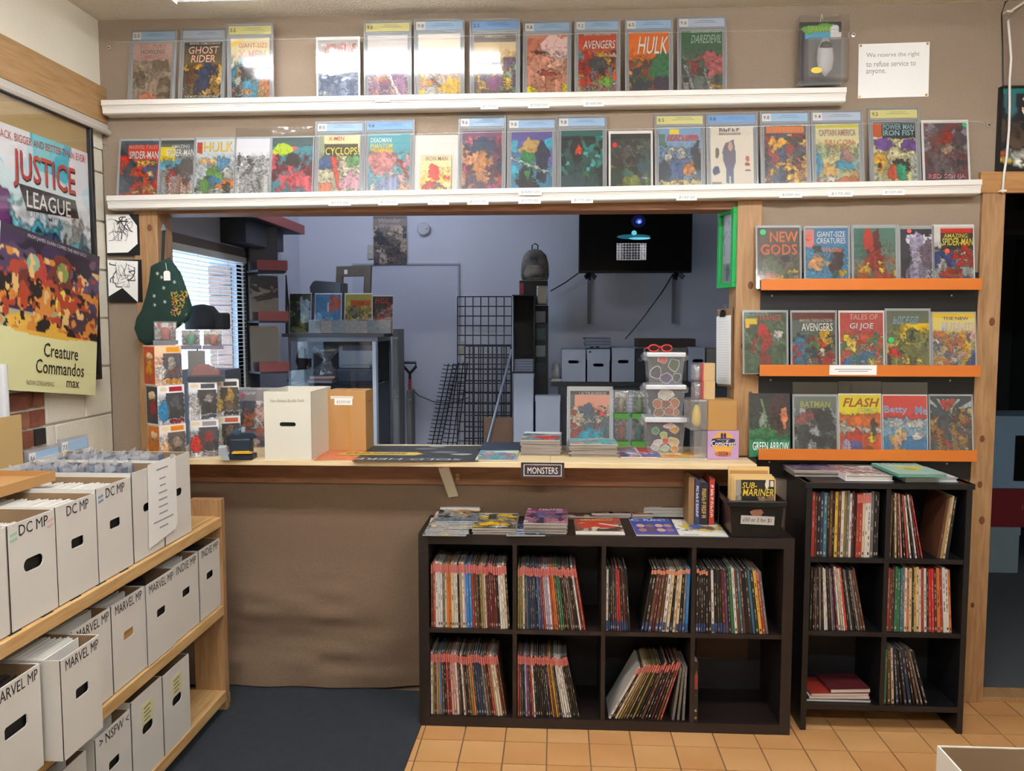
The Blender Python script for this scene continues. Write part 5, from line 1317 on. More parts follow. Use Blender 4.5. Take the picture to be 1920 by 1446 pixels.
# --- boxed figures (window boxes with abstract prints)
def figure_box(px, py, th, z, w, h, d, side, front, win, blobs, label, k):
    c = at(px, py, Z=ZK)
    t = thing('figure_box', label, 'toy box', (c.x, c.y, z), (0, 0, th), 'boxed toy figures on the counter')
    MB().box(-w / 2, w / 2, .001, d, 0, h).build('carton', mat('carton_' + front, front, .5), t)
    link('side_print', art_mesh(d * .94, h * .94, 'b %s %s;e .5 .25 .3 .12 d8c0a0 .3;e .5 .55 .3 .2 %s .5;k 5 .4 0' % (side, side, blobs[0]), k, 18), t, (-w / 2 - .0005, d / 2, h * .03), (0, 0, R(-90)))
    link('front_print', art_mesh(w, h, 'b %s %s;e .22 .1 .15 .06 d0c0a0 .2;r .42 .05 .92 .16 %s;r .3 .2 .96 .84 %s;e .64 .45 .18 .18 %s .4;e .6 .68 .16 .14 %s .5;e .2 .66 .2 .22 %s .3;r .4 .87 .95 .95 %s;k 5 .25 .2' % (front, front, blobs[0], win, blobs[1], blobs[2], blobs[3], blobs[0]), k, 30), t, (0, 0, 0))
    MB().box(-w * .2, w * .46, -.0012, -.0008, h * .17, h * .8).build('window', CLEAR, t)
    return t
A, B = R(55), R(28)
bw, bh_, bd = .112, .156, .088
figure_box(326, 869, A, ZK + .001, bw, bh_, bd, 'c07434', 'd8d0c8', '6c6460', ('c87c30', 'b8a898', '4c4440', 'd8b490'), 'bottom orange-sided toy box in the left counter stack', 1)
figure_box(325, 869, A, ZK + .002 + bh_, bw, bh_, bd, '34343a', 'd8d8dc', '3c3e44', ('8c3034', '5c646c', '2c2e34', '4c84a8'), 'middle dark-sided toy box in the left counter stack', 2)
figure_box(322, 869, A, ZK + .003 + 2 * bh_, bw, bh_, bd, 'a84c3c', 'd8b8a0', '5c5c68', ('c89048', 'd0c8c0', '7c4c44', 'e4e0d8'), 'top red-sided toy box in the left counter stack', 3)
figure_box(385, 857, B, ZK + .001, bw, bh_, bd, '8c8c90', 'd4d4d4', '4c4a50', ('8c8488', '9c3c3c', '3c3a40', 'a84440'), 'bottom grey toy box in the middle counter stack, red blotch', 4)
figure_box(384, 857, B, ZK + .002 + bh_, bw, bh_, bd, '8c8c90', 'dcdcdc', '3c3c42', ('48484c', 'b0a8a8', '2c2c30', 'd8d4d0'), 'upper black and white toy box in the middle counter stack', 5)
figure_box(427, 848, B, ZK + .001, bw, bh_, bd, '8c8c90', 'd0d0cc', '5c5450', ('a85c48', '8c7c70', '4c4440', 'b8b4a8'), 'lower grey toy box in the right counter stack', 6)
figure_box(426, 848, B, ZK + .002 + bh_, bw, bh_, bd, '8c8c90', 'd8d4cc', '4c4640', ('3c3838', 'c8a468', '6c5c50', 'd0b070'), 'upper tan-windowed toy box in the right counter stack', 7)

def clear_case(px, py, z, w, h, d, th, base, body, label, group, k=1, cat='toy'):
    c = at(px, py, Z=ZK)
    t = thing('display_cube', label, cat, (c.x, c.y, z), (0, 0, th), group)
    MB().box(-w / 2, w / 2, 0, d, 0, h * .18).build('base', mat('cubebase_' + base, base, .5), t)
    MB().box(-w * .46, w * .46, d * .08, d * .95, h * .18, h).build('clear_cover', clear_mat('cube_clear', base=.05, gloss=.05, haze=.08), t, bevel=.002)
    MB().lathe([(.0, 0), (w * .2, .004), (w * .15, h * .2), (w * .22, h * .36), (w * .17, h * .5), (w * .02, h * .56)], 10, (0, d / 2, h * .18)).build('mini_figure', mat('fig_' + body, body, .5), t, smooth=True)
    link('backdrop', art_mesh(w * .84, h * .74, 'b d0ccc4 b8b0a8;n 4 %s,8c8c90,e0dcd8 .25 0 1;k 5 .5 0' % body, k, 16), t, (0, d * .86, h * .2))
    return t
z3 = ZK + .004 + 3 * bh_
clear_case(318, 862, z3, .095, .095, .075, R(26), '6c7078', 'a85850', 'single clear display cube on the left toy box stack', 'clear display cubes', 1)
z2 = ZK + .003 + 2 * bh_
# die-cast vehicle box with curved clear front
c = at(390, 857, Z=ZK)
t = thing('vehicle_box', 'dark boxed toy vehicle under the two clear cubes, counter left', 'toy box', (c.x, c.y, z2), (0, 0, R(24)))
MB().box(-.07, .075, 0, .09, 0, .022).build('base', mat('vb_base', '34383e', .5), t)
MB().box(-.068, .0, .082, .088, .022, .13).build('back_card', mat('vb_card', '4c4c54', .5), t)
MB().prism([(-.058, .0), (.058, .0), (.06, .02), (.03, .028), (.014, .046), (-.03, .046), (-.05, .026)], lambda p, q, h: (p, h, q + .026), .02, .06).build('toy_vehicle', mat('veh_red', '8c4844', .45), t, bevel=.003)
MB().box(-.07, .05, .002, .08, .022, .13).build('clear_cover', clear_mat('cube_clear'), t)
clear_case(364, 852, z2 + .134, .085, .085, .07, R(24), '7c7480', '4c9c78', 'left one of two clear cubes on the boxed vehicle', 'clear display cubes', 2)
clear_case(405, 852, z2 + .134, .085, .085, .07, R(24), '7c7480', 'a86048', 'right one of two clear cubes on the boxed vehicle', 'clear display cubes', 3)
# sleeved comics standing beside the toy boxes
GC = 'sleeved comics standing on the counter'
def standing(px, art, titles, label, Y, seed, rot=0, style='top', lean=.05, **k):
    t = comic(px, style, art, titles, label, Y=Y, lean=lean, seed=seed, group=GC, **k)
    t.location.z = ZK + .001
    t.rotation_euler = (-lean, 0, rot)
    return t
standing((447, 528, 733, 845), 'b 8c8488 5c5860;n 4 c85840,d88858,4c4c58,d8d0d0 .25 .2 1;e .5 .4 .2 .14 d8b0a8;k 5 .4 .2', [('~6', .25, .06, .3, .05, 'e0dcdc', .2)], 'sleeved grey and red comic standing beside the white counter box', .138, 31, R(4), dots=((.12, .13, .009, 'c83c44'),), lean=.08)
standing((418, 470, 735, 845), 'b a89078 8c7c70;n 4 d8b050,b87858,6c6460 .25 .1 1', [('~5', .5, .25, .7, .1, 'b07c70')], 'sleeved tan comic half hidden behind the toy boxes', .175, 32, R(14), lean=.08)
# dark plastic toy
c = onc(453, 861)
t = thing('plastic_toy', 'dark blue plastic playset toy with a yellow ledge on the counter', 'toy', (c.x, c.y, ZK + .001), (0, 0, R(10)))
navy = mat('toy_navy', '1e2a38', .3)
MB().prism([(-.055, -.03), (.05, -.032), (.058, .03), (-.05, .035)], lambda p, q, h: (p, q, h), 0, .022).build('base', navy, t, bevel=.004)
MB().prism([(-.045, -.02), (.04, -.02), (.045, .03), (-.045, .03)], lambda p, q, h: (p, q, h), .022, .085).build('body', navy, t, bevel=.006)
MB().prism([(-.05, .0), (-.06, .01), (-.035, .03), (.05, .03), (.07, .012), (.045, .0)], lambda p, q, h: (p, h, q + .082), -.012, .022).build('roof', navy, t, bevel=.003)
MB().tube([(-.012, -.02, .113), (-.012, .016, .113)], .014, 12).build('lens', mat('toy_lens', '344c60', .15), t)
MB().box(.004, .018, -.012, .012, .112, .132).build('chimney', mat('toy_steel', '8c9cac', .4), t)
MB().box(-.028, .036, -.034, -.0205, .03, .036).box(-.03, .05, -.045, -.02, .028, .033).build('yellow_ledge', mat('toy_yellow', 'd0a028', .4), t)
MB().hexa([(-.072, -.03, .0), (-.04, -.034, .0), (-.045, -.01, .0), (-.072, -.008, .0), (-.085, -.03, .05), (-.056, -.036, .052), (-.056, -.01, .06), (-.085, -.008, .058)]).build('side_panel', mat('toy_grey', 'a4acb0', .4), t)
# white box of bundle deals and brown carton
a, b = onc(497, 862), onc(586, 862)
w = b.x - a.x
t = comic_box(((a.x + b.x) / 2, a.y, ZK + .001), w, at(540, 735, Y=a.y).z - ZK, .30, 'cream box of new release bundle deals standing on the counter', None, rot=(0, 0, R(0)), hole=(.034, .0085), rectish=False, group=None, cz=.52, mat_=mat('cream_card', 'dcd8c6', .65))
MB().box(-w / 2 + .006, w / 2 - .006, .02, .28, .004, .195).build('comic_bundle', mat('bundle', 'c4bca8', .7), None, t.location, (0, 0, 0))
tag(bpy.data.objects['comic_bundle'], 'pale bundle of comics inside the cream counter box', 'comic books')
lettering('New Release Bundle Deals', w * .72, .012, '8c8468', t, (0, -.001, .243), (0, R(-1), 0), shear=.2)
a, b = onc(614, 845), onc(688, 845)
w = b.x - a.x
hb = at(650, 733, Y=a.y).z - ZK
t = thing('brown_carton', 'brown cardboard carton with a price tag, right of the cream box', 'box', ((a.x + b.x) / 2, a.y, ZK + .001), (0, 0, R(-2)))
MB().box(-w / 2, w / 2, 0, .13, 0, hb).build('carton', CARDB, t, bevel=.002)
MB().box(-w * .02, w * .1, -.0006, .1306, hb * .0, hb + .0006).build('tape', mat('tape_brown', 'b8874a', .3), t)
MB().box(-w * .40, w * .18, -.0014, -.0004, hb * .86, hb * .91).build('tape', mat('tape_white', 'dcd4c4', .5), t)
MB().box(-w * .30, w * .16, -.0016, -.0006, hb * .76, hb * .875).build('price_tag', PAPER, t)
lettering('$250.00', w * .36, hb * .05, '8a8478', t, (-w * .07, -.002, hb * .81), shear=.15)
MB().box(w / 2 - .001, w / 2 + .0008, .03, .10, hb * .80, hb * .82).build('side_print', mat('pr_brown', '8c6436', .7), t)

# flat things on the counter
def flat_px(name, label, cat, quad, z, t, m, **k):
    P = [at(x, y, Z=z + t) for x, y in quad]
    o = MB().hexa([(p.x, p.y, z) for p in P] + [(p.x, p.y, z + t) for p in P]).build(name, m, None)
    return tag(o, label, cat)
flat_px('red_sheet', 'orange-red printed sheet under the brown carton on the counter', 'paper', ((588, 863), (664, 863), (690, 845), (612, 844)), ZK + .0004, .0012, mat('red_print', 'c86040', .5, var=.25, vs=30, col2='d88a60'))
bn = flat_px('banner', 'black shop banner with upside-down white lettering lying on the counter', 'banner', ((660, 865), (897, 865), (906, 836), (700, 836)), ZK + .002, .0012, mat('banner_black', '24241e', .45, var=.3, vs=12, col2='3a3a34'))
def lay_text(tx, px, py, w, h, col, parent, z=ZK + .004, shear=0, rz=math.pi):
    p = at(px, py, Z=z)
    return lettering(tx, w, h, col, parent, (p.x, p.y, z), (R(-90), 0, rz), shear=shear)
lay_text('SOLD HERE', 765, 861, .44, .040, 'd8d8d0', bn, shear=.1)
p = at(716, 850, Z=ZK + .0035)
MB().prism([(-.19, -.045), (.15, -.045), (.18, -.01), (.15, .03), (-.15, .03)], lambda a_, b_, h: (a_, b_, h), 0, .0006).build('yellow_flash', mat('banner_yellow', 'd8b848', .5), bn, (p.x, p.y, ZK + .0034))
lay_text('~10', 706, 850, .26, .035, '3c3828', bn, z=ZK + .0046, shear=.2)
for k, (px, py, r) in enumerate(((835, 848, .035), (865, 852, .03), (800, 842, .03), (820, 838, .025))):
    p = at(px, py, Z=ZK + .0034)
    MB().lathe([(r, 0), (r * .8, .0006)], 12, sx=1.6, sy=.8).build('grey_swirl', mat('swirl%d' % (k % 2), ('6c706c', '8c9c98')[k % 2], .5), bn, (p.x, p.y, ZK + .0034 + .0003 * k))
flat_comic('comic_book', 'pastel green and pink comic lying near the counter front edge', 'comic book', (934, 855), ZK + .001, .006, 'b a8c8bc 8ca8b8;n 4 68a8a0,c88c94,6c88b0,d8dcc0 .28 .15 1;r 0 0 1 .05 dcdcd4;k 6 .5 .15', .0, seed=101, titles=(('~8', .35, .09, .6, .1, '5c8c9c'),))
t = flat_px('black_tray', 'flat black plastic case at the back edge of the counter', 'case', ((897, 842), (978, 842), (990, 829), (908, 829)), ZK + .001, .012, mat('tray', '2c3442', .4))
stack((1016, 846), ZK, 15, .0042, -.03, '', 'white comic with red blotch', 'b d8d4d0 5c6c74;n 4 4c6068,dcd8d4,8c9c9c .3 .2 .8;e .62 .7 .34 .18 c84834;r 0 0 1 .12 e4e0dc;k 5 .4 .2', seed=102, jit=.003, lab='white comic with red blotch atop the counter pile over the monsters sign')
p0, p1 = at(977, 896, Y=-.195), at(1058, 868, Y=-.195)
t = thing('shelf_sign', 'small black and white MONSTERS sign on the counter front edge', 'sign', ((p0.x + p1.x) / 2, -.193, p0.z))
w, h = p1.x - p0.x, p1.z - p0.z
MB().box(-w / 2, w / 2, -.0015, 0, 0, h).build('plate', mat('sign_dark', '3c302e', .5, var=.4, vs=25), t)
for a, b, c, d in ((-.44, .44, .84, .87), (-.44, .44, .12, .15), (-.44, -.425, .12, .87), (.425, .44, .12, .87)):
    MB().box(w * a, w * b, -.0022, -.0015, h * c, h * d).build('white_border', PAPER, t)
lettering('MONSTERS', w * .7, h * .42, 'ece8e4', t, (0, -.0024, h * .48))
lettering('UNIVERSAL', w * .36, h * .09, 'd8a090', t, (0, -.0026, h * .86))
stack((1110, 848), ZK, 12, .0042, .02, '', 'turquoise comic', 'b 58a8ac 70a8a8;r 0 0 1 .1 48a0ac;n 4 88b8b4,c88c78,d8c8b8 .2 .35 1;t .1 .8 .6 .5 .05 c05c4c;r 0 .85 .1 1 dcdcd8;k 5 .3 .3', [('~6', .55, .1, .6, .1, 'dcecec')], w=.2, h=.27, seed=103, jit=.005, lab='turquoise comic atop the larger counter pile')
flat_comic('comic_book', 'blue and red panelled comic lying before the clear cubes', 'comic book', (1196, 851), ZK + .001, .008, 'b 3c4c80 c8a058;r .5 0 1 .5 b84840;r 0 .5 .5 1 34447c;r .5 .55 1 1 4c5890;t .5 0 .5 1 .03 e0dcd8;t 0 .5 1 .5 .03 e0dcd8;n 4 d8d4d0,c84c44 .15 0 1', .02, seed=104)
flat_comic('comic_book', 'yellow and orange comic curled under the stacked clear bins', 'comic book', (1272, 853), ZK + .001, .007, 'b b8b090 d0a040;n 3 d8b048,c86c44,a8a080,e0d4a8 .28 0 1;e .75 .5 .2 .2 d88c38', -.02, seed=105, w=.2)
t = standing((1063, 1148, 722, 842), 'b 4c5058 3c5c68;r 0 0 1 .07 2c2a30;r .12 .06 1 .35 c08c7c;n 4 3c98a8,1c2c38,c8b8a8,8c3c40 .25 .25 1;e .4 .3 .2 .14 34485c;e .5 .8 .35 .16 3c94a8;t 0 .68 .75 .42 .05 d8dce0;r .03 .85 .17 1 dcdcd8;k 6 .5 .2', [('ULTRAVERSE', .58, .045, .7, .05, 'b8b4b8')], 'sleeved teal and salmon comic in a wide clear stand on the counter', .13, 106, 0, dots=((.77, .42, .010, 'c83c3c'),), lean=.06, inset=.07)
# paper bundle
p = at(1182, 770, Y=.22)
# clear cubes with green bases, two by two, and a grey box of papers behind
for i, (px, yb, h) in enumerate(((1165, 836, .135), (1199, 836, .135))):
    p = onc(px, yb)
    clear_case(px, yb + 2, ZK + .001, .068, .125, .065, 0, '5ca844', '3c8478' if i else 'a86450', ('lower left', 'lower right')[i] + ' clear cube with a green base, right part of counter', 'green-based cubes', 4 + i)
    clear_case(px, yb + 2, ZK + .128, .068, .125, .065, 0, '5ca844', '6c8c5c' if i else '9c8c74', ('upper left', 'upper right')[i] + ' clear cube with a green base, right part of counter', 'green-based cubes', 6 + i)

def bin_(px0, px1, yt, yb, Y, label, prints, k):
    a, b = at(px0, yb, Y=Y), at(px1, yt, Y=Y)
    w, h = b.x - a.x, b.z - a.z
    t = thing('storage_bin', label, 'bin', ((a.x + b.x) / 2, Y, a.z), group='stacked clear storage bins')
    w *= .5
    d = .13
    pl = clear_mat('bin_plastic', base=.04, gloss=.15, haze=.1)
    mb = MB()
    for A_, B_ in (((-1, 0), (1, 0)), ((1, 0), (1, 1)), ((1, 1), (-1, 1)), ((-1, 1), (-1, 0))):
        f = lambda q, z, s: (q[0] * w * s, d / 2 + (q[1] - .5) * d * s, z)
        mb.face([f(A_, 0, .8), f(B_, 0, .8), f(B_, h * .86, .9), f(A_, h * .86, .9)])
    mb.face([(-w * .8, d * .1, 0), (w * .8, d * .1, 0), (w * .8, d * .9, 0), (-w * .8, d * .9, 0)])
    mb.build('tub', pl, t)
    MB().box(-w * .95, w * .95, -.004, d + .004, h * .86, h).build('lid', clear_mat('bin_lid', base=.06, gloss=.2, haze=.75), t, bevel=.004)
    for s in (-1, 1):
        MB().prism([(0, 0), (.016, .005), (.02, .022), (.012, .034), (0, .03)], lambda p, q, hh: (s * (w * .9 + p), hh, h * .72 + q), .03, d - .03).build('handle', pl, t)
    for i, (u, v, r, c, sh) in enumerate(prints):
        n = 9
        r2 = random.Random(i + k * 10)
        poly = [(r * (1 + r2.uniform(-.25, .15)) * math.cos(6.283 * j / n), r * (1 + r2.uniform(-.25, .15)) * math.sin(6.283 * j / n) * sh) for j in range(n)]
        poly2 = [(x * 1.08, z * 1.08) for x, z in poly]
        o = MB().prism(poly2, lambda p, q, hh: (p, hh, q), .0, .0008).build('sticker', PAPER, t, ((u - .5) * 1.5 * w, .010 + .0012 * (i % 8), h * v))
        MB().prism(poly, lambda p, q, hh: (p, hh, q), -.0006, .0).build('sticker_print', mat('st_' + c, c, .5, var=.5, vs=60), o)
    return t
YB = .02
bin_(1206, 1290, 783, 851, YB, 'lowest clear bin of white-edged stickers on the counter', [(.2, .62, .016, '3c8c54', 1), (.45, .5, .016, 'a8b84c', 1), (.78, .66, .02, 'd89c40', .8), (.3, .3, .02, 'd8d4c8', .8), (.5, .34, .018, 'c84834', 1), (.75, .32, .022, 'd8b880', 1), (.2, .18, .02, 'c8c4bc', .8), (.5, .14, .02, 'b8c8b0', .7), (.8, .14, .018, 'c89058', .8), (.62, .75, .028, 'd8b8b0', .4)], 1)
bin_(1208, 1289, 722, 783, YB, 'middle clear bin of brown stickers on the counter', [(.5, .68, .032, 'c8c0b0', .7), (.25, .4, .022, 'b06c44', 1), (.5, .42, .022, '8c5440', .8), (.78, .44, .02, 'b0703c', 1.2), (.3, .15, .022, '8c6440', .9), (.62, .18, .022, 'a8603c', .8), (.82, .16, .016, 'b8743c', 1)], 2)
bin_(1210, 1288, 661, 722, YB, 'top clear bin with dark monster-coloured stickers under red sunglasses', [(.4, .78, .018, 'c84c38', .9), (.78, .62, .026, '4c5c34', 1), (.2, .36, .024, '3c3444', 1.2), (.52, .2, .026, '54446c', .8), (.86, .22, .018, '2c3c34', 1.1)], 3)
# red sunglasses
p = at(1238, 660, Y=YB + .03)
t = thing('sunglasses', 'red sunglasses with dark lenses lying on the top clear bin', 'sunglasses', (p.x, YB + .03, at(1240, 661, Y=YB).z + .001), (0, 0, R(8)))
redp = mat('red_plastic', 'c83830', .3)
for s in (-1, 1):
    ring = [(s * .028 + .022 * math.cos(q), 0, .016 + .014 * math.sin(q)) for q in [6.2832 * i / 16 for i in range(17)]]
    MB().tube(ring, .0032, 6).build('rim', redp, t, smooth=True)
    MB().lathe([(.021, -.0005), (.021, .0005)], 16, sy=.64).build('lens', mat('dark_lens', '2c1416', .08), t, (s * .028, 0, .016), (R(90), 0, 0))
    MB().tube([(s * .05, 0, .018), (s * .054, .01, .018), (s * .05, .07, .012), (s * .044, .1, .004)], .003, 6).build('temple', redp, t)
MB().tube([(-.007, 0, .02), (0, -.001, .023), (.007, 0, .02)], .003, 6).build('bridge', redp, t)
# small figures on kraft cards, brown carton, purple box
ap = at(1340, 862, Z=ZK)
Yp = ap.y
def rect_px(x0, x1, yt, yb, Y):
    a, b = at(x0, yb, Y=Y), at(x1, yt, Y=Y)
    return a.x, b.x, a.z, b.z
x0, x1, z0, z1 = rect_px(1326, 1386, 808, 863, Yp)
t = thing('purple_box', 'purple festival box dated 2024 at the counter right end', 'box', ((x0 + x1) / 2, Yp, ZK + .001))
w, h = x1 - x0, z1 - ZK - .001
MB().box(-w / 2, w / 2, 0, .12, 0, h).build('carton', mat('lilac_card', 'b894b8', .5), t, bevel=.001)
MB().lathe([(.046, 0), (.046, .0006)], 28).build('emblem', mat('emblem_gold', 'd8a048', .5), t, (0, -.0002, h * .58), (R(90), 0, 0))
MB().prism([(-.05, -.014), (.05, -.014), (.046, .016), (.02, .02), (-.02, .02), (-.046, .016)], lambda p, q, hh: (p, hh, q), -.002, -.0008).build('emblem_band', mat('emblem_navy', '2c2848', .5), t, (0, 0, h * .58))
for k, (p, q) in enumerate(((-.006, .03), (.006, .03))):
    MB().prism([(-.004, -.012), (.004, -.012), (.005, .006), (0, .012), (-.005, .006)], lambda a_, b_, hh: (p + a_, hh, q + b_), -.002, -.0008).build('emblem_tower', mat('emblem_navy', '2c2848'), t, (0, 0, h * .58))
lettering('ComicFest', w * .76, h * .2, 'f0e8d8', t, (0, -.003, h * .56), name='title')
lettering('HALLOWEEN', w * .4, h * .05, 'c8b8d8', t, (0, -.003, h * .70))
MB().lathe([(.034, 0), (.034, .0008)], 20, sy=.32).build('date_plate', mat('emblem_rust', 'b8683c', .5), t, (0, -.002, h * .2), (R(90), 0, 0))
lettering('2024', w * .3, h * .12, '2c2030', t, (0, -.0034, h * .2), name='date')
MB().box(-w / 2 - .055, -w / 2 - .001, .002, .11, 0, h).build('clear_window', clear_mat('blister2', base=.1, gloss=.12, haze=.12), t, bevel=.006)
zc = z1 + .001
x0, x1, z0, z1 = rect_px(1327, 1383, 752, 808, Yp)
t = thing('kraft_carton', 'plain brown carton with a clear pack beside it, on the purple box', 'box', ((x0 + x1) / 2, Yp, zc), (0, 0, R(4)))
w, h = x1 - x0, z1 - zc
MB().box(-w / 2, w / 2, 0, .16, 0, h).build('carton', mat('kraft2', 'b08448', .75), t, bevel=.001)
MB().box(-w / 2 - .075, -w / 2 - .001, .0, .12, 0, h * 1.05).build('clear_pack', clear_mat('blister2'), t, bevel=.008)
MB().lathe([(.01, 0), (.02, .02), (.018, .06), (.008, .09)], 10).build('packed_toy', mat('pk_yellow', 'd8b850', .5), t, (-w / 2 - .035, .05, .01), smooth=True)
zc2 = z1 + .001
for i, (yt, yb) in enumerate(((712, 746), (679, 712))):
    x0, x1, z0, z1 = rect_px(1318, 1342, yt, yb, Yp + .06)
    zz = zc2 if i == 0 else zp
    t = thing('blister_pack', ('lower' if i == 0 else 'upper') + ' small blister pack on kraft card atop the brown carton', 'toy', ((x0 + x1) / 2, Yp + .06, zz), (0, 0, R(6)))
    hh = z1 - z0
    zp = zz + hh + .0005
    MB().box(-.024, .024, 0, .05, 0, hh).build('card', mat('kraft3', 'c8a878', .75), t)
    MB().box(-.03, -.0245, -.004, .05, 0, hh).build('red_edge', mat('pk_red', 'b84c48', .5), t)
    MB().lathe([(.012, 0), (.026, .006), (.026, hh - .008), (.012, hh - .002)], 12).build('clear_blister', clear_mat('blister2'), t, (-.044, .026, 0), smooth=True)
# green frame and clipboard on the inner side of the right post
t = thing('green_frame', 'bright green picture frame on the inner side of the right post', 'picture frame', (.722, .06, 1.73))
p0, p1 = at(1366, 540, Y=.06), at(1366, 392, Y=.06)
gm = mat('green_frame', '1f9c4c', .35)
z0, z1 = p0.z, p1.z
t.location = (.738, .0, z0)
t.rotation_euler = (0, 0, R(-76))
w, h = .15, z1 - z0
for a, b, c, d in ((-w / 2, w / 2, 0, .022), (-w / 2, w / 2, h - .022, h), (-w / 2, -w / 2 + .022, .022, h - .022), (w / 2 - .022, w / 2, .022, h - .022)):
    MB().box(a, b, -.018, .004, c, d).build('frame_bar', gm, t, bevel=.002)
link('document', art_mesh(w - .04, h - .04, 'b c8ccd0 b8bcc0;n 6 98a0a8 .2 .05 .6;r .1 .72 .9 .98 8c9094;e .5 .85 .2 .1 5c6064 .3', 3, 20), t, (0, -.002, .02))
MB().box(-w / 2 + .02, w / 2 - .02, 0, .003, .02, h - .02).build('backing', PAPER, t)
MB().box(-w / 2 + .02, w / 2 - .02, -.006, -.005, .02, h - .02).build('glass', GLASS, t)
t.location = (.725, .065, z0)
p0, p1 = at(1362, 722, Y=.03), at(1362, 592, Y=.03)
t = thing('clipboard', 'white clipboard pad hanging on the inner side of the right post', 'clipboard', (.718, .075, p0.z), (R(0), R(-2), R(-76)))
w, h = .14, p1.z - p0.z
MB().box(-w / 2, w / 2, .002, .005, -.01, h + .03).build('board', mat('hardboard', '8c6c4c', .6), t)
for k in range(3):
    MB().box(-w / 2 + .004, w / 2 - .004, -.002 - .0012 * k, -.001 - .0012 * k, .004 * k, h).build('sheet', PAPER, t)
s = MB()
for k in range(24):
    s.box(-w / 2 + .01, w / 2 - .01, -.0049, -.0045, .015 + k * (h - .03) / 24, .016 + k * (h - .03) / 24)
s.build('ruled_lines', mat('rule', 'b4b8bc', .7), t)['kind'] = 'stuff'
MB().prism([(-.02, 0), (.02, 0), (.014, .02), (.005, .03), (-.005, .03), (-.014, .02)], lambda p, q, hh: (p, hh, q), -.012, -.004).build('clip', mat('black_clip', '17171a', .3, metal=.4), t, (0, 0, h - .005))
MB().tube([(.0, -.006, h + .02), (.0, -.004, h + .05), (.012, 0, h + .045), (.01, .002, h + .015)], .0015, 6).build('wire', mat('steel_lt', '9c9c9c'), t)
# ================================================================ the back room seen through the opening
YW = 2.65
WB2 = mat('back_wall_paint', 'd4d7e2', .85, var=.04, vs=3)
struct(MB().box(XL - .2, 1.75, YW, YW + .1, 0, ZC).build('wall_back', WB2))
struct(MB().box(1.65, 1.75, .12, YW, 0, ZC).build('wall_back_right', WB2))
struct(MB().box(XL - .2, 1.75, .2, YW + .1, -.06, 0).build('floor_back', mat('back_floor', '4c4a4c', .8)))
struct(MB().box(XL - .2, 1.75, 0, YW + .1, ZC, ZC + .08).build('ceiling_back', mat('back_ceiling', 'b4b0aa', .9)))
# left wall of the back room with a window opening
wy0, wy1, wz0, wz1 = .16, 1.50, .55, 1.99
w = MB()
w.box(XL - .2, XL, .12, wy0, 0, ZC).box(XL - .2, XL, wy1, YW, 0, ZC).box(XL - .2, XL, wy0, wy1, 0, wz0).box(XL - .2, XL, wy0, wy1, wz1, ZC)
struct(w.build('wall_back_left', WB2))
wn = struct(MB().box(XL - .03, XL + .012, wy0 - .05, wy0, wz0 - .05, wz1 + .05).box(XL - .03, XL + .012, wy1, wy1 + .05, wz0 - .05, wz1 + .05).box(XL - .03, XL + .012, wy0, wy1, wz1, wz1 + .06).box(XL - .03, XL + .03, wy0, wy1, wz0 - .05, wz0).build('window_1', mat('window_wood', '7a6a5c', .6)))
MB().box(XL - .05, XL - .046, wy0, wy1, wz0, wz1).build('pane', GLASS, wn)
# brick reveal and the neighbouring wall outside
rv = MB()
BRK = mat('pale_brick', 'c8a090', .9, var=.2, vs=14)
for k in range(23):
    MB().box(XL - .2, XL - .06, wy1 - .02, wy1 - .0005, wz0 + k * .061, wz0 + .054 + k * .061).build('brick', BRK, wn)
fixture(-1.75, -.55, 1.4, 1.7, FILLB, 'added unseen cool strip light brightening the back room', tint='dfe8ff')  # added fixture above the opening's view, lifts the back room
# daylight guide for the window
ld = bpy.data.lights.new('window_daylight', 'AREA')
ld.shape = 'RECTANGLE'
ld.size, ld.size_y = wy1 - wy0, wz1 - wz0
ld.cycles.is_portal = True
lo = link('window_daylight', ld, None, (XL - .22, (wy0 + wy1) / 2, (wz0 + wz1) / 2), (0, R(-90), 0))
# blind
bl = thing('window_blind', 'white horizontal slat blind in the back room window', 'blind', (XL + .02, (wy0 + wy1) / 2, 0))
sm = mat('blind_slat', 'd4dae2', .5)
hw = (wy1 - wy0) / 2 - .01
slat = MB().hexa([(-.011, -hw, -.002), (.011, -hw, .002), (.011, hw, .002), (-.011, hw, -.002), (-.011, -hw, -.0012), (.011, -hw, .0028), (.011, hw, .0028), (-.011, hw, -.0012)]).mesh('slat', sm)
k = 0
z = wz1 - .04
while z > wz0 + .02:
    link('slat', slat, bl, (0, 0, z))
    z -= .0235
MB().box(-.02, .02, -hw, hw, wz1 - .03, wz1 + .005).build('head_rail', WHITE, bl)
for y in (-.40, 0, .40):
    MB().box(.0105, .0115, y - .001, y + .001, wz0, wz1 - .02).build('cord', WHITE, bl)
# black cap resting against the blind
a = at(380, 590, Y=.62)
t = thing('baseball_cap', 'black cap hanging in front of the window blind', 'cap', (a.x, .62, at(380, 618, Y=.62).z), (0, 0, R(20)))
MB().lathe([(.085, 0), (.088, .04), (.08, .085), (.055, .118), (.01, .128)], 18, sy=.75).build('crown', mat('cap_black', '15171c', .8), t, smooth=True)
MB().prism([(.03, -.05), (.10, -.04), (.135, 0), (.10, .04), (.03, .05)], lambda p, q, h: (p, q, h), .0, .085).build('bill', mat('cap_black'), t, bevel=.01)
MB().tube([(-.03, 0, .0), (-.03, 0, -.19)], .004, 6).build('stand_rod', BLKP, t)
MB().lathe([(.05, -.2), (.05, -.19)], 12).build('stand_foot', BLKP, t)
pz = t.location.z
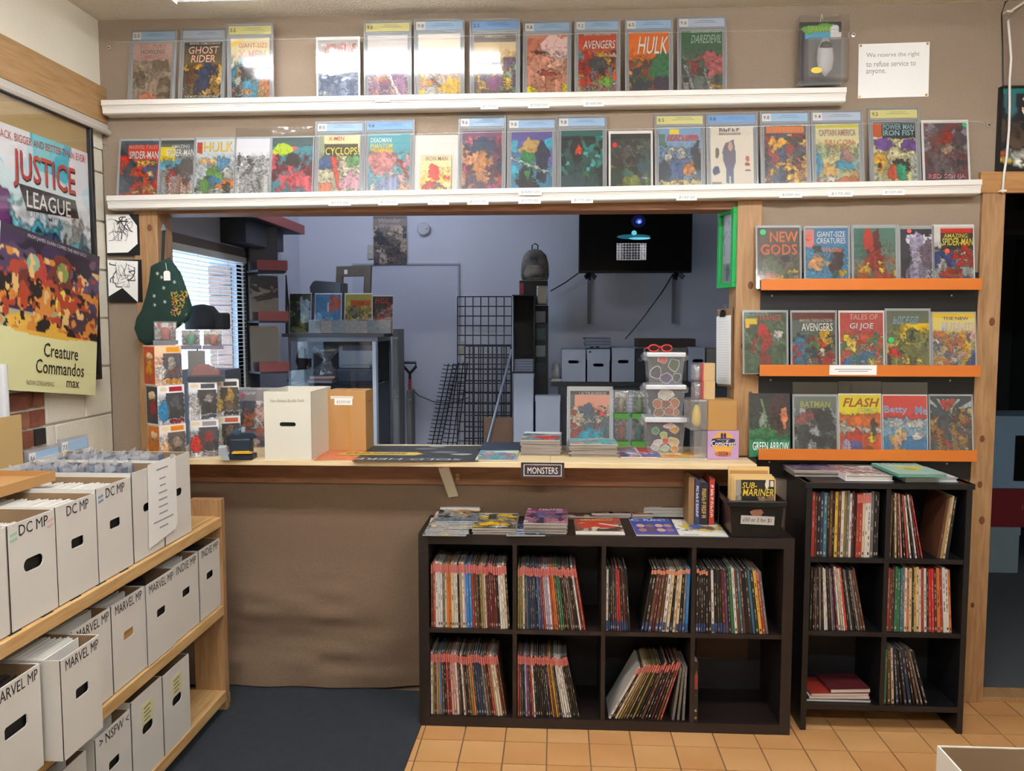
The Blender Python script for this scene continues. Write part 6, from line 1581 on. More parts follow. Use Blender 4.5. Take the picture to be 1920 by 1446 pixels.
# stand for the cap: a stack of boxes by the window sill
tag(MB().box(-.12, .12, -.1, .1, ZK + .0 - .9, pz - .2 - .001 - (ZK - .9) + (ZK - .9)).build('sill_cabinet', mat('sill_cab', '5c5c62', .7), None, (t.location.x + .03, .62, 0)), 'grey cabinet under the back room window', 'cabinet')
# long red-fronted shelf high on the left wall and the stacked racks below
RED = mat('red_lip', '8c4440', .5)
DKG = mat('dark_grey', '3a3c42', .6)
p, q = at(570, 440, X=-1.72), at(440, 396, X=-1.72)
t = thing('wall_shelf', 'long dull red shelf high on the back room left wall', 'shelf', (0, 0, 0))
MB().box(-1.73, -1.715, .5, p.y, p.z, p.z + .06).build('red_front', RED, t)
MB().box(XL, -1.73, .5, p.y, p.z, p.z + .012).build('shelf_board', DKG, t)
MB().box(XL, -1.78, 1.2, p.y - .25, p.z - .14, p.z - .001).build('hanging_box', DKG, t)
for i in range(3):
    o = MB().box(-.05, .0, -.09, .09, 0, .26).build('magazine', mat('mag_grey', '6c6c74', .4), None, (-1.80, p.y - .35 - .25 * i, p.z + .0125), (0, R(6), 0))
    tag(o, '%s grey sleeved magazine on the high red shelf, from the far end' % ordw(i), 'magazine', 'magazines on the high red shelf')
t = thing('slat_rack', 'dark wall rack with three dull red lips beside the window', 'rack', (0, 0, 0))
MB().box(XL + .001, XL + .02, 1.56, 1.72, .9, 2.3).build('back_panel', DKG, t)
for i, (xa, xb, yt, yb) in enumerate(((483, 522, 493, 512), (485, 525, 584, 605), (487, 527, 677, 698))):
    a, b = at(xa, yb, X=-1.80), at(xb, yb - 6, X=-1.79)
    z0 = (a.z + b.z) / 2
    y0 = 1.42
    for nm, mb in (('red_lip', MB().hexa([(-1.80, y0, z0), (-1.65, y0 + .10, z0), (-1.65, y0 + .11, z0), (-1.80, y0 + .012, z0), (-1.80, y0, z0 + .06), (-1.65, y0 + .10, z0 + .06), (-1.65, y0 + .11, z0 + .06), (-1.80, y0 + .012, z0 + .06)])),):
        mb.build(nm, RED, t)
    MB().prism([(XL + .021, y0 + .11), (-1.801, y0 + .014), (-1.66, y0 + .112), (-1.72, y0 + .24), (XL + .021, y0 + .24)], lambda p_, q_, h: (p_, q_, h), z0 - .012, z0).build('shelf_board', DKG, t)
    for j in range(4):
        o = thing('bagged_comic', '%s bagged comic on the %s red-lipped back shelf' % (ordw(j), ('top', 'middle', 'lowest')[i]), 'comic book', (-1.815 + .588 * .012 * j, y0 + .13 - .81 * .012 * j, z0 + .001), (-.05, 0, R(34)), 'bagged comics on the red-lipped racks')
        MB().box(-.085, .085, 0, .003, 0, .27).build('cover', mat('rackc%d' % (j % 3), ('4c4c54', '7c7c84', '8c8474')[j % 3], .4), o)
        MB().box(-.088, .088, -.0025, -.002, 0, .28).build('bag', SLEEVE, o)
# glass display case
YD = 1.75
xa, xb = at(540, 640, Y=YD).x, at(708, 640, Y=YD).x
ze = at(640, 632, Y=YD).z
t = thing('display_case', 'glass display case with dark wood top in the back room', 'display case', ((xa + xb) / 2, YD, 0))
w = (xb - xa) / 2
MB().box(-w - .03, at(721, 630, Y=YD).x - (xa + xb) / 2, -.03, .45, ze, ze + .022).build('top', mat('case_top', '4a4446', .4), t)
MB().box(-w, w, 0, .42, ze - .03, ze).build('top_rail', mat('case_metal', '7c7c82', .4, metal=.4), t)
for x in (-w, w - .012):
    for y in (0, .41):
        MB().box(x, x + .012, y, y + .012, .1, ze - .03).build('case_post', mat('case_metal'), t)
MB().box(-w, w, 0, .42, 0, .6).build('plinth', DKG, t)
MB().box(-w + .012, w - .012, .40, .41, .6, ze - .03).build('case_back', mat('case_back', '3c3e46', .7), t)
zs = at(640, 716, Y=YD).z
MB().box(-w + .012, w - .012, .02, .40, zs - .02, zs - .012).build('glass_shelf', GLASS, t)
MB().box(-w + .012, w - .012, .002, .004, .6, ze - .03).build('front_glass', clear_mat('case_glass', base=.02, gloss=.02), t)
MB().box(w - .035, w - .012, -.002, .0, .6, ze - .03).build('edge_strip', mat('pale_edge', 'c8ccd4', .4), t)  # pale strip down the right end of the case front
xc = (xa + xb) / 2
def inx(px, py, Y):
    return at(px, py, Y=Y)
# things in the case
p = inx(668, 690, 1.95)
t = thing('receipt_machine', 'white office machine inside the glass case', 'printer', (p.x, 1.95, zs + .08), (0, 0, 0))
MB().box(-.12, .12, 0, .15, 0, .15).build('body', mat('machine_white', 'a8b0c0', .4), t, bevel=.01)
MB().box(-.09, .11, -.004, 0, .115, .15).build('panel', mat('machine_blue', '3c4c6c', .4), t)
MB().box(-.1, .1, -.03, 0, .0, .02).build('paper_tray', mat('machine_tray', '8c94a0', .4), t)
t = thing('grey_case', 'slate blue box under the white machine in the glass case', 'box', (p.x + .01, 1.93, zs - .011), (0, 0, 0))
MB().box(-.13, .13, 0, .17, 0, .07).build('body', mat('slate_box', '48566c', .5), t, bevel=.004)
MB().box(-.13, .13, -.002, .172, .07, .085).build('lid', mat('slate_lid', '566478', .5), t)
p = inx(597, 690, 1.95)
t = thing('clear_bag', 'crumpled clear plastic bag inside the glass case', 'bag', (p.x + .03, 1.95, zs - .008))
mb = MB()
r2 = random.Random(8)
rings = []
for k in range(8):
    z = .24 * k / 7
    r = .05 + .03 * math.sin(k * 1.3) + .015 * r2.random()
    rings.append((r, z))
mb.lathe(rings, 11, (0, .08, 0), sx=1.1, sy=.5)
mb.v = [(x + r2.uniform(-.012, .012), y + r2.uniform(-.012, .012), z) for x, y, z in mb.v]
mb.build('film', clear_mat('bag_film', base=.2, gloss=.1, haze=.25), t, smooth=True)
p = inx(575, 700, 1.98)
t = thing('dark_statue', 'dark figurine shape at the left inside the glass case', 'figurine', (p.x - .035, 2.0, zs - .011))
MB().lathe([(.06, .013), (.05, .05), (.03, .09), (.045, .13), (.035, .18), (.025, .21), (.005, .235)], 12).build('figure', mat('statue_dark', '1c1e20', .6), t, smooth=True)
MB().box(-.08, .08, -.08, .08, -.0, .012).build('stand', BLKP, t)
for i in range(3):
    tag(MB().box(-.08, .08, -.06, .06, 0, .014).build('booklet', mat('bk%d' % i, ('8c8c90', '9c4c48', 'b8b4b4')[i], .6), None, (inx(606, 706, 1.86).x, 1.84, zs - .0105 + .0145 * i), (0, 0, R(8 * i))), '%s booklet from below in the small pile in the glass case' % ordw(i), 'booklet', 'booklets in the glass case')
# comics, cubes and oddments on the case
zt = ze + .0225
GB = 'comics on the glass case'
def bcomic(px, art, label, Y, seed, titles=(), **k):
    t = comic(px, 'bag', art, titles, label, Y=Y, lean=.12, seed=seed, group=GB, inset=.03, **k)
    t.location.z = zt + .002
    return t
bcomic((541, 583, 550, 626), 'b 3c3c38 2c2c2c;n 5 6c6c60,1c1c1c,8c8c48 .25 .2 1;e .5 .9 .35 .08 7c7c34;k 6 .5 .2', 'dark comic with olive blot at the left on the glass case', YD + .02, 201)
bcomic((589, 640, 551, 626), 'b 3c84b8 3c7cac;e .75 .25 .25 .2 c05840;t .5 .2 .5 .8 .06 c8d0d8;e .45 .8 .2 .14 2c3c60;n 4 4c94c0 .2 0 1', 'bright blue comic with red corner on the glass case', YD + .05, 202)
bcomic((645, 698, 551, 626), 'b c8b868 a8a878;r 0 0 1 .2 a89c58;r .2 .15 .95 .3 b85838;n 5 d8d0b0,3c4c64,8c7c50,c8a850 .22 .3 1;e .6 .75 .3 .15 385070;k 6 .7 .2', 'yellow crowded comic on the glass case', YD + .06, 203)
bcomic((697, 737, 551, 622), 'b a8342c 8c8484;r 0 0 1 .28 3c2c2c;n 5 c8c0bc,9c302c,3c3438 .28 .2 1;e .75 .85 .25 .14 a82c2c;k 6 .7 .2', 'red and white comic at the right on the glass case', YD + .07, 204, titles=[('~3', .5, .12, .8, .14, 'b83c34')])
for i in range(7):
    px = 591 + i * 22
    p = at(px, 624, Y=YD - .01)
    t = thing('card_cube', '%s small clear card cube from the left along the glass case front' % ordw(i), 'box', (p.x, YD - .025, zt), group='clear card cubes on the glass case')
    MB().box(-.036, .036, .003, .035, .002, .082).build('card_block', mat('cardblk%d' % (i % 3), ('8c8680', '9c8c80', '7c7c80')[i % 3], .6, var=.4, vs=50), t)
    MB().box(-.040, .040, 0, .038, 0, .09).build('clear_case', clear_mat('cube_clear'), t, bevel=.002)
t = thing('weathered_wooden_frame', 'empty weathered wooden frame standing on the glass case', 'frame', (at(650, 550, Y=2.0).x, 2.10, zt + .002), (-.10, 0, R(-16)))
fw_, fh_ = .27, .46
FW = mat('weathered', '6c6458', .8, var=.3, vs=10)
for a, b, c, d in ((-fw_ / 2, -fw_ / 2 + .05, 0, fh_), (fw_ / 2 - .05, fw_ / 2, 0, fh_), (-fw_ / 2 + .05, fw_ / 2 - .05, fh_ - .07, fh_), (-fw_ / 2 + .05, fw_ / 2 - .05, 0, .05)):
    MB().box(a, b, 0, .02, c, d).build('frame_bar', FW, t)
MB().box(-.07, -.045, -.002, 0, fh_ - .055, fh_ - .025).build('paper_label', PAPER, t)
t = thing('curved_tray', 'dark curved plastic tray lying on the glass case', 'tray', (at(612, 550, Y=1.95).x, 1.93, zt + .25), (0, 0, R(-8)))
MB().prism([(-.11, 0), (-.115, .06), (-.09, .095), (-.07, .1), (.11, .085), (.11, 0)], lambda p, q, h: (p, h, q), 0, .12).build('shell', mat('tray_grey', '4a4c52', .35), t, bevel=.006)
tag(MB().box(-.2, .2, 0, .07, 0, .249).build('box_riser', mat('riser', '5c5c64', .6), None, (at(640, 560, Y=1.95).x, 1.93 - .0, zt)), 'grey box behind the comics on the glass case', 'box')
bpy.data.objects['box_riser'].location.y = 1.92
# router antenna at the left
t = thing('antenna', 'thin black antenna standing left of the glass case comics', 'antenna', (at(532, 620, Y=1.72).x, 1.80, zt - .022))
MB().tube([(0, 0, 0), (0, 0, .16), (-.002, 0, .30), (-.004, 0, .40)], [.016, .014, .008, .004], 8).build('rod', BLKP, t)
# filing cabinets
YF = 2.15
def cabinet(x0, x1, yt, label, Y, d, nd):
    a, b = at(x0, yt, Y=Y), at(x1, yt, Y=Y)
    t = thing('file_cabinet', label, 'cabinet', ((a.x + b.x) / 2, Y, 0), group='file cabinets')
    w, h = (b.x - a.x) / 2, a.z
    m = mat('cabinet_grey', '6c6c6c', .5)
    MB().box(-w, w, 0.002, d, 0, h).build('body', m, t, bevel=.003)
    for k in range(nd):
        z0, z1 = h * k / nd + .01, h * (k + 1) / nd - .008
        o = MB().box(-w + .006, w - .006, -.006, .002, z0, z1).build('drawer', m, t, bevel=.002)
        MB().box(-.02, .02, -.016, -.006, z1 - .06, z1 - .045).build('handle', mat('steel_lt', '9c9c9c', .3, metal=.8), o)
    return t
cabinet(735, 747, 617, 'tall grey file cabinet right of the glass case', 1.93, .2, 4)
cabinet(762, 771, 733, 'lower grey cabinet beside the tall file cabinet', 2.15, .15, 3)
# snow shovel
t = thing('shovel', 'red-shafted shovel with black D-grip leaning on the door', 'shovel', (at(766, 735, Y=2.42).x, 2.42, 0))
zg = at(764, 680, Y=2.48).z
MB().tube([(0, 0, .05), (0, .06, zg - .12)], .012, 8).build('shaft', mat('red_shaft', 'a83c34', .4), t)
MB().tube([(0, .06, zg - .14), (0, .062, zg - .08), (-.045, .064, zg - .03), (-.045, .064, zg), (.045, .064, zg), (.045, .064, zg - .03), (0, .062, zg - .08)], .011, 7).build('grip', BLKP, t)
MB().box(-.15, .15, -.02, -.012, .02, .3).build('blade', BLKP, t)
# door, switch plates, alarm, poster
xd1 = at(860, 497, Y=YW).x
zd = at(860, 497, Y=YW).z
d = struct(MB().box(xd1 - .80, xd1 - .006, YW - .012, YW - .001, .01, zd).build('door_1', mat('door_paint', 'c4c8d6', .6)))
d2 = MB().box(xd1 - .006, xd1 + .006, YW - .02, YW, 0, zd + .012).build('door_frame', mat('door_trim', 'a4a6b2', .6), d)
MB().box(xd1 - .8, xd1 - .006, YW - .02, YW, zd, zd + .012).build('door_frame', mat('door_trim', 'a4a6b2', .6), d)
p0, p1 = at(702, 497, Y=YW), at(763, 406, Y=YW)
t = thing('wall_poster', 'grey-brown poster with script title on the back room wall', 'poster', ((p0.x + p1.x) / 2, YW - .022, p0.z))
w, h = p1.x - p0.x, p1.z - p0.z
link('picture', art_mesh(w, h, 'b 8c847c 4c4648;n 4 a89c90,5c5450,3c3a40,b8a898 .28 .2 1;r 0 0 1 .06 6c645c;k 6 .6 .2', 44, 34), t, (0, -.001, 0))
MB().box(-w / 2, w / 2, 0, .004, 0, h).build('sheet', PAPER, t)
lettering('Wonder\nWoman', w * .68, h * .2, 'c8b4b0', t, (0, -.003, h * .86), shear=.2, name='title')
p = at(795, 430, Y=YW)
t = thing('smoke_alarm', 'round white alarm on the back room wall', 'alarm', (p.x, YW - .001, p.z), (R(90), 0, 0))
MB().lathe([(.05, 0), (.05, .02), (.042, .034), (.02, .036), (.02, .032)], 20).build('housing', mat('alarm_white', 'c4c6cc', .5), t, smooth=False)
MB().lathe([(.006, 0), (.005, .003)], 8).build('light', mat('alarm_grey', '8c8c94', .4), t, (.025, 0, .036))
for (x0, x1, yt, yb, nm, lb) in ((690, 702, 460, 486, 'chime_box', 'small white box on the wall left of the poster'), (856, 870, 640, 664, 'switch_plate', 'beige switch plate beside the back room door')):
    a, b = at(x0, yb, Y=YW), at(x1, yt, Y=YW)
    t = thing(nm, lb, 'wall plate', ((a.x + b.x) / 2, YW - .002, a.z))
    w, h = b.x - a.x, b.z - a.z
    MB().box(-w / 2, w / 2, -.012, .0, 0, h).build('plate', mat('plate_' + nm, 'b8b4a8', .5), t, bevel=.002)
    MB().box(-w * .15, w * .15, -.018, -.012, h * .4, h * .6).build('button', mat('plate_btn', 'd0ccc4', .5), t)
# television
p0, p1 = at(1085, 512, Y=2.42), at(1299, 390, Y=2.42)
t = thing('television', 'flat black television on the back wall showing a small bright stage', 'television', ((p0.x + p1.x) / 2, 2.42, p0.z))
w, h = p1.x - p0.x, p1.z - p0.z
MB().box(-w / 2, w / 2, 0, .06, 0, h).build('casing', BLKP, t, bevel=.003)
sn = MB().box(-w / 2 + .008, w / 2 - .008, -.001, .001, .015, h - .008).build('screen', mat('screen_black', '060607', .12), t)
def glow(x0, x1, yt, yb, col, e, nm='screen_picture', poly=None):
    a, b = at(x0, yb, Y=2.418), at(x1, yt, Y=2.418)
    MB().box(a.x - t.location.x, b.x - t.location.x, -.0022, -.0012, a.z - p0.z, b.z - p0.z).build(nm, mat('tv_%s' % col, col, .4, emit=e), sn)
def glowe(cx, cy, rx, ry, col, e):
    a, b = at(cx, cy, Y=2.418), at(cx + rx, cy - ry, Y=2.418)
    MB().lathe([(1, 0), (.9, .0008)], 14, sx=b.x - a.x, sy=b.z - a.z).build('screen_picture', mat('tv_%s' % col, col, .4, emit=e), sn, (a.x - t.location.x, -.0012, a.z - p0.z), (R(90), 0, 0))
glowe(1197, 415, 14, 12, '0c1440', .5)
glowe(1198, 415, 7, 6, '5070e8', .9)
glowe(1199, 416, 3.5, 3, 'c0d0ff', 1.2)
glowe(1188, 444, 32, 5, '1c6474', .7)
glowe(1198, 447, 22, 2.5, '80d0e0', 1.0)
glowe(1189, 437, 5, 5, '68c8dc', .9)
glow(1156, 1211, 456, 487, '3c3a40', .3)
for k in range(11):
    x = 1156.5 + k * 5.4
    glow(x, x + 1.2, 456, 487, 'c8c8cc', .8, 'screen_grid')
for k in range(7):
    y = 456.5 + k * 5
    glow(1156, 1211, y, y + 1.1, 'c8c8cc', .8, 'screen_grid')
glow(1156, 1166, 458, 486, 'a0a0a4', .5)
glow(1200, 1211, 458, 486, 'b0b0b4', .6)
for px in (1107, 1272):
    q = at(px, 514, Y=2.42)
    f = MB().bar((0, .03, .01), (-.035, .0, -.03), .014, .03).bar((0, .03, .01), (.035, .0, -.03), .014, .03).bar((0, .05, .01), (.0, .11, -.03), .014, .03)
    f.build('stand_foot', BLKP, t, (q.x - t.location.x, 0, -.005))
    MB().box(-.012, .012, .2, .226, -.36, -.02).build('shelf_bracket', mat('bracket_grey', '7a7c86', .5), t, (q.x - t.location.x, 0, 0))
ca = [at(x, y, Y=2.6) for x, y in ((1262, 514), (1240, 550), (1210, 590), (1190, 615), (1172, 636))]
tag(MB().tube(ca, .005, 6).build('power_cord', BLKP), 'black cord hanging from the television', 'cord')
ca = [at(x, y, Y=2.6) for x, y in ((1085, 512), (1060, 530), (1032, 546))]
tag(MB().tube(ca, .005, 6).build('power_cord', BLKP), 'black cord running left from the television', 'cord')
# backpack on a black case on a dark tower
YT = 2.3
p = at(1003, 525, Y=YT)
t = thing('mini_backpack', 'small cream and black backpack on top of the dark packages', 'backpack', (p.x, YT, p.z))
MB().lathe([(.09, 0), (.098, .03), (.095, .11), (.08, .17), (.045, .205), (.005, .215)], 16, sy=.6).build('body', mat('pack_cream', '948a7c', .7, var=.85, vs=9, col2='201c1c'), t, smooth=True)
MB().tube([(-.02, 0, .205), (-.02, 0, .24), (0, 0, .252), (.02, 0, .24), (.02, 0, .205)], .005, 6).build('loop_handle', BLKP, t)
MB().lathe([(.07, 0), (.075, .03), (.06, .08), (.01, .09)], 14, sy=.35).build('front_pocket', mat('pack_pocket', '3a3432', .7, var=.7, vs=14, col2='8c8274'), t, (0, -.045, .015), smooth=True)
a, b = at(974, 572, Y=YT), at(1027, 526, Y=YT)
t = thing('dark_package', 'black and red package under the backpack', 'box', ((a.x + b.x) / 2, YT - .015, a.z))
w, h = b.x - a.x, b.z - a.z - .001
MB().box(-w / 2, w / 2, 0, .14, 0, h).build('carton', mat('pkg_black', '1c1a1e', .4), t)
MB().box(-w / 2, -w / 2 + .03, -.001, 0, h * .4, h * .9).build('red_print', mat('pkg_red', '8c3434', .5), t)
MB().box(w * .1, w * .5, -.02, 0, 0, h * .8).build('clear_blister', clear_mat('blister2'), t, bevel=.01)
a, b = at(985, 720, Y=YT), at(1028, 573, Y=YT)
t = thing('dark_tower', 'tall dark stand with small packages, behind the black panel', 'stand', ((a.x + b.x) / 2, YT, 0))
w = (b.x - a.x) / 2
MB().box(-w, w, 0.02, .1, 0, b.z).build('post', mat('tower_dark', '2c3034', .5), t)
for k, c in enumerate(('b8bcc0', '2c4c50', '8c9094', '24383c')):
    MB().box(-w + .01, w - .02, -.01, .02, b.z - .12 - k * .12, b.z - .04 - k * .12).build('package', mat('pk_' + c, c, .4), t)
# black wire grid panels
def grid(x0, x1, yt, yb, Y, lean, label, nx, nz, r=.004):
    a, b = at(x0, yt, Y=Y), at(x1, yt, Y=Y)
    h = a.z
    w = b.x - a.x
    t = thing('wire_grid', label, 'grid panel', ((a.x + b.x) / 2, Y - .1, 0), (-lean, 0, 0), 'black wire grid panels')
    vm = MB().tube([(0, 0, 0), (0, 0, h)], r, 5).mesh('upright_wire', BLKP)
    hm = MB().tube([(-w / 2, .006, 0), (w / 2, .006, 0)], r, 5).mesh('cross_wire', BLKP)
    for i in range(nx):
        link('upright_wire', vm, t, (-w / 2 + w * i / (nx - 1), 0, 0))
    for j in range(nz):
        link('cross_wire', hm, t, (0, 0, h - (h - .05) * j / (nz - 1)))
    return t
grid(858, 960, 556, 0, 2.45, .05, 'tallest black wire grid panel leaning by the door', 8, 26)
grid(872, 958, 648, 0, 2.30, .06, 'shorter black wire grid panel in front of the tall one', 11, 18, .005)
for i, (xa, ya, xb, yb) in enumerate(((850, 682, 818, 838), (869, 680, 848, 838))):
    A_, B_ = at(xa, ya, Y=(2.58, 2.26)[i]), at(xb, yb, Y=(2.55, 2.11)[i])
    t = thing('wire_rack', ('left' if i == 0 else 'right') + ' one of two leaning narrow black wire racks', 'wire rack', (0, 0, 0), group='leaning wire racks')
    D_ = (B_ - A_)
    A2, B2 = A_, A_ + D_ * (A_.z - .02) / (A_.z - B_.z)
    for s in (-.035, 0, .03):
        MB().tube([A2 + Vector((s, 0, 0)), B2 + Vector((s, 0, 0))], .004, 5).build('rail', BLKP, t)
    L = (B2 - A2).length
    rung = MB().tube([(-.07, -.02, .005), (-.04, 0, 0), (.035, 0, 0)], .003, 4).mesh('rung', BLKP)
    for k in range(44):
        link('rung', rung, t, A2 + (B2 - A2) * (k + .5) / 44)
A_, B_ = at(960, 655, Y=2.2), at(914, 830, Y=2.05)
B2 = A_ + (B_ - A_) * (A_.z - .01) / (A_.z - B_.z)
tag(MB().tube([A_, B2], .009, 8).build('metal_pole', mat('pole_steel', 'b0b4bc', .3, metal=.7)), 'slim pale metal pole leaning across the wire grids', 'pole')
a, b = at(908, 835, Y=2.15), at(962, 782, Y=2.15)
tag(MB().prism([(a.x, .3), (b.x, .3), (b.x, b.z - .0), (a.x, b.z)], lambda p, q, h: (p, h, q), 2.12, 2.135).build('plywood_piece', mat('ply_brown', '8c6c58', .7, wood=True, col2='78583f', vs=4)), 'brown plywood piece behind the counter, below the grids', 'board')
ca = [at(x, y, Y=2.55) for x, y in ((765, 722), (785, 742), (812, 753), (840, 756), (862, 752), (880, 745))]
tag(MB().tube(ca, .004, 6).build('door_cord', BLKP), 'thin cord drooping across the door', 'cord')
# black shelf unit on white boxes
YR = 2.05
a, b = at(960, 697, Y=YR), at(1003, 555, Y=YR)
t = thing('black_shelf_unit', 'tall black open unit with papers at its bottom', 'shelf unit', ((a.x + b.x) / 2, YR, a.z))
w, h = b.x - a.x, b.z - a.z
MB().box(-w / 2, -w / 2 + .008, 0, .22, 0, h).build('pale_edge_panel', mat('edge_pale', 'a8acb4', .5), t)
MB().box(w / 2 - .008, w / 2, 0, .22, 0, h).build('side_panel', mat('unit_black', '1a1816', .6), t)
MB().box(-w / 2 + .008, w / 2 - .008, .2, .22, 0, h).build('back_panel', mat('unit_black'), t)
MB().box(-w / 2, w / 2, 0, .22, h, h + .008).build('top_panel', mat('unit_black'), t)
MB().box(-w / 2, w / 2, 0, .22, -.012, 0).build('bottom_panel', mat('unit_black'), t)
for k in range(9):
    o = tag(MB().box(-w / 2 + .012, w / 2 - .012, .01, .19, 0, .008).build('paper_stack', mat('stack%d' % (k % 2), ('8c909c', '6c707c')[k % 2], .7), None, (t.location.x + .002 * (k % 3), YR, a.z + .001 + k * .0092)), 'magazine in the pile inside the black unit', 'magazine', 'magazines in the black unit')
za = a.z - .014
def white_box(x0, x1, yt, yb, Y, d, label, lid=False, ztop=None, zbot=None, hole=None, m=None, open_=False):
    a, b = at(x0, yb, Y=Y), at(x1, yt, Y=Y)
    w = b.x - a.x
    z0 = zbot if zbot is not None else a.z
    z1 = ztop if ztop is not None else b.z
    t = thing('storage_box', label, 'box', ((a.x + b.x) / 2, Y, z0), group='storage boxes in the back room')
    m = m or mat('box_bluewhite', 'b4bac6', .7)
    h = z1 - z0
    mb = MB()
    if hole:
        holed_panel(mb, w, h, h * hole, .036, .011, .003, False)
        mb.box(-w / 2, w / 2, d - .003, d, 0, h).box(-w / 2, -w / 2 + .003, .003, d - .003, 0, h).box(w / 2 - .003, w / 2, .003, d - .003, 0, h).box(-w / 2 + .003, w / 2 - .003, .003, d - .003, 0, .003)
    else:
        mb.box(-w / 2, w / 2, 0, d, 0, h)
    mb.build('carton', m, t)
    hl = .07 if lid == 2 else .03
    if lid:
        MB().box(-w / 2 - .003, w / 2 + .003, -.003, d + .003, h - hl, h + .003).build('lid', m, t)
    else:
        MB().box(-w / 2 + .002, w / 2 - .002, .002, d - .002, h - .001, h + .001).build('top_flap', m, t)
    return t
white_box(963, 1000, 705, 840, 2.0, .25, 'tall white box under the black unit', ztop=za, zbot=.02, lid=True)
white_box(1004, 1050, 744, 840, 1.93, .13, 'white box right of the one under the black unit', zbot=.02, lid=True)
# back counter with a row of boxes
YS = 2.12
zs2 = at(1120, 716, Y=YS).z
t = thing('back_bench', 'dark bench along the back wall carrying white boxes', 'bench', (0, 0, 0))
x0 = at(1033, 720, Y=YS).x
MB().box(x0, 1.6, YS - .03, YW - .01, zs2 - .03, zs2).build('bench_top', mat('bench_dark', '3a3838', .5), t)
MB().box(x0 + .05, 1.6, YS, YS + .02, zs2 - .11, zs2 - .03).build('bench_rail', mat('bench_rail', '56575e', .6), t)
for x in (x0 + .06, 1.0):
    MB().box(x, x + .05, YS + .02, YS + .07, 0, zs2 - .03).build('bench_leg', mat('bench_rail'), t)
MB().box(x0 + .3, 1.6, YS + .1, YS + .12, 0, zs2 - .11).build('bench_back', mat('bench_back', '26252a', .7), t)
K = dict(zbot=zs2 + .001)
white_box(1053, 1098, 656, 716, YS, .38, 'first white box from left on the back bench', hole=.62, **K)
white_box(1101, 1143, 656, 716, YS, .38, 'second bench box, white with a deep lid and black marks', hole=.52, lid=2, **K)
white_box(1147, 1190, 653, 714, YS, .38, 'third white box on the back bench, slot half closed', hole=.6, **K)
b4 = white_box(1191, 1216, 656, 714, YS, .3, 'narrow black-fronted box on the back bench beside the bins', m=mat('box_black', '2a2a30', .5), **K)
lettering('Cards', .05, .02, 'a8acb4', b4, (0, -.002, .15))
white_box(1295, 1322, 652, 700, YS, .38, 'white box on the back bench right of the bins', hole=.62, **K)
white_box(1324, 1356, 655, 702, YS, .38, 'beige box at the right end of the back bench', m=mat('box_beige', '8c867c', .7), **K)
b2 = [o for o in COL.objects if 'deep lid and black marks' in o.get('label', '')][0]
for (x, z, w_) in ((-.06, .235, .03), (-.02, .238, .025), (-.065, .205, .015)):
    MB().box(x, x + w_, -.0046, -.0032, z - .008, z + .004).build('black_mark', BLKP, b2)
for k in range(6):
    tag(MB().box(-.085, .085, 0, .2, 0, .010).build('paper_stack', mat('stack%d' % (k % 2), '888'), None, (b2.location.x, YS + .03, at(1121, 652, Y=YS).z + .004 + k * .0105), (0, 0, R(2 * (k % 3)))), 'paper pile layer on the deep-lidded bench box', 'paper', 'papers on the deep-lidded box')
tag(MB().box(-.2, .2, 0, .25, 0, .06).build('flat_carton', mat('flat_brown', '4a3e38', .7), None, (at(1250, 640, Y=2.3).x, 2.3, at(1250, 655, Y=2.3).z)), 'flat dark carton lying behind the bench boxes', 'box')
bpy.data.objects['flat_carton'].location.z = zs2 + .23
white_box(1215, 1288, 660, 714, YS + .12, .3, 'grey box on the bench hidden behind the clear bins', m=mat('box_beige'), ztop=zs2 + .228, **K)
a = at(1043, 705, Y=YS)
t = tag(MB().lathe([(.02, 0), (.034, .02), (.036, .06), (.028, .1), (.01, .115)], 11, (0, 0, 0)).build('crumpled_bag', clear_mat('bag_film'), None, (a.x, YS + .08, zs2 + .016)), 'crumpled white plastic bag at the left end of the bench', 'bag')
for k in range(3):
    tag(MB().box(-.04, .034, -.07, .1, 0, .004).build('loose_paper', PAPER, None, (a.x, YS + .08, zs2 + .001 + .005 * k), (0, 0, R(5 * k))), 'sheet under the crumpled bag on the bench', 'paper', 'sheets under the crumpled bag')
# brown board and paper bundle just behind the counter, right
a = at(1182, 768, Y=.55)
t = thing('side_table', 'white-topped stand behind the counter holding a bundle of papers', 'table', (a.x, .55, 0))
zb_ = at(1182, 768, Y=.55).z
MB().box(-.1, .1, 0, .25, zb_ - .02, zb_).build('top', mat('box_bluewhite'), t)
MB().box(-.08, .08, .02, .23, 0, zb_ - .02).build('pedestal', mat('box_bluewhite'), t)
for k in range(9):
    tag(MB().box(-.085, .085, 0, .22, 0, .0078).build('paper_stack', mat('stackw%d' % (k % 2), ('a8aab4', 'c0c2ca')[k % 2], .7), None, (a.x + .003 * math.sin(k * 2), .56, zb_ + .001 + k * .0085), (0, 0, R(3 * math.sin(k * 1.3)))), 'magazine in the bundle behind the green-based cubes', 'magazine', 'bundle behind the green-based cubes')

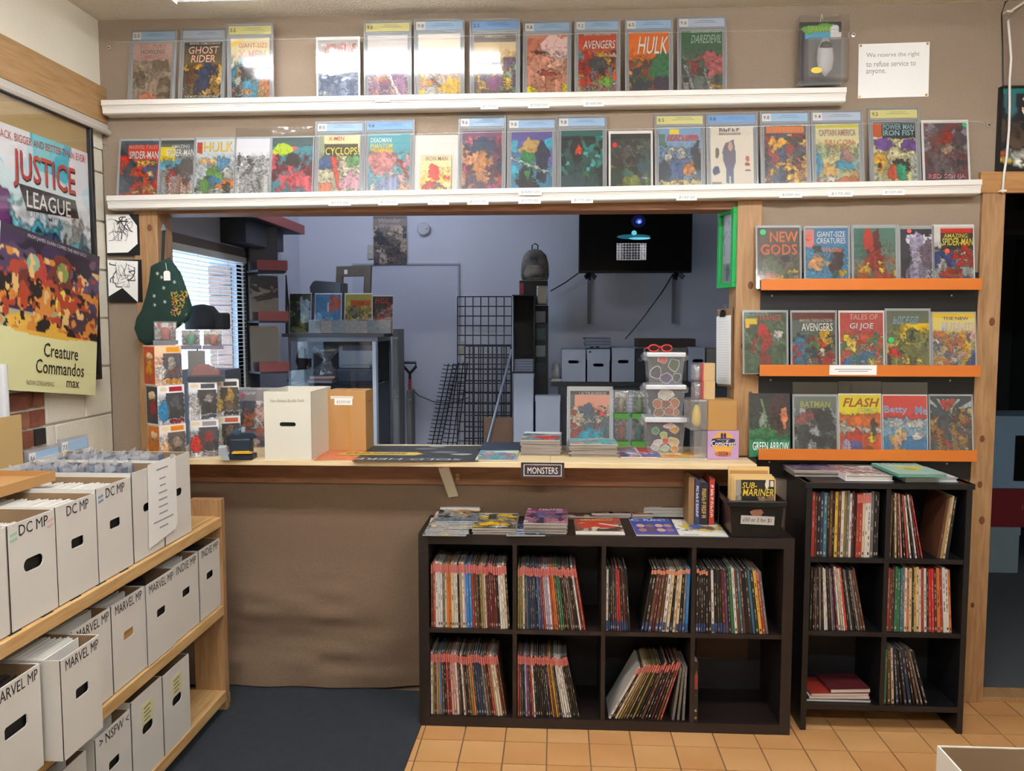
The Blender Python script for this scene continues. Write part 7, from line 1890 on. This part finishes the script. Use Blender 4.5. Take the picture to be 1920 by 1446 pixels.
# ================================================================ the dim room beyond the right doorway
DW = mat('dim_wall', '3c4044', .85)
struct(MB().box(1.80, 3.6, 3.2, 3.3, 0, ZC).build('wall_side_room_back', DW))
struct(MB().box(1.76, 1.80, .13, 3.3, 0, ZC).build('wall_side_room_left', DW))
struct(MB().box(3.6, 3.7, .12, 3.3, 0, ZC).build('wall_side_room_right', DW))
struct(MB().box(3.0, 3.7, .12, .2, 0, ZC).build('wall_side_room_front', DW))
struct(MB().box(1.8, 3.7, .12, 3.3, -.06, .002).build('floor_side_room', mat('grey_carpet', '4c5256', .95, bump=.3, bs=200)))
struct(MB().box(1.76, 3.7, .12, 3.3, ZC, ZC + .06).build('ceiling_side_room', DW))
YQ = at(1880, 1075, Z=0).y
ZQ = .003
def sbox(nm, x0, x1, yt, yb, Y, d, m, label, lid=None):
    global ZQ
    a, b = at(x0, yb, Y=Y), at(x1, yt, Y=Y)
    t = thing(nm, label, 'box', ((a.x + b.x) / 2, Y, ZQ))
    w, h = b.x - a.x, b.z - a.z - .002
    MB().box(-w / 2, w / 2, 0, d, 0, h - .05).build('carton', m, t)
    MB().box(-w / 2 - .004, w / 2 + .004, -.004, d + .004, h - .05, h).build('lid', lid or m, t)
    ZQ += h + .002
    return t
sbox('pale_box', 1848, 1912, 990, 1075, YQ, .4, mat('box_paleblue', '8ca0a8', .6), 'pale blue lidded box at the bottom of the doorway stack')
t = sbox('red_box', 1850, 1975, 920, 990, YQ, .4, mat('box_red', '7c2428', .5), 'dark red box in the middle of the doorway stack')
lettering('111', .06, .03, 'a86c68', t, (.04, -.006, .13))
t = sbox('blue_box', 1858, 1990, 780, 915, YQ + .02, .35, mat('box_skyblue', '88a8c0', .6), 'sky blue box on top of the doorway stack')
MB().box(-.07, .19, -.008, -.001, .05, .34).build('dark_front', BLKP, t)
p = at(1905, 440, Y=1.6)
t = thing('dark_shelf', 'dim shelf high beyond the doorway', 'shelf', (p.x, 1.6, p.z))
MB().box(-.2, .5, 0, .3, 0, .03).build('board', DKG, t)
MB().box(-.1, .4, .05, .25, .031, .15).build('dark_carton', mat('dim_carton', '2c2c30', .7), t)

# ================================================================ open box in the near right corner
a = at(1757, 1398, Z=.62)
t = thing('near_box', 'open white cardboard box cut off by the lower right corner', 'box', (a.x, a.y, 0))
m2 = [mat('near_white', 'ddd8cc', .7)]
mb = MB()
w_, d_, zt_ = .40, .28, .62
mb.box(0, .004, -d_, 0, .30, zt_).box(w_ - .004, w_, -d_, 0, .30, zt_).box(.004, w_ - .004, -.004, 0, .30, zt_).box(.004, w_ - .004, -d_, -d_ + .004, .30, zt_).box(0, w_, -d_, 0, .296, .30)
mb.build('carton', m2, t)
MB().box(.004, w_ - .004, -.0055, -.0045, .30, zt_ - .002).box(.0045, .0055, -d_ + .005, -.006, .30, zt_ - .002).build('kraft_lining', CARDK, t)
tag(MB().box(a.x - .03, a.x + .5, a.y - .45, a.y + .0, .26, .2955).box(a.x, a.x + .05, a.y - .4, a.y - .35, 0, .26).build('low_bench', WOODX), 'low bench under the open box, lower right', 'bench')
